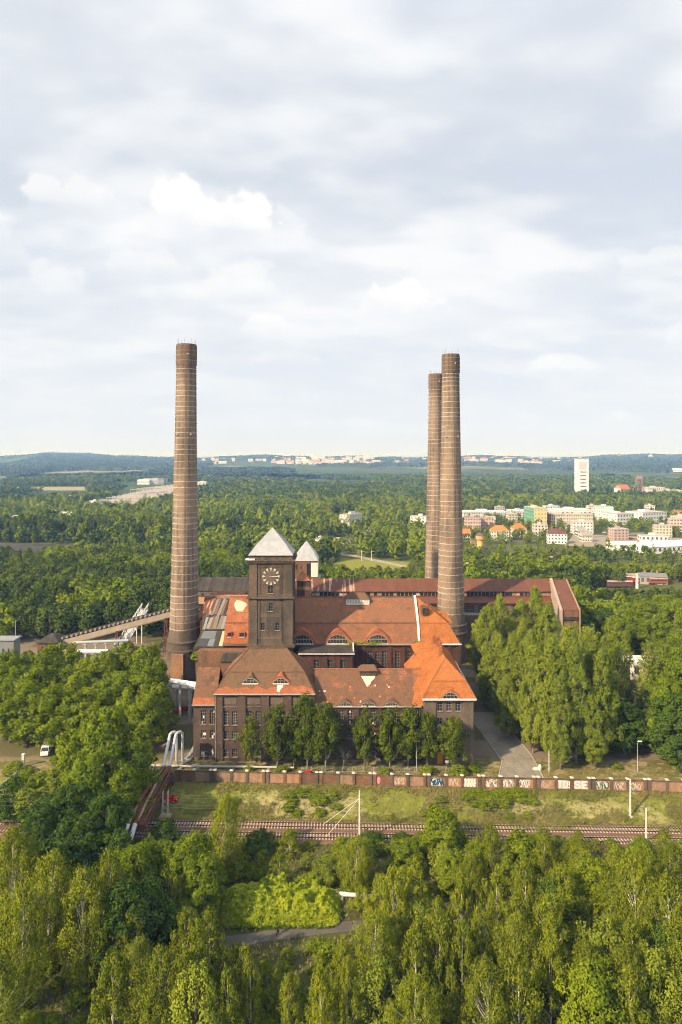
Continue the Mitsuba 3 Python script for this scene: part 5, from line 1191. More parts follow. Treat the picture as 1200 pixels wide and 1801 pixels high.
def pipe_rack(label, p0, p1, z, r, col, legs, name='overhead_pipe', n=1):
    kk = thing(name, label, 'pipe')
    p0, p1 = np.array([*p0, z]), np.array([*p1, z])
    for i in range(n): put('length', MB().tube([p0 + [0, i * (2 * r + .3), 0], p1 + [0, i * (2 * r + .3), 0]], r, 9, col), 'painted', kk)
    for f in np.linspace(.04, .96, legs):
        p = p0 + (p1 - p0) * f
        put('leg', MB().box(p[0] - .3, p[0] + .3, p[1] - .1, p[1] + .5, 0, z - r - .25, (.42, .45, .46)), 'painted', kk)
        put('saddle', MB().box(p[0] - .6, p[0] + .6, p[1] - .7, p[1] + n * (2 * r + .3) + .1, z - r - .25, z - r + .02, (.46, .48, .5)), 'painted', kk)
pipe_rack('grey overhead pipe on posts under the conveyor', (X(128, 240), 240), (X(226, 243), 243), Z(1129.5, 241), .55, (.40, .45, .46), 6)
pipe_rack('white overhead pipe below the grey one beside the conveyor', (X(90, 236), 236), (X(191, 236), 236), Z(1146, 236), .75, (.70, .72, .72), 5)
pipe_rack('white pipes on trestles behind the big left trees', (X(130, 212), 212), (X(345, 206), 206), 7.5, .5, (.68, .69, .70), 9, n=2)
pipe_rack('low white pipes between the left chimney and the office building', (X(298, 200), 200), (X(352, 196), 196), Z(1203, 198), .55, (.72, .73, .74), 4, n=2)
k = thing('sloping_truss_bridge', 'white lattice bridge sloping up behind the conveyor', 'bridge')
a, b = np.array([X(205, 252), 252, 4.5]), np.array([X(256, 292), 292, 12.5])
for o in (-1.4, 1.4):
    for dz in (0, 2.4): put('chord', MB().tube([a + [o, 0, dz], b + [o, 0, dz]], .22, 5, (.68, .69, .70)), 'painted', k)
    m = MB()
    for i in range(9):
        p, q = a + (b - a) * i / 9, a + (b - a) * (i + 1) / 9
        m.tube([p + [o, 0, 0], q + [o, 0, 2.4]], .14, 4, (.66, .67, .68)).tube([p + [o, 0, 2.4], q + [o, 0, 0]], .14, 4, (.66, .67, .68))
    put('lattice', m, 'painted', k)
put('deck', MB().add([a + [-1.3, 0, .1], a + [1.3, 0, .1], b + [1.3, 0, .1], b + [-1.3, 0, .1]], [[0, 1, 2, 3]], (.52, .53, .53)), 'painted', k)
for f in (.25, .75):
    p = a + (b - a) * f
    put('leg', MB().box(p[0] - 1.3, p[0] - .9, p[1], p[1] + .4, 0, p[2], (.6, .6, .6)).box(p[0] + .9, p[0] + 1.3, p[1], p[1] + .4, 0, p[2], (.6, .6, .6)), 'painted', k)
k = thing('grey_hall', 'grey metal sided hall at the far left edge', 'building')
put('wall', MB().box(-150, X(24, 245), 245, 250, 0, Z(1127, 245), (.21, .23, .25)), 'painted', k)
put('roof', MB().box(-150.4, X(24, 245) + .4, 244.6, 250.4, Z(1127, 245), Z(1127, 245) + .4, (.27, .29, .31)), 'painted', k)
for u in (4, 14): put('window', MB().box(X(u, 245), X(u + 2.5, 245), 244.93, 245.02, 6.6, 8.6), 'window_glass', k)
k = thing('brick_shed', 'small brick outbuilding with a grassy top beside the left chimney', 'shed')
put('wall', MB().box(X(344, 214), X(362, 214), 214, 220, 0, 14.2), 'brick_grey', k)
put('parapet', MB().box(X(343, 214), X(363, 214), 213.8, 220.2, 14.2, 14.6), 'brick_grey', k)
put('roof', MB().add([(X(330, 206), 206, 3.0), (X(352, 206), 206, 3.4), (X(358, 213.7), 213.7, 6.4), (X(338, 213.7), 213.7, 6.4)], [[0, 1, 2, 3]]), 'tar_sheet', k)
put('foot', MB().box(X(338, 207), X(345, 207), 207, 213, 0, 5.6), 'brick_pale', k)

# ---------------------------------------------------------------- buildings far behind
POS = {}
FOOT = []      # their footprints, kept clear of trees
def block(label, u, d, w, dp, h, rz=0.0, col=(.6, .58, .54), roof=(.3, .3, .3), floors=4, cols=8, style='flat', rh=3.0, name='apartment_block', cat='building', group=None, win=(.10, .11, .12), side=None, z=0.0, ww=.5, doors=True):
    kk = thing(name, label, cat, group)
    POS[kk] = (X(u, d), d)
    x, y = X(u, d), d
    z = float(ground_z(x, y)) + z
    side = side or tuple(np.array(col) * .98)
    P = lambda m: m.turn(rz, x, y, z)
    m = MB().box(-w / 2, w / 2, 0, dp, -1.5, h, col)
    put('wall', P(m), 'painted', kk)
    if side != tuple(np.array(col) * .98): put('gable_wall', P(MB().box(-w / 2 - .12, -w / 2 - .02, .05, dp - .05, 0, h - .1, side)), 'painted', kk)
    r = MB()
    if style == 'flat':
        r.box(-w / 2 - .25, w / 2 + .25, -.25, dp + .25, h, h + .45, roof).box(-w * .12, w * .1, dp * .4, dp * .8, h + .45, h + 2.4, tuple(np.array(col) * .9))
    elif style == 'gable':
        e = .5
        r.add([(-w / 2 - e, -e, h - .2), (w / 2 + e, -e, h - .2), (w / 2 + e, dp / 2, h + rh), (-w / 2 - e, dp / 2, h + rh), (w / 2 + e, dp + e, h - .2), (-w / 2 - e, dp + e, h - .2)], [[0, 1, 2, 3], [3, 2, 4, 5]], roof)
        r.add([(-w / 2, 0, h - .1), (-w / 2, dp / 2, h + rh - .2), (-w / 2, dp, h - .1), (w / 2, 0, h - .1), (w / 2, dp / 2, h + rh - .2), (w / 2, dp, h - .1)], [[0, 1, 2], [3, 4, 5]], col)
    else:
        e, q = .5, min(w / 2, dp / 2)
        r.add([(-w / 2 - e, -e, h), (w / 2 + e, -e, h), (w / 2 + e, dp + e, h), (-w / 2 - e, dp + e, h), (-w / 2 + q, dp / 2, h + rh), (w / 2 - q + .01, dp / 2, h + rh)], [[0, 1, 5, 4], [2, 3, 4, 5], [1, 2, 5, 5], [3, 0, 4, 4]], roof)
    rk_ = put('roof', P(r), 'painted', kk)
    if style != 'flat' and w > 9:
        for q in (-.25, .2): put('chimney', P(MB().box(w * q - .45, w * q + .45, dp * .5 - .45, dp * .5 + .45, h + rh * .6, h + rh + 1.3, (.40, .22, .15))), 'painted', rk_)
    if floors:
        m = MB()
        fh = h / floors
        for f in range(floors):
            for c in range(cols):
                a = -w / 2 + w * (c + .5) / cols
                m.box(a - w / cols * ww / 2, a + w / cols * ww / 2, -.06, .01, f * fh + fh * .32, f * fh + fh * .78, win)
            for c in range(max(1, int(cols * dp / w))):
                b = dp * (c + .5) / max(1, int(cols * dp / w))
                for s in (-1, 1): m.box(s * w / 2 - .16, s * w / 2 + .16, b - .7, b + .7, f * fh + fh * .32, f * fh + fh * .78, win)
        put('windows' if floors * cols > 1 else 'window', P(m), 'painted', kk, kind='stuff')
    FOOT.append(affinity.translate(affinity.rotate(sbox(-w / 2 - 4, -5, w / 2 + 4, dp + 5), math.degrees(rz), origin=(0, 0)), x, y))
    return kk
def V(v, d): return Z(v, d)
block('cream five storey block standing alone in the trees', 606, 696, 12.5, 24, 18.5, -.62, (.66, .63, .55), (.36, .34, .31), 5, 3, win=(.34, .33, .30))
block('white block with balconies left of the rear chimneys', 738, 690, 20, 12, 17, -.3, (.68, .68, .66), (.4, .4, .4), 5, 5, win=(.25, .26, .27))
block('low white flat roofed hut behind the white roofed tower', 559, 588, 9.5, 11, 6, -.3, (.74, .74, .73), (.5, .5, .48), 1, 2, name='flat_roofed_hut')
block('long low concrete platform building beside the small hut', 594, 600, 25, 9, 3.4, .12, (.55, .52, .46), (.52, .50, .46), 1, 5, name='low_building')
block('long white industrial hall behind the pink apartments', 852, 842, 58, 22, 9.5, .03, (.62, .66, .70), (.60, .63, .65), 2, 22, name='industrial_hall', win=(.30, .34, .38), ww=.8)
block('pink apartment block nearest the chimneys', 832, 705, 17, 11, 14.5, -.1, (.54, .41, .38), (.35, .28, .25), 4, 6)
block('red and white apartment block beside the pink one', 857, 715, 15, 11, 13, -.1, (.60, .42, .36), (.34, .27, .24), 4, 5, side=(.7, .66, .6))
block('house with orange roof just right of the front chimney', 818, 622, 11, 9, 7.2, .1, (.66, .62, .55), (.58, .20, .07), 2, 4, 'gable', 4.2, 'house', 'house')
block('white house with bright orange hipped roof and dormers', 880, 628, 17, 10, 9, -.05, (.72, .71, .69), (.60, .21, .07), 3, 7, 'hip', 5.0, 'house', 'house')
block('orange roofed house half hidden behind a round tree', 915, 650, 13, 10, 9, .05, (.68, .65, .58), (.58, .19, .06), 2, 4, 'hip', 4.6, 'house', 'house')
block('yellow gabled apartment block with a green end wall', 951, 742, 15, 34, 21.5, .06, (.60, .54, .28), (.42, .43, .42), 5, 4, side=(.10, .30, .23), win=(.42, .38, .22))
gb = 'apartment_block_003' if 'apartment_block_003' in labels else None
block('cream and red apartment block right of the yellow one', 984, 752, 19, 11, 14, .05, (.60, .53, .45), (.38, .36, .34), 4, 7, side=(.6, .2, .16))
block('long cream apartment block with many windows', 1020, 748, 30, 11, 14.5, -.04, (.60, .56, .46), (.40, .38, .35), 4, 12)
block('white house with dark brown hipped roof above the sidings', 981, 603, 17, 11, 9.4, -.16, (.74, .74, .74), (.14, .075, .065), 3, 6, 'hip', 4.4, 'house', 'house')
block('teal topped white building in the middle of the town', 1066, 800, 18, 14, 19, -.05, (.70, .72, .72), (.30, .44, .40), 5, 7, win=(.25, .36, .36))
block('white flat block with grey roof right of the teal building', 1101, 772, 26, 26, 12.5, .38, (.74, .73, .70), (.36, .35, .34), 3, 6)
block('long white building with balconies near the right edge', 1152, 790, 40, 26, 13, .42, (.74, .74, .73), (.42, .42, .41), 3, 9, win=(.2, .21, .22))
block('white shop hall left of the teal building', 1010, 838, 46, 30, 12, .03, (.70, .70, .69), (.60, .60, .58), 1, 8, name='industrial_hall')
block('low grey hall with blue strip behind the yellow block', 915, 850, 26, 20, 10, .0, (.40, .48, .55), (.62, .64, .64), 1, 5, name='industrial_hall')
block('white roofed shed at the edge of the town yard', 1098, 560, 24, 10, 5.2, -.08, (.74, .74, .73), (.78, .78, .76), 0, 1, 'gable', 2.2, 'shed', 'shed')
block('white warehouse with broad pale roof at the right edge', 1182, 545, 46, 20, 6.0, .26, (.66, .67, .68), (.74, .73, .70), 1, 10, 'gable', 3.4, 'warehouse', 'warehouse', win=(.10, .10, .11))
block('low white office at the top of the town yard', 1152, 622, 24, 10, 5.0, -.08, (.72, .72, .71), (.42, .42, .42), 1, 6, name='low_building')
block('yellow round towered house below the pink apartments', 838, 570, 8, 7, 5.5, 0, (.58, .44, .20), (.20, .13, .10), 1, 3, 'gable', 2.2, 'house', 'house')
kk = thing('water_tower', 'small yellow brick water tower with a dark cap', 'water tower')
wx, wy = X(845, 566), 566
put('shaft', MB().lathe([(3.0, 0), (2.7, 7.5), (3.3, 8.5)], wx, wy, 16, (.58, .42, .16)), 'painted', kk); put('tank', MB().lathe([(3.3, 8.5), (3.9, 9.2), (3.9, 12.2), (3.6, 12.4)], wx, wy, 16, (.52, .36, .14)), 'painted', kk); put('cap', MB().lathe([(4.2, 12.3), (2.0, 14.2), (.05, 14.8)], wx, wy, 16, (.16, .10, .08)), 'painted', kk)
block('white two storey house among trees left of the water tower', 655, 640, 10, 9, 5.5, .3, (.60, .58, .54), (.3, .27, .25), 1, 3, 'gable', 2.6, 'house', 'house')
block('grey roofed low house beside the field track', 683, 540, 9, 7, 4.0, .2, (.62, .58, .48), (.30, .29, .28), 1, 3, 'gable', 2.0, 'house', 'house')
block('low pale shed among the trees at the right, brown boards', 1128, 236, 12, 7, 6.2, -.2, (.60, .57, .50), (.70, .69, .66), 1, 4, 'gable', 1.6, 'shed', 'shed')
block('shed with an orange red roof at the right edge', 1168, 226, 10, 7, 4.4, -.35, (.50, .46, .40), (.52, .17, .08), 1, 3, 'gable', 2.4, 'shed', 'shed')
block('grey roofed depot building beside the red wagons', 1150, 412, 16, 10, 5.0, -.2, (.34, .34, .33), (.19, .20, .21), 1, 5, 'gable', 1.6, 'shed', 'shed')
kk = thing('concrete_mast', 'stout white mast beside the red wagons', 'mast')
put('shaft', MB().tube([(X(1121, 400), 400, 0), (X(1121, 400), 400, Z(1010, 400))], [.9, .8], 8, (.66, .65, .62)), 'painted', kk); put('cap', MB().tube([(X(1121, 400), 400, Z(1010, 400)), (X(1121, 400), 400, Z(1008.5, 400))], 1.0, 8, (.5, .5, .48)), 'painted', kk)
g = np.random.default_rng(71)
for i in range(20):
    for _ in range(40):
        d = g.uniform(600, 930); u = g.uniform(815, 1215); x = X(u, d)
        w, dp = g.uniform(10, 24), g.uniform(8, 12)
        if not any(f.intersects(sbox(x - w / 2 - 3, d - 3, x + w / 2 + 3, d + dp + 3)) for f in FOOT): break
    else: continue
    tall = g.uniform() < .62
    c = [(.66, .66, .64), (.60, .57, .50), (.56, .47, .42), (.64, .65, .67), (.54, .50, .40), (.46, .35, .31)][g.integers(6)]
    cn = 'white beige pinkish pale ochre reddish'.split()[[(.66, .66, .64), (.60, .57, .50), (.56, .47, .42), (.64, .65, .67), (.54, .50, .40), (.46, .35, .31)].index(c)]
    if tall: block(f'{cn} block among the town houses', u, d, w, dp, g.uniform(10, 14), g.uniform(-.15, .15), c, (.42, .41, .40), 4, max(3, int(w / 3)), name='town_block', group=f'{cn} blocks filling the town')
    else: block(f'small {cn} pitched roof house in the town', u, d, w * .7, dp, g.uniform(5, 7.5), g.uniform(-.3, .3), c, [(.40, .16, .08), (.22, .13, .10), (.30, .29, .28), (.42, .41, .40)][g.integers(4)], 2, 4, 'gable', 3.4, 'town_house', 'house', group=f'small {cn} town houses')
g = np.random.default_rng(72)
for i, (u, d) in enumerate(((20, 1000), (58, 940), (92, 860), (112, 800), (70, 1080), (128, 1150), (30, 780), (100, 1000))):
    block('pale house far left among the trees', u, d, g.uniform(9, 16), 9, g.uniform(7, 10), g.uniform(-.3, .3), (.70, .69, .66), (.52, .50, .48), 2, 3, 'gable', 3, 'cottage', 'house', group='pale houses far left among the trees')
# wagons
def wagon(label, u, d, L, col, rz, zt=3.9, z=0.0):
    kk = thing('railway_wagon', label, 'wagon', None)
    x = X(u, d)
    P = lambda m: m.turn(rz, x, d, z)
    put('body', P(MB().box(-L / 2, L / 2, -1.4, 1.4, 1.15, zt, col)), 'painted', kk)
    put('roof', P(MB().add([(-L / 2 - .1, -1.5, zt), (L / 2 + .1, -1.5, zt), (L / 2 + .1, 0, zt + .6), (-L / 2 - .1, 0, zt + .6), (L / 2 + .1, 1.5, zt), (-L / 2 - .1, 1.5, zt)], [[0, 1, 2, 3], [3, 2, 4, 5]], (.42, .36, .32))), 'painted', kk)
    put('window_strip', P(MB().box(-L / 2 + .6, L / 2 - .6, -1.45, 1.45, 2.4, 3.2, (.07, .07, .08))), 'painted', kk)
    for q in (-.36, .36): put('bogie', P(MB().box(L * q - 1.6, L * q + 1.6, -1.2, 1.2, .3, 1.14, (.05, .045, .04))), 'painted', kk)
for i, (lab, u, d, L, c, rz) in enumerate([
        ('orange wagon on the siding below the white house', 934, 503, 12, (.62, .16, .05), -.06), ('dark brown wagon behind the orange one', 957, 500, 13, (.22, .07, .055), -.06),
        ('orange wagon at the left of the depot sidings', 1080, 420, 13, (.66, .15, .03), -.06), ('brown wagon between orange and crimson wagons', 1104, 418, 9, (.20, .10, .07), -.06), ('crimson wagon in the depot sidings', 1130, 415, 13, (.42, .03, .05), -.06),
        ('rust brown wagon nearest the dark round tree', 1158, 412, 11, (.30, .10, .06), -.06), ('dark wagon in the front row of the depot sidings', 1090, 402, 15, (.14, .06, .055), -.06), ('brown flat wagon behind the front row', 1112, 426, 20, (.34, .26, .21), -.06)]):
    wagon(lab, u, d, L, c, rz)
# the mine: white shaft tower, headframe, gabled brick house, halls
kk = thing('shaft_tower', 'tall white slab like winding tower on the horizon at the right', 'tower')
x0, x1, yd, zt = X(1015.5, 1300), X(1036, 1300), 1300, Z(808, 1300)
zb_ = float(ground_z(x0, yd))
put('wall', MB().box(x0, x1, yd, yd + 15, zb_ - 2, zt, (.72, .73, .74)), 'painted', kk)
put('louvre', MB().box(x0 + 4, x1 - 4, yd - .2, yd - .02, zt - 20, zt - 5, (.52, .53, .54)), 'painted', kk)
for z in np.linspace(zt - 26, zb_ + 20, 5): put('window_band', MB().box(x0 + 6, x1 - 5, yd - .2, yd - .02, z, z + 2.2, (.16, .17, .19)), 'painted', kk)
put('door', MB().box(x0 + 5, x1 - 4, yd - .2, yd - .02, zb_, zb_ + 9, (.12, .13, .14)), 'painted', kk)
put('parapet', MB().box(x0 - .5, x1 + .5, yd - .5, yd + 15.5, zt, zt + 1.2, (.70, .70, .70)), 'painted', kk)
block('long low grey hall to the right of the white shaft tower', 1062, 1290, 62, 18, 8, 0, (.55, .58, .60), (.62, .65, .66), 1, 14, name='industrial_hall')
block('gabled brick engine house beside the headframe', 1101, 1290, 22, 20, 17, .3, (.50, .25, .17), (.42, .16, .10), 3, 4, 'gable', 8, 'mine_building', side=(.62, .58, .5))
block('brown machine house under the headframe', 1126, 1285, 30, 18, 10, 0, (.36, .20, .15), (.34, .16, .12), 2, 8, name='mine_building')
block('cream mine hall right of the headframe', 1155, 1280, 34, 22, 20, .05, (.66, .62, .54), (.44, .42, .40), 3, 8, name='mine_building')
block('lower cream mine hall at the far right', 1180, 1275, 26, 20, 15, .05, (.62, .58, .52), (.46, .38, .34), 2, 7, name='mine_building')
block('grey mine shed at the right edge beside the cream halls', 1197, 1280, 22, 18, 13, .0, (.60, .62, .63), (.5, .5, .5), 2, 5, name='mine_building')
kk = thing('headframe', 'rusty lattice headframe with winding wheels', 'headframe')
hx, hy2 = X(1125, 1290), 1290
m = MB(); top_ = Z(843, 1290)
for a, b in ((-4, -4), (4, -4), (4, 4), (-4, 4)): m.tube([(hx + a * 1.7, hy2 + b, 8), (hx + a * .8, hy2 + b * .8, top_)], .55, 4, (.30, .20, .16))
m.tube([(hx - 16, hy2, 8), (hx - 3, hy2, top_)], .7, 4, (.30, .2, .16))
for z in np.arange(10, top_ - 3, 5): m.tube([(hx - 6, hy2 - 4, z), (hx + 6, hy2 - 4, z + 4)], .4, 4, (.3, .2, .16)).tube([(hx + 6, hy2 - 4, z), (hx - 6, hy2 - 4, z + 4)], .4, 4, (.3, .2, .16))
put('frame', m, 'painted', kk); put('platform', MB().box(hx - 7, hx + 7, hy2 - 5, hy2 + 5, top_, top_ + 1.2, (.34, .25, .2)), 'painted', kk)
for o in (-3, 3): put('wheel', MB().tube([(hx + o, hy2 - .4, top_ + 4), (hx + o, hy2 + .4, top_ + 4)], 3.4, 14, (.34, .22, .17)), 'painted', kk)
# rail yard gantries on the left, factory beyond, long pale roofs
g = np.random.default_rng(77)
for i in range(26):
    y = 985 + i * 36
    xa, xb = (-392 - (y - 960) * .06, -308 - (y - 960) * .09) if y < 1400 else (-455 + (y - 1400) * .1, -340 - (y - 1400) * .1)
    kk = thing('track_gantry', 'white portal gantry above the pale rail yard', 'gantry', 'gantries across the distant rail yard'); POS[kk] = ((xa + xb) / 2, y)
    m = MB()
    for x in (xa, (xa + xb) / 2, xb): m.tube([(x, y, 0), (x, y, 9.5)], .38, 5, (.5, .5, .48))
    put('posts', m, 'painted', kk, kind='stuff'); put('beam', MB().box(xa, xb, y - .35, y + .35, 9, 9.9, (.5, .5, .48)), 'painted', kk)
wagon('line of dark wagons standing in the distant rail yard', 272, 1420, 90, (.22, .16, .15), 1.2)
for lab, u, d, w, dp, h, c, rc in [('white factory hall far left beyond the rail yard', 252, 1880, 34, 30, 14, (.72, .72, .72), (.7, .7, .7)), ('grey factory hall beside the white one', 272, 1890, 58, 30, 16, (.42, .45, .48), (.45, .47, .5)), ('dark factory shed at the right of the far factory', 283, 1870, 18, 20, 17, (.22, .23, .25), (.3, .3, .3)),
                                 ('long white warehouse roof at the edge of the forest', 472, 1960, 76, 26, 8, (.76, .77, .78), (.78, .78, .78)), ('pale hall right of the left chimney on the forest edge', 355, 1850, 22, 20, 9, (.72, .70, .66), (.66, .66, .64)),
                                 ('long pale blue hall behind the rear chimneys', 832, 2150, 80, 40, 10, (.62, .66, .70), (.64, .67, .70)), ('white hut in the trees left of the rail yard', 164, 1010, 13, 10, 12, (.70, .72, .74), (.5, .5, .5)),
                                 ('white shed low among the left trees', 50, 905, 18, 10, 6, (.74, .73, .70), (.72, .72, .7)), ('white cottage among the trees at the left edge', 6, 870, 12, 9, 6, (.72, .70, .66), (.7, .69, .66)), ('grey shed at the left above the coal yard', 34, 700, 10, 8, 5, (.6, .6, .6), (.66, .66, .66)),
                                 ('brown ruin in the woods left of the shaft tower', 970, 1340, 52, 16, 12, (.36, .20, .15), (.38, .22, .17)), ('tall white store at the far right horizon', 1195, 3100, 50, 40, 16, (.76, .76, .76), (.78, .78, .78))]:
    block(lab, u, d, w, dp, h, 0, c, rc, 1 if w > 12 else 0, max(2, int(w / 4)), name='distant_hall', win=(.35, .36, .38))
for u, hgt in ((630, 44), (642, 50), (656, 46), (358, 26), (374, 30)):
    block({630: 'leftmost of three pale tower blocks on the far slope', 642: 'middle one of three pale tower blocks on the far slope', 656: 'rightmost of three pale tower blocks on the far slope', 358: 'pale tower block on the skyline right of the left chimney', 374: 'second pale tower block on the skyline right of the left chimney'}[u], u, 5100, 24, 20, hgt, 0, (.70, .68, .64), (.5, .5, .5), 6, 4, name='tower_block')
g = np.random.default_rng(5)
HILL = {}
for i in range(190):
    c = g.choice([400, 520, 585, 690, 850, 930, 990, 1110], p=[.06, .2, .22, .13, .17, .12, .06, .04])
    u = c + g.normal() * 34
    d = g.uniform(4300, 6300)
    w, h = g.uniform(14, 60), g.uniform(10, 20)
    x = X(u, d); z = float(ground_z(x, d))
    m = MB()
    ci, ri = g.integers(4), g.integers(3)
    col, rc = [(.54, .52, .49), (.48, .49, .50), (.46, .41, .35), (.56, .56, .56)][ci], [(.45, .2, .13), (.5, .48, .45), (.66, .64, .6)][ri]
    kind_ = f"{'long' if w > 36 else 'short'} {('cream', 'grey', 'tan', 'white')[ci]} building with {('red', 'grey', 'pale')[ri]} roof on the far hillside"
    kk = thing('distant_building', kind_, 'building', kind_)
    POS[kk] = (x, d); HILL.setdefault(kind_, []).append(kk)
    put('wall', MB().box(x - w / 2, x + w / 2, d, d + 14, z - 4, z + h, col), 'painted', kk)
    put('roof', MB().add([(x - w / 2 - 1, d - 1, z + h), (x + w / 2 + 1, d - 1, z + h), (x + w / 2 + 1, d + 7, z + h + 4), (x - w / 2 - 1, d + 7, z + h + 4), (x + w / 2 + 1, d + 15, z + h), (x - w / 2 - 1, d + 15, z + h)], [[0, 1, 2, 3], [3, 2, 4, 5]], rc), 'painted', kk)
for i, (u, d, c) in enumerate([(1108, 640, (.1, .16, .3)), (1113, 636, (.1, .2, .36)), (1119, 634, (.55, .04, .06)), (1124, 640, (.7, .7, .72)), (1134, 628, (.65, .65, .66)), (1064, 690, (.68, .68, .68)), (1086, 700, (.5, .5, .52))]):
    car(['blue car, leftmost in the town yard', 'second blue car in the town yard', 'red car in the town yard', 'white car behind the red one in the town yard', 'silver car at the right in the town yard', 'white car on the town road', 'grey car on the town road'][i], X(u, d), d, .3, c)
for i, u in enumerate((636, 654)):
    kk = thing('catenary_mast', 'pale mast beside the field track, ' + ('left' if i == 0 else 'right') + ' one of two', 'mast'); x = X(u, 505)
    put('pole', MB().tube([(x, 505, 0), (x, 505, 8.5)], [.3, .2], 6, (.66, .66, .64)), 'painted', kk); put('arm', MB().box(x - .1, x + 2.2, 504.9, 505.1, 7.4, 7.6, (.6, .6, .6)), 'painted', kk)
for i, (u, d, h) in enumerate(((918, 430, 14), (822, 420, 12), (942, 470, 10), (1022, 380, 9))):
    kk = thing('lighting_mast', ['grey lattice mast rising from the trees before the rusty shed', 'thin mast right of the front chimney above the trees', 'short pale mast beside the orange wagon', 'pale lamp mast in the trees right of the shed'][i], 'mast'); x = X(u, d)
    put('pole', MB().tube([(x, d, 0), (x, d, h)], [.32, .22], 6, (.55, .55, .54)), 'painted', kk); put('head', MB().box(x - .9, x + .9, d - .3, d + .3, h, h + .5, (.6, .6, .6)), 'painted', kk)

# ---------------------------------------------------------------- trees, one by one
r = np.random.default_rng(2024)
def htop(v, d, x):
    return Z(v, d) - float(ground_z(x, d))
for i, (u, d, v, R, kind, lab) in enumerate([
        (441, 168.6, 1264, 2.4, 'yard', 'small round tree, leftmost in the row before the office building'), (488, 167.8, 1249, 3.2, 'yard', 'tree with yellowing crown, second from left in the forecourt row'), (517, 168.8, 1272, 2.4, 'yard', 'thin forecourt tree squeezed beside the big twin tree'),
        (541, 168.6, 1231, 3.7, 'yard', 'tallest dark green tree of the forecourt row'), (573, 167.4, 1240, 3.9, 'yard', 'broad bright forecourt tree with leaning pale stem'), (641, 168.2, 1253, 2.5, 'yard', 'narrow tree standing free in the middle of the forecourt'),
        (686, 168.2, 1255, 3.5, 'yard', 'yellow green bushy tree right of the forecourt middle'), (718, 169.2, 1250, 3.3, 'yard', 'dark forecourt tree behind the slim lamp'), (752, 169.0, 1262, 2.8, 'yard', 'narrow forecourt tree close to the grey right end'), (797, 167.6, 1264, 3.2, 'yard', 'rightmost forecourt tree before the orange door')]):
    x = X(u, d); tree('forecourt_tree', lab, 'tree', kind, x, d, htop(v, d, x), R, seed=40 + i, i=i % 5)
kk = thing('bare_tree', 'dead leafless small tree in the dark gap of the forecourt row', 'tree')
tt = MB(); bx_, by_ = X(604, 168.5), 168.5
g = np.random.default_rng(6)
put('trunk', MB().tube([(bx_, by_, -.2), (bx_ + .1, by_, 2.4), (bx_, by_, 4.4)], [.17, .12, .06], 6), 'bark_pale', kk)
for i in range(13):
    z = g.uniform(1.6, 4.2); a = g.uniform(0, 6.28); L = g.uniform(1.2, 2.4)
    p = np.array([bx_, by_, z]); q = p + [L * .6 * math.cos(a), L * .6 * math.sin(a), L * .8]; s = q + [L * .4 * math.cos(a + .5), L * .4 * math.sin(a + .5), L * .5]
    put('branch', MB().tube([p, q, s], [.06, .035, .012], 4), 'bark_pale', kk)
POP = [(858, 218, 1082, 5.0), (884, 226, 1052, 5.2), (912, 234, 1043, 5.4), (942, 236, 1042, 5.4), (966, 226, 1058, 4.8), (873, 205, 1130, 4.6), (906, 196, 1118, 4.8), (930, 190, 1096, 5.0), (960, 200, 1078, 5.2), (894, 188, 1180, 3.8), (938, 178, 1150, 4.4),
       (972, 175, 1122, 5.2), (1000, 182, 1092, 5.2), (1014, 172, 1140, 4.6), (1040, 176, 1128, 4.6), (1066, 182, 1170, 4.4), (986, 168.5, 1200, 3.6), (1046, 168.8, 1208, 3.6), (1058, 172, 1150, 4.2), (916, 212, 1085, 4.6), (848, 226, 1102, 4.6), (852, 236, 1078, 4.8), (856, 211, 1150, 4.0), (846, 248, 1086, 4.4)]
PLAB = {0: 'tall poplar right beside the front chimney and dark gap', 4: 'poplar in front of the pale parapet of the rusty shed', 9: 'lower leafy poplar overhanging the drive', 12: 'tall light poplar in the middle of the right stand', 16: 'foremost small poplar left of the pale pole', 17: 'yellowish foremost poplar with pale trunk on the lawn'}
for i, (u, d, v, R) in enumerate(POP):
    x = X(u, d); tree('poplar_tree', PLAB.get(i, 'tall leafy poplar in the dense stand right of the drive'), 'poplar tree', 'poplar', x, d, htop(v + (i * 37 % 5 - 2) * 7, d, x), R * .80, None if i in PLAB else 'poplars in the stand right of the drive', seed=300 + i)
for i, (u, d, v, R) in enumerate([(1024, 190, 1112, 3.2), (1046, 196, 1104, 3.4), (1064, 192, 1118, 3.0), (1034, 203, 1100, 3.2), (1084, 198, 1135, 3.0), (1106, 204, 1132, 3.2), (1134, 197, 1128, 3.0), (1010, 212, 1098, 3.2)]):
    x = X(u, d); tree('sparse_poplar', 'thin crowned poplar with bare grey branches showing', 'poplar tree', 'spindly', x, d, htop(v, d, x), R, 'sparse poplars with bare branches', seed=350 + i)
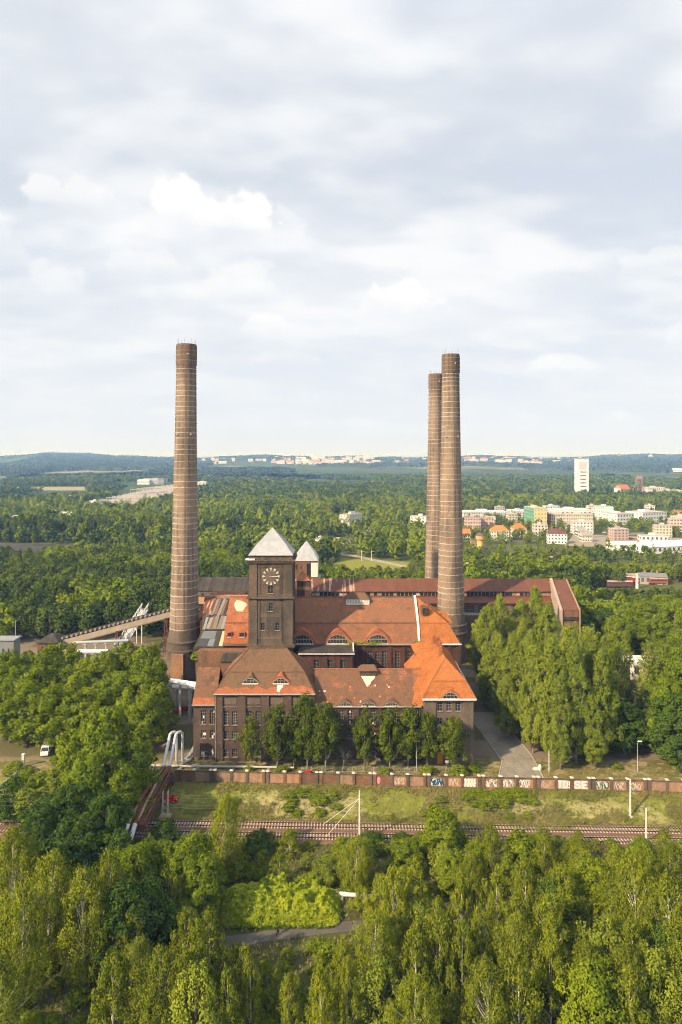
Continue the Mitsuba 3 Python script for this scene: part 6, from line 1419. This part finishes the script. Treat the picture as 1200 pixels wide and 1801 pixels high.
for i, (u, d, v, R, kind, lab) in enumerate([
        (1098, 177, 1236, 5.0, 'shade', None), (1122, 181, 1246, 5.0, 'shade', None), (1086, 183, 1262, 4.4, 'shade', None), (1150, 186, 1240, 4.6, 'shade', None), (1178, 172, 1222, 6.0, 'shade', 'big dark tree at the right edge above the dry lawn'), (1199, 168, 1256, 5.0, 'shade', None), (1168, 177, 1196, 5.2, 'lime', None),
        (1192, 184, 1142, 5.6, 'lime', 'bright tall tree at the right edge'), (1164, 196, 1160, 4.6, 'lime', None), (1148, 250, 1092, 5.5, 'lime', None), (1180, 255, 1065, 6, 'lime', None), (1110, 258, 1085, 5.5, 'lime', None), (1085, 245, 1088, 5, 'lime', None), (1064, 268, 1072, 5.5, 'shade', None), (1040, 262, 1085, 5.0, 'shade', None), (1194, 230, 1110, 5.5, 'lime', None), (1130, 290, 1056, 6, 'lime', None), (1165, 300, 1048, 6, 'lime', None), (1198, 292, 1056, 6, 'lime', None)]):
    x = X(u, d); tree('broad_tree', lab or ('dark leafy tree in the shade right of the poplars' if kind == 'shade' else 'bright leafy tree in the belt at the right'), 'tree', kind, x, d, htop(v, d, x), R, None if lab else 'trees in the belt at the right, ' + kind, seed=380 + i)
LIME = [(14, 208, 1150, 5.6), (48, 212, 1152, 5.4), (84, 210, 1140, 5.6), (118, 213, 1138, 5.4), (152, 209, 1160, 5.2), (186, 207, 1152, 5.6), (222, 213, 1136, 5.6), (256, 207, 1140, 5.4), (276, 201, 1166, 3.6), (30, 198, 1176, 5.6), (66, 195, 1172, 5.8), (102, 197, 1180, 5.4), (140, 194, 1186, 5.4), (176, 192, 1200, 5.6), (212, 193, 1184, 5.4), (250, 190, 1176, 5.8), (276, 186, 1206, 4.6), (8, 187, 1206, 5.4), (44, 184, 1200, 5.8), (84, 182, 1212, 5.6), (120, 182, 1226, 5.6), (158, 180, 1240, 5.4), (258, 179, 1226, 5.0)]
for i, (u, d, v, R) in enumerate(LIME):
    x = X(u, d); lab = {8: 'lime tree standing closest to the left chimney', 22: 'lime tree shading the left end of the lane', 17: 'lime tree at the left edge above the double lamp'}.get(i)
    tree('lime_tree', lab or 'bright green lime tree in the grove left of the chimney', 'lime tree', 'lime', x, d, htop(v, d, x), R, None if lab else 'lime trees in the left grove', seed=420 + i)
for i, (u, d, v, R, kind, lab) in enumerate([
        (182, 151, 1250, 6.0, 'lime', 'big yellow green tree before the lime grove, tallest there'), (136, 154, 1290, 5.0, 'lime', 'yellow green tree left of the biggest one'), (232, 152, 1286, 5.0, 'lime', 'yellow green tree close to the silver pipes'), (216, 143, 1352, 4.2, 'lime', 'leaning leafy tree beside the rusty pipes'), (160, 142, 1360, 4.6, 'lime', 'leafy tree under the biggest yellow green tree'),
        (120, 137, 1385, 5.0, 'shade', 'dark tree in the hollow at the left'), (184, 134, 1400, 4.6, 'shade', 'dark tree beside the railway at the left'), (146, 128, 1440, 4.8, 'shade', 'dark shady tree between the birches and the pipes'), (90, 139, 1400, 4.4, 'shade', 'dark tree below the pale railing'), (206, 126, 1462, 3.6, 'shade', 'dark low tree under the pipe bridge end'),
        (24, 150, 1370, 4.0, 'shade', 'dark green tree at the left edge beside the railing'), (60, 133, 1420, 4.4, 'shade', 'dark tree behind the weeping birches'), (236, 121, 1490, 4.0, 'lime', 'green tree left of the thicket, front one'), (276, 124, 1484, 4.4, 'lime', 'green tree left of the thicket, rear one'), (318, 122, 1496, 4.2, 'lime', 'green tree beside the big pale birch'),
        (262, 110, 1560, 4.6, 'shade', 'dark broad tree above the left end of the path'), (216, 106, 1560, 4.2, 'shade', 'dark tree between the weeping birches and the path'), (346, 124, 1470, 3.6, 'lime', 'yellowing bushy tree at the left of the thicket'), (780, 137.5, 1424, 4.4, 'lime', 'round dark green bush tree covering the track'), (655, 139.6, 1468, 2.8, 'shade', 'dark low tree at the track left of the round bush tree'),
        (818, 138.5, 1474, 2.4, 'thuja', 'dark conical conifer beside the railway'), (290, 137.5, 1448, 3.2, 'shade', 'dark bush hiding the left end of the tracks'), (452, 137.5, 1466, 3.0, 'shade', 'dark bush on the track beside the tall pale birch'), (918, 132, 1474, 2.6, 'lime', 'leafy green tree among the right birches'), (980, 112, 1548, 3.2, 'shade', 'dark leafy maple between two pale birches'), (1044, 116, 1520, 3.6, 'lime', 'grey green willow like tree right of the dark maple')]):
    x = X(u, d); tree('broad_tree' if kind != 'thuja' else 'conifer_tree', lab, 'tree', kind, x, d, htop(v, d, x), R, seed=460 + i)
for i, (u, d, v, R, lab) in enumerate([(96, 152, 1350, 3.0, 'half dead grey tree below the white van'), (58, 147, 1385, 3.0, 'half dead grey tree beside the pale railing')]):
    x = X(u, d); tree('dying_tree', lab, 'tree', 'spindly', x, d, htop(v, d, x), R, seed=490 + i)
for i, (u, d, v, R, lab) in enumerate([(640, 121.5, 1560, 2.4, 'birch standing before the white wrapped pipe'), (668, 119, 1540, 2.6, 'birch with split crown at the bend of the path'), (725, 121, 1530, 2.6, 'birch covering the right end of the white pipe')]):
    x = X(u, d); tree('birch_tree', lab, 'birch tree', 'birch', x, d, htop(v, d, x), R, seed=495 + i)
for i, (u, d, v, R, lab) in enumerate([
        (86, 108, 1498, 5.0, 'large weeping birch at the bottom left'), (22, 118, 1452, 4.6, 'weeping birch at the left edge'), (146, 104, 1530, 4.4, 'weeping birch right of the largest one'), (40, 100, 1560, 4.4, 'low weeping birch in the bottom left corner'), (190, 110, 1500, 4.0, 'slim weeping birch with white stem showing'), (396, 134, 1398, 3.6, 'tall pale birch standing alone before the tracks'),
        (1120, 108, 1500, 4.8, 'broad weeping birch at the bottom right'), (1180, 104, 1540, 4.6, 'weeping birch in the bottom right corner'), (1076, 112, 1540, 4.0, 'weeping birch left of the broad right one'), (862, 128, 1452, 3.2, 'tall loose birch whose top reaches the bank')]):
    x = X(u, d); tree('weeping_birch', lab, 'birch tree', 'weeping', x, d, htop(v, d, x), R, seed=500 + i)
BL = {}
cand = []
tries = 0
r = np.random.default_rng(91)
thicket = Polygon([(X(390, 122), 117.5), (X(585, 120), 117.2), (X(598, 126), 127.5), (X(400, 128), 127.5)])
pathz = LineString(pc).buffer(2.6)
taken = [(X(u, d), d, R) for u, d, v, R in []]
while len(cand) < 118 and tries < 6000:
    tries += 1
    d = 89 + 51 * r.uniform() ** .9
    x = r.uniform(-.54, .54) * d
    u = 600 + FPX * x / d
    if u < 205 and d > 94: continue
    if thicket.buffer(1.5).contains(__import__('shapely').Point(x, d)) or pathz.contains(__import__('shapely').Point(x, d)): continue
    if abs(x + 43.3) < 2.2: continue
    if any((x - a) ** 2 + (d - b) ** 2 < 3.5 ** 2 for a, b, *_ in cand): continue
    front = 385 < u < 625 and d < 117
    v = r.uniform(1462, 1560) if d > 112 else r.uniform(1500, 1640)
    if d > 128: v = r.uniform(1456, 1508)
    if front: v = r.uniform(1655, 1720)
    if 205 < u < 400 and d < 112: v = max(v, 1600)
    if 405 < u < 580 and 117 <= d < 137: v = max(v, 1500)
    z0 = float(ground_z(x, d)); h = Z(v, d) - z0
    if h > 15: h = 15 - r.uniform(0, 2)
    if h < 2.2: continue
    cand.append((x, d, h, front))
for i, (x, d, h, front) in enumerate(cand):
    if front or h < 4.2:
        tree('young_birch', 'low young birch beside the path and at the foot of the belt', 'birch tree', 'birch', x, d, h, min(2.0, .9 + h * .16), 'low young birches', seed=600 + i)
    else:
        q = np.random.default_rng(900 + i).uniform()
        if q < .40: tree('birch_tree', 'pale birch in the belt before the railway', 'birch tree', 'birch', x, d, h, (1.5 + .125 * h) * (.85 + .4 * q), 'birches in the belt before the railway', seed=600 + i)
        elif q > .88: tree('leafy_tree', 'fresh green leafy tree among the birches', 'tree', 'lime', x, d, h * .92, 1.8 + .17 * h, 'leafy trees among the birches', seed=600 + i)
        elif q > .81: tree('dark_tree', 'dark green tree among the birches', 'tree', 'shade', x, d, h * .8, 1.8 + .15 * h, 'dark trees among the birches', seed=600 + i)
        elif q < .60: tree('weeping_birch', 'loose drooping birch in the belt before the railway', 'birch tree', 'weeping', x, d, h, 1.8 + .15 * h, 'drooping birches in the belt', seed=600 + i)
        else: tree('willow_tree', 'grey green willow in the belt before the railway', 'willow tree', 'willow', x, d, h * .9, 2.0 + .15 * h, 'willows in the belt', seed=600 + i)
r = np.random.default_rng(92)
for i in range(22):
    u = 300 + i * 41 + r.uniform(-14, 14); d = r.uniform(138.6, 141.2); x = X(u, d)
    h = htop(r.uniform(1460, 1484), d, x)
    if h > 1.2: tree('trackside_tree', 'small tree along the near track', 'tree', ('birch', 'lime', 'willow')[i % 3], x, d, h, .9 + .24 * h, 'small trees along the near track', seed=800 + i)
# shrubs on the bank and at the wall
r = np.random.default_rng(33)
for i in range(34):
    if i < 15: u, d, h = r.uniform(822, 945), r.uniform(152.6, 156.2), r.uniform(1.0, 2.1)
    elif i < 23: u, d, h = r.uniform(500, 585), r.uniform(153.5, 157.5), r.uniform(.9, 1.7)
    else: u, d, h = r.uniform(400, 1160), r.uniform(150.2, 156), r.uniform(.6, 1.2)
    x = X(u, d)
    lab = ('leafy green shrub in the long patch below the graffiti' if i < 15 else 'leafy green shrub in the patch on the bank below the red car' if i < 23 else 'small shrub scattered on the grassy railway bank')
    tree('bank_shrub', lab, 'shrub', 'shrub', x, d, h, h * .85 + .5, ['shrubs below the graffiti', 'shrubs below the red car', 'shrubs scattered on the bank'][(i >= 15) + (i >= 23)], seed=700 + i)
for i, (u, d, h, lab) in enumerate([(497, 166.6, 1.6, 'green bush at the foot of the yellowing forecourt tree'), (752, 165.8, 2.0, 'green bush on the lane before the grey right end'), (806, 165.6, 2.3, 'round green bush before the rightmost forecourt tree'), (678, 166.2, 1.4, 'small bush at the fence before the forecourt'), (836, 168, 1.6, 'bush at the corner of the grey right end'), (1085, 169, 1.2, 'dry bush on the lawn near the pale lamp'), (438, 167.5, 1.1, 'small bush at the left orange door'), (350, 214, 2.6, 'bush growing on the brick outbuilding'), (50, 163, 2.6, 'bush beside the white concrete post'), (70, 160, 3.2, 'bush below the white van'), (100, 163, 3.0, 'bush between the van and the yellow green tree'), (24, 166, 2.8, 'bush at the left edge beside the railing'), (112, 170, 3.4, 'bush at the right of the white van')]):
    x = X(u, d); tree('green_bush', lab, 'shrub', 'shrub', x, d, h, h * .75 + .4, seed=760 + i, z=14.2 if u == 350 else None)
# knotweed thicket beside the path
kk = thing('knotweed_thicket', 'broad bright yellow green thicket beside the path', 'thicket')
g = np.random.default_rng(14)
def thicket_top(x, y):
    t = (x - X(390, 122)) / (X(598, 122) - X(390, 122)); s = (y - 117.3) / 10.3
    e = np.minimum(1, np.clip(t * 7, 0, 1) ** .5) * np.clip((1 - t) * 5, 0, 1) ** .5 * np.clip(s * 4.5, 0, 1) ** .7 * np.clip((1 - s) * 5, 0, 1) ** .7
    return e * (1.3 + 2.9 * meshkit.fbm(np.stack([x * .55, y * .55, 0 * x], -1), 3, 8))
px_, py_ = g.uniform(X(388, 122), X(600, 122), 24000), g.uniform(117, 128, 24000)
hh = thicket_top(px_, py_)
ok = hh > .3
px_, py_, hh = px_[ok], py_[ok], hh[ok]
zz = ground_z(px_, py_) + hh * g.uniform(.66, 1.0, len(px_)) * (.7 + .7 * meshkit.noise(np.c_[px_ * 1.0, py_ * 1.0, 0 * px_], 5))
nrm_ = np.c_[g.normal(0, .35, len(px_)), -.35 + g.normal(0, .35, len(px_)), np.ones(len(px_))]; nrm_ /= np.linalg.norm(nrm_, axis=1, keepdims=True)
key = kk + '__foliage'; scene[key] = ply_n(*leaf_cloud(g, np.c_[px_, py_, zz], nrm_, .30, .45), 'leaf_gold')
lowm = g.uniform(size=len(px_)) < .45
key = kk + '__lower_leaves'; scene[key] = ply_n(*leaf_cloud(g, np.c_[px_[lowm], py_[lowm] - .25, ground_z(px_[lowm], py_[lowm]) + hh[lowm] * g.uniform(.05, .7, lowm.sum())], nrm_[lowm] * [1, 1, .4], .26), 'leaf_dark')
st = MB()
for x, y in zip(px_[:160], py_[:160]): st.tube([(x, y, float(ground_z(x, y)) - .1), (x + .1, y, float(ground_z(x, y)) + float(thicket_top(np.array(x), np.array(y))) * .8)], .02, 4, None, False)
put('stems', st, 'bark_dark', kk, kind='stuff')
x = X(580, 109.5); tree('yellow_bush', 'bright yellow green bush just below the path', 'shrub', 'shrub', x, 109.5, 2.6, 2.3, seed=771)
scene['leaf_grass'] = leaf((.16, .175, .035), (.24, .215, .075), (.30, .26, .12), 3)
# long grass and weeds
def grass(name, label, pts, hts, width, bsdf='leaf_grass', lean=.5):
    n = len(pts)
    g = np.random.default_rng(n)
    z = ground_z(pts[:, 0], pts[:, 1])
    v, f, nn = [], [], []
    for k_ in range(3):
        a = g.uniform(0, 6.28, n)
        dx, dy = np.cos(a) * width, np.sin(a) * width
        tip = np.c_[pts[:, 0] + g.normal(0, lean, n) * hts, pts[:, 1] + g.normal(0, lean, n) * hts, z + hts * g.uniform(.7, 1.2, n)]
        v.append(np.stack([np.c_[pts[:, 0] - dx, pts[:, 1] - dy, z - .03], np.c_[pts[:, 0] + dx, pts[:, 1] + dy, z - .03], tip], 1).reshape(-1, 3))
        nv = np.c_[g.normal(0, .35, n), g.normal(-.15, .35, n), np.ones(n)]; nv /= np.linalg.norm(nv, axis=1, keepdims=True)
        nn.append(np.repeat(nv, 3, 0))
    v, nn = np.vstack(v), np.vstack(nn)
    scene[name] = ply_n(v, np.arange(len(v)).reshape(-1, 3), nn, bsdf)
    labels[name] = {'label': label, 'category': 'grass', 'kind': 'stuff'}
g = np.random.default_rng(19)
n = 42000
gxp, s_ = g.uniform(-76, 84, n), g.uniform(.4, 12.2, n)
gyp = wall_y(gxp) - s_
dens = meshkit.fbm(np.c_[gxp * .22, gyp * .3, 0 * gxp], 3, 3)
keep = (g.uniform(size=n) < sstep(.36, .6, dens + .10 * (s_ < 3) + .08 * (s_ > 10)) * .9 + .12)
grass('bank_grass', 'long green and straw coloured grass on the railway bank', np.c_[gxp, gyp][keep], g.uniform(.15, .6, keep.sum()) * (1 + .5 * (dens[keep] > .55)), .11)
n = 13000
gxp, s_ = g.uniform(-60, 84, n), g.uniform(4.6, 12.5, n)
gyp = wall_y(gxp) + s_
drive_ = Polygon([(X(874, 160), 159), (X(964, 160), 159), (X(937, 176), 176), (X(882, 173), 173)])
import shapely
dens = meshkit.fbm(np.c_[gxp * .2, gyp * .4, 0 * gxp + 4], 3, 5)
keep = (dens > .42) & ~shapely.contains_xy(drive_, gxp, gyp) & ~((gyp > 171) & (gxp > -40) & (gxp < 36)) & ~((gxp < -38) & (gyp > 170))
grass('lawn_grass', 'patchy dry grass between the lane and the office building', np.c_[gxp, gyp][keep], g.uniform(.1, .4, keep.sum()), .10)
n = 12000
gyp = g.uniform(92, 142, n); gxp = g.uniform(-.56, .56, n) * gyp
keep = ~shapely.contains_xy(pathz.buffer(-1.0), gxp, gyp)
grass('undergrowth_grass', 'tall grass and weeds under the birch belt', np.c_[gxp, gyp][keep], g.uniform(.2, .8, keep.sum()), .12)
SG, H0, R0 = zip(*TREES['shrub'])
for i, gid in enumerate(SG): scene[f'weed_model_{i}'] = {'type': 'shapegroup', 'leaves': scene[gid]['crown']}
kq = 0
r = np.random.default_rng(44)
while kq < 330:
    d = r.uniform(92, 141); x = r.uniform(-.55, .55) * d
    pt = shapely.Point(x, d)
    if thicket.contains(pt) or pathz.buffer(-.6).contains(pt): continue
    s = r.uniform(.22, .62); front = 385 < 600 + FPX * x / d < 625 and d < 117
    if front: s = min(s, .35)
    if d > 136.5: s = min(s, .3)
    kq += 1
    scene[f'undergrowth__{kq:03d}'] = {'type': 'instance', 'to_world': T4().translate([x, d, float(ground_z(x, d)) - .1]).rotate([0, 0, 1], r.uniform(0, 360)).scale([s * 1.5, s * 1.5, s]), 'g': {'type': 'ref', 'id': f'weed_model_{kq % 3}'}}
labels['undergrowth'] = {'label': 'low leafy undergrowth beneath the birch belt', 'category': 'undergrowth', 'kind': 'stuff'}

# ---------------------------------------------------------------- woods behind the plant
def far_model(gid, seed, H, R, prof, clumps, leaves, cs, ls, bsdf, stretch=1.2):
    t, c = make_tree(seed, H, R, H * .14, prof, clumps, leaves, cs, ls, bsdf, 'bark_pale', stretch=stretch, limbs=2)
    scene[gid] = {'type': 'shapegroup', 'leaves': c}
for i in range(3):
    far_model(f'mid_wood_{i}', 801 + i, 12, 4.2, ('oval', 'round', 'poplar')[i], 17, 13, 2.0, 1.05, ('leaf_wood', 'leaf_wood', 'leaf_dark')[i])
far_model('mid_wood_3', 811, 12, 4.4, 'round', 17, 13, 2.1, 1.05, 'leaf_lime')
far_model('mid_wood_4', 812, 15, 2.2, 'poplar', 14, 12, 1.4, .85, 'leaf_poplar', 1.6)
for i in range(2): far_model(f'far_wood_{i}', 821 + i, 12, 6.4, 'round', 10, 8, 3.0, 2.1, ('leaf_wood', 'leaf_dark')[i], .9)
clear = [Polygon([(-128, 158), (-128, 284), (-30, 300), (104, 300), (104, 205), (60, 158)]), Polygon([(-350, 464), (-228, 480), (-156, 528), (-146, 584), (-228, 604), (-335, 606)]), Polygon([(-905, 1555), (-555, 1555), (-640, 1745), (-1015, 1745)]), Polygon([(-425, 1635), (-325, 1635), (-315, 1765), (-405, 1765)]),
         Polygon([(195, 1645), (338, 1645), (350, 1835), (225, 1835)]), Polygon([(90, 880), (335, 880), (335, 938), (115, 938)]), Polygon([(-398, 955), (-296, 955), (-330, 1405), (-335, 1955), (-455, 1955), (-460, 1400)]), Polygon([(196, 585), (330, 555), (350, 645), (236, 686)]),
         LineString([(250, 653), (328, 694), (420, 724)]).buffer(10), LineString([(-14, 548), (10, 530), (54, 470)]).buffer(7), Polygon([(-10, 440), (44, 425), (54, 500), (0, 520)]), Polygon([(172, 398), (212, 396), (214, 424), (170, 426)]), Polygon([(140, 488), (175, 488), (172, 512), (138, 514)]), Polygon([(108, 205), (108, 252), (135, 252), (128, 205)])]
clear = unary_union(clear + FOOT)
town = Polygon([(95, 540), (460, 540), (520, 960), (130, 960)])
r = np.random.default_rng(64)
def scatter(d0, d1, cell):
    pts = []
    d = d0
    while d < d1:
        w = .58 * d + 15
        n = max(1, int(2 * w / cell))
        x = -w + (np.arange(n) + r.uniform(0, 1, n)) * 2 * w / n
        pts.append(np.c_[x, d + r.uniform(-.5, .5, n) * cell])
        d += cell
    p = np.vstack(pts)
    return p[~shapely.contains_xy(clear, p[:, 0], p[:, 1])]
def wooded(p): return meshkit.fbm(np.c_[p[:, 0] * .006, p[:, 1] * .006, 0 * p[:, 0] + 3], 3, 12)
p = scatter(286, 500, 6.6)
keep = (wooded(p) > .33) | (p[:, 0] < -60)
p = p[keep]
intown = lambda q: shapely.contains_xy(town, q[:, 0], q[:, 1])
bright = meshkit.noise(np.c_[p[:, 0] * .025, p[:, 1] * .025, 0 * p[:, 0]], 2)
nw = 0
order = np.argsort(p[:, 1])
for idx in order:
    x, d = p[idx]
    u = 600 + FPX * x / d
    if not -40 < u < 1240: continue
    h = r.uniform(9.5, 15.5)
    if u > 790: h = min(h + 3, Z(968 + r.uniform(0, 40), d)) if u < 1010 else min(h, 13)
    if u > 1030: h = min(h, Z((1034 if d < 402 else 990) + r.uniform(-3, 16), d))
    if 340 < u < 760: h = min(h, max(5, Z(1000 + r.uniform(-8, 22), d))) if u > 560 else h
    if u > 800 and d > 425: h = min(h, Z(962 + r.uniform(-4, 26), d))
    if h < 3: continue
    kind = ('woodlime' if bright[idx] > .62 else 'wood')
    nw += 1
    visible = not (350 < u < 1000 and d < 330)
    if nw <= 62 and visible:
        tree('woodland_tree', 'leafy tree at the near edge of the wood behind the plant', 'tree', kind, x, d, h, None, 'trees along the near edge of the wood', seed=3000 + nw)
    else:
        gid, h0, r0 = TREES[kind][r.integers(len(TREES[kind]))]
        s = h / h0
        for part in ('crown', 'trunk'):
            if gid + part not in used: used[gid + part] = 0; scene[gid + '_' + part] = {'type': 'shapegroup', 'leaves': scene[gid][part]}
            scene[f'woodland__{part}__{nw:05d}'] = {'type': 'instance', 'to_world': T4().translate([x, d, -.1]).rotate([0, 0, 1], r.uniform(0, 360)).scale([s * r.uniform(.9, 1.15), s, s]), 'g': {'type': 'ref', 'id': gid + '_' + part}}
for i in range(60):
    x, d = -330 + i * 3.9 + r.uniform(-1.5, 1.5), 612 + r.uniform(0, 34)
    gid, h0, r0 = TREES['wood'][i % 4]
    s = r.uniform(19, 26) / h0; nw += 1
    for part in ('crown', 'trunk'):
        scene[f'woodland__{part}__{nw:05d}'] = {'type': 'instance', 'to_world': T4().translate([x, d, -.1]).rotate([0, 0, 1], r.uniform(0, 360)).scale([s * .75, s * .75, s]), 'g': {'type': 'ref', 'id': gid + '_' + part}}
labels['woodland'] = {'label': 'dense mixed wood stretching behind the plant', 'category': 'wood', 'kind': 'stuff'}
def far_trees(name, label, p, models, hr):
    for i, (x, d) in enumerate(p):
        gid = models[r.choice(len(models), p=[q[1] for q in models_w]) if False else r.integers(len(models))]
        s = r.uniform(*hr)
        if d < 600 and 600 + FPX * x / d > 800: s = max(3.0, min(s, Z(960 + r.uniform(-4, 20), d)))
        s /= 12
        scene[f'{name}__{i:05d}'] = {'type': 'instance', 'to_world': T4().translate([x, d, float(GZ[i])]).rotate([0, 0, 1], float(r.uniform(0, 360))).scale([s * r.uniform(.9, 1.2), s, s]), 'g': {'type': 'ref', 'id': gid}}
    labels[name] = {'label': label, 'category': 'wood', 'kind': 'stuff'}
p = scatter(500, 1020, 9.2)
it = intown(p)
keep = np.where(it, r.uniform(size=len(p)) < .62, (wooded(p) > .30))
p = p[keep]; it = it[keep]
GZ = ground_z(p[:, 0], p[:, 1])
far_trees('town_trees', 'leafy trees between the town buildings', p[it], ['mid_wood_0', 'mid_wood_1', 'mid_wood_3'], (5, 10.5))
GZ = ground_z(p[~it, 0], p[~it, 1])
far_trees('middle_wood', 'mixed wood in the middle distance with poplar rows', p[~it], ['mid_wood_0', 'mid_wood_1', 'mid_wood_2', 'mid_wood_3', 'mid_wood_4', 'mid_wood_4'], (7, 18))
p = scatter(1020, 2500, 15)
w = wooded(p * .6)
p = p[(w > .42) | ((p[:, 0] > -60) & (p[:, 0] < 900) & (p[:, 1] < 1700))]
GZ = ground_z(p[:, 0], p[:, 1])
far_trees('distant_wood', 'far wood merging into a green carpet', p, ['far_wood_0', 'far_wood_1'], (10, 16))
# the farthest forest as one rough canopy
az = np.linspace(-.68, .68, 900); yy = np.concatenate([np.linspace(2350, 4200, 90), np.linspace(4240, 7300, 80)])
cx2 = az[None, :] * yy[:, None]; cy2 = np.repeat(yy[:, None], 900, 1)
gz2 = ground_z(cx2, cy2)
rr_ = np.random.default_rng(8)
cov = meshkit.fbm(np.stack([cx2 * .0016, cy2 * .0011, 0 * cx2], -1), 4, 31)
uu = 600 + FPX * az[None, :]
townmask = np.exp(-((uu - 560) / 210) ** 2) * sstep(4000, 4700, cy2) * .24 + np.exp(-((uu - 890) / 140) ** 2) * sstep(4000, 4600, cy2) * .22
hgt = np.where(cov - townmask > .40, 11 + 9 * meshkit.noise(np.stack([cx2 * .03, cy2 * .01, 0 * cx2], -1), 3) + rr_.uniform(-3.5, 3.5, cx2.shape), -3.0)
i2 = np.arange(cx2.size).reshape(cx2.shape)
f2 = np.stack([i2[:-1, :-1], i2[:-1, 1:], i2[1:, 1:], i2[1:, :-1]], -1).reshape(-1, 4)
put('far_forest', MB().add(np.stack([cx2, cy2, gz2 + hgt], -1).reshape(-1, 3), f2), 'leaf_canopy', kind='stuff')
labels['far_forest'] = {'label': 'blue green forest covering the far hills', 'category': 'forest', 'kind': 'stuff'}

# ---------------------------------------------------------------- which tree is which, by rank and order
WORDS = 'first second third fourth fifth sixth seventh eighth ninth tenth eleventh twelfth thirteenth fourteenth fifteenth sixteenth seventeenth eighteenth nineteenth twentieth'.split()
WORDS += ['twenty-' + w for w in WORDS[:9]]
def rank(group, base, per=12):
    # ranks count from the camera's side back
    def at(q): return POS[q] if q in POS else tuple(np.array(scene[q]['to_world'].matrix)[:2, 3])
    ks = sorted([q for q in labels if labels[q].get('group') == group], key=lambda q: at(q)[1])
    if len(ks) < 2: return
    n = max(1, math.ceil(len(ks) / per)); names = {1: ['']}.get(n) or [f'{w} rank' for w in WORDS[:n]]
    for b, part in enumerate(np.array_split(np.array(ks, object), n)):
        part = sorted(part, key=lambda q: at(q)[0] / at(q)[1])
        for i, q in enumerate(part):
            labels[q]['label'] = f'{base}, {WORDS[i]} from the left' + (f' in the {names[b]}' if n > 1 else '')
for gname, base in [('birches in the belt before the railway', 'birch in the belt'), ('drooping birches in the belt', 'drooping birch in the belt'), ('willows in the belt', 'grey green willow in the belt'), ('leafy trees among the birches', 'leafy tree among the birches'), ('dark trees among the birches', 'dark tree among the birches'), ('small trees along the near track', 'small tree along the near track'), ('low young birches', 'low young birch by the path'), ('lime trees in the left grove', 'lime in the left grove'), ('poplars in the stand right of the drive', 'leafy poplar right of the drive'),
                    ('sparse poplars with bare branches', 'thin poplar with bare grey branches'), ('trees in the belt at the right, lime', 'bright tree in the right belt'), ('trees in the belt at the right, shade', 'dark tree in the right belt'), ('trees along the near edge of the wood', 'tree at the wood edge'),
                    ('shrubs below the graffiti', 'shrub below the graffiti'), ('shrubs below the red car', 'shrub below the red car'), ('shrubs scattered on the bank', 'small shrub on the grassy bank')]:
    rank(gname, base)
for cn in 'white beige pinkish pale ochre reddish'.split(): rank(f'{cn} blocks filling the town', f'{cn} block in the town'); rank(f'small {cn} town houses', f'small {cn} house in the town')
rank('pale houses far left among the trees', 'pale house among far left trees')
for kind_, ks in HILL.items():
    for i, q in enumerate(sorted(ks, key=lambda q: POS[q][0] / POS[q][1])): labels[q]['label'] = kind_ + f', {WORDS[i]} from left'
gl = sorted([q for q in labels if labels[q].get('group') == 'gantries across the distant rail yard'], key=lambda q: POS[q][1])
for i, q in enumerate(gl): labels[q]['label'] = f'white portal gantry over the rail yard, {WORDS[i]} going away'

# ---------------------------------------------------------------- the air
top_z = max(124.0, float((gz2 + hgt).max()), float(gz.max())) + 4
bot_z = float(min(gz.min(), -5)) - 1.0
scene['haze_air'] = {'type': 'homogeneous', 'albedo': {'type': 'rgb', 'value': [.94, .95, .965]}, 'sigma_t': {'type': 'rgb', 'value': [4.0e-5, 7.2e-5, 1.45e-4]}}
scene['haze'] = {'type': 'cube', 'to_world': T4().translate([0, 5900, (top_z + bot_z) / 2]).scale([15500, 6700, (top_z - bot_z) / 2]), 'bsdf': {'type': 'null'}, 'interior': {'type': 'ref', 'id': 'haze_air'}}
labels['haze'] = {'kind': 'stuff'}
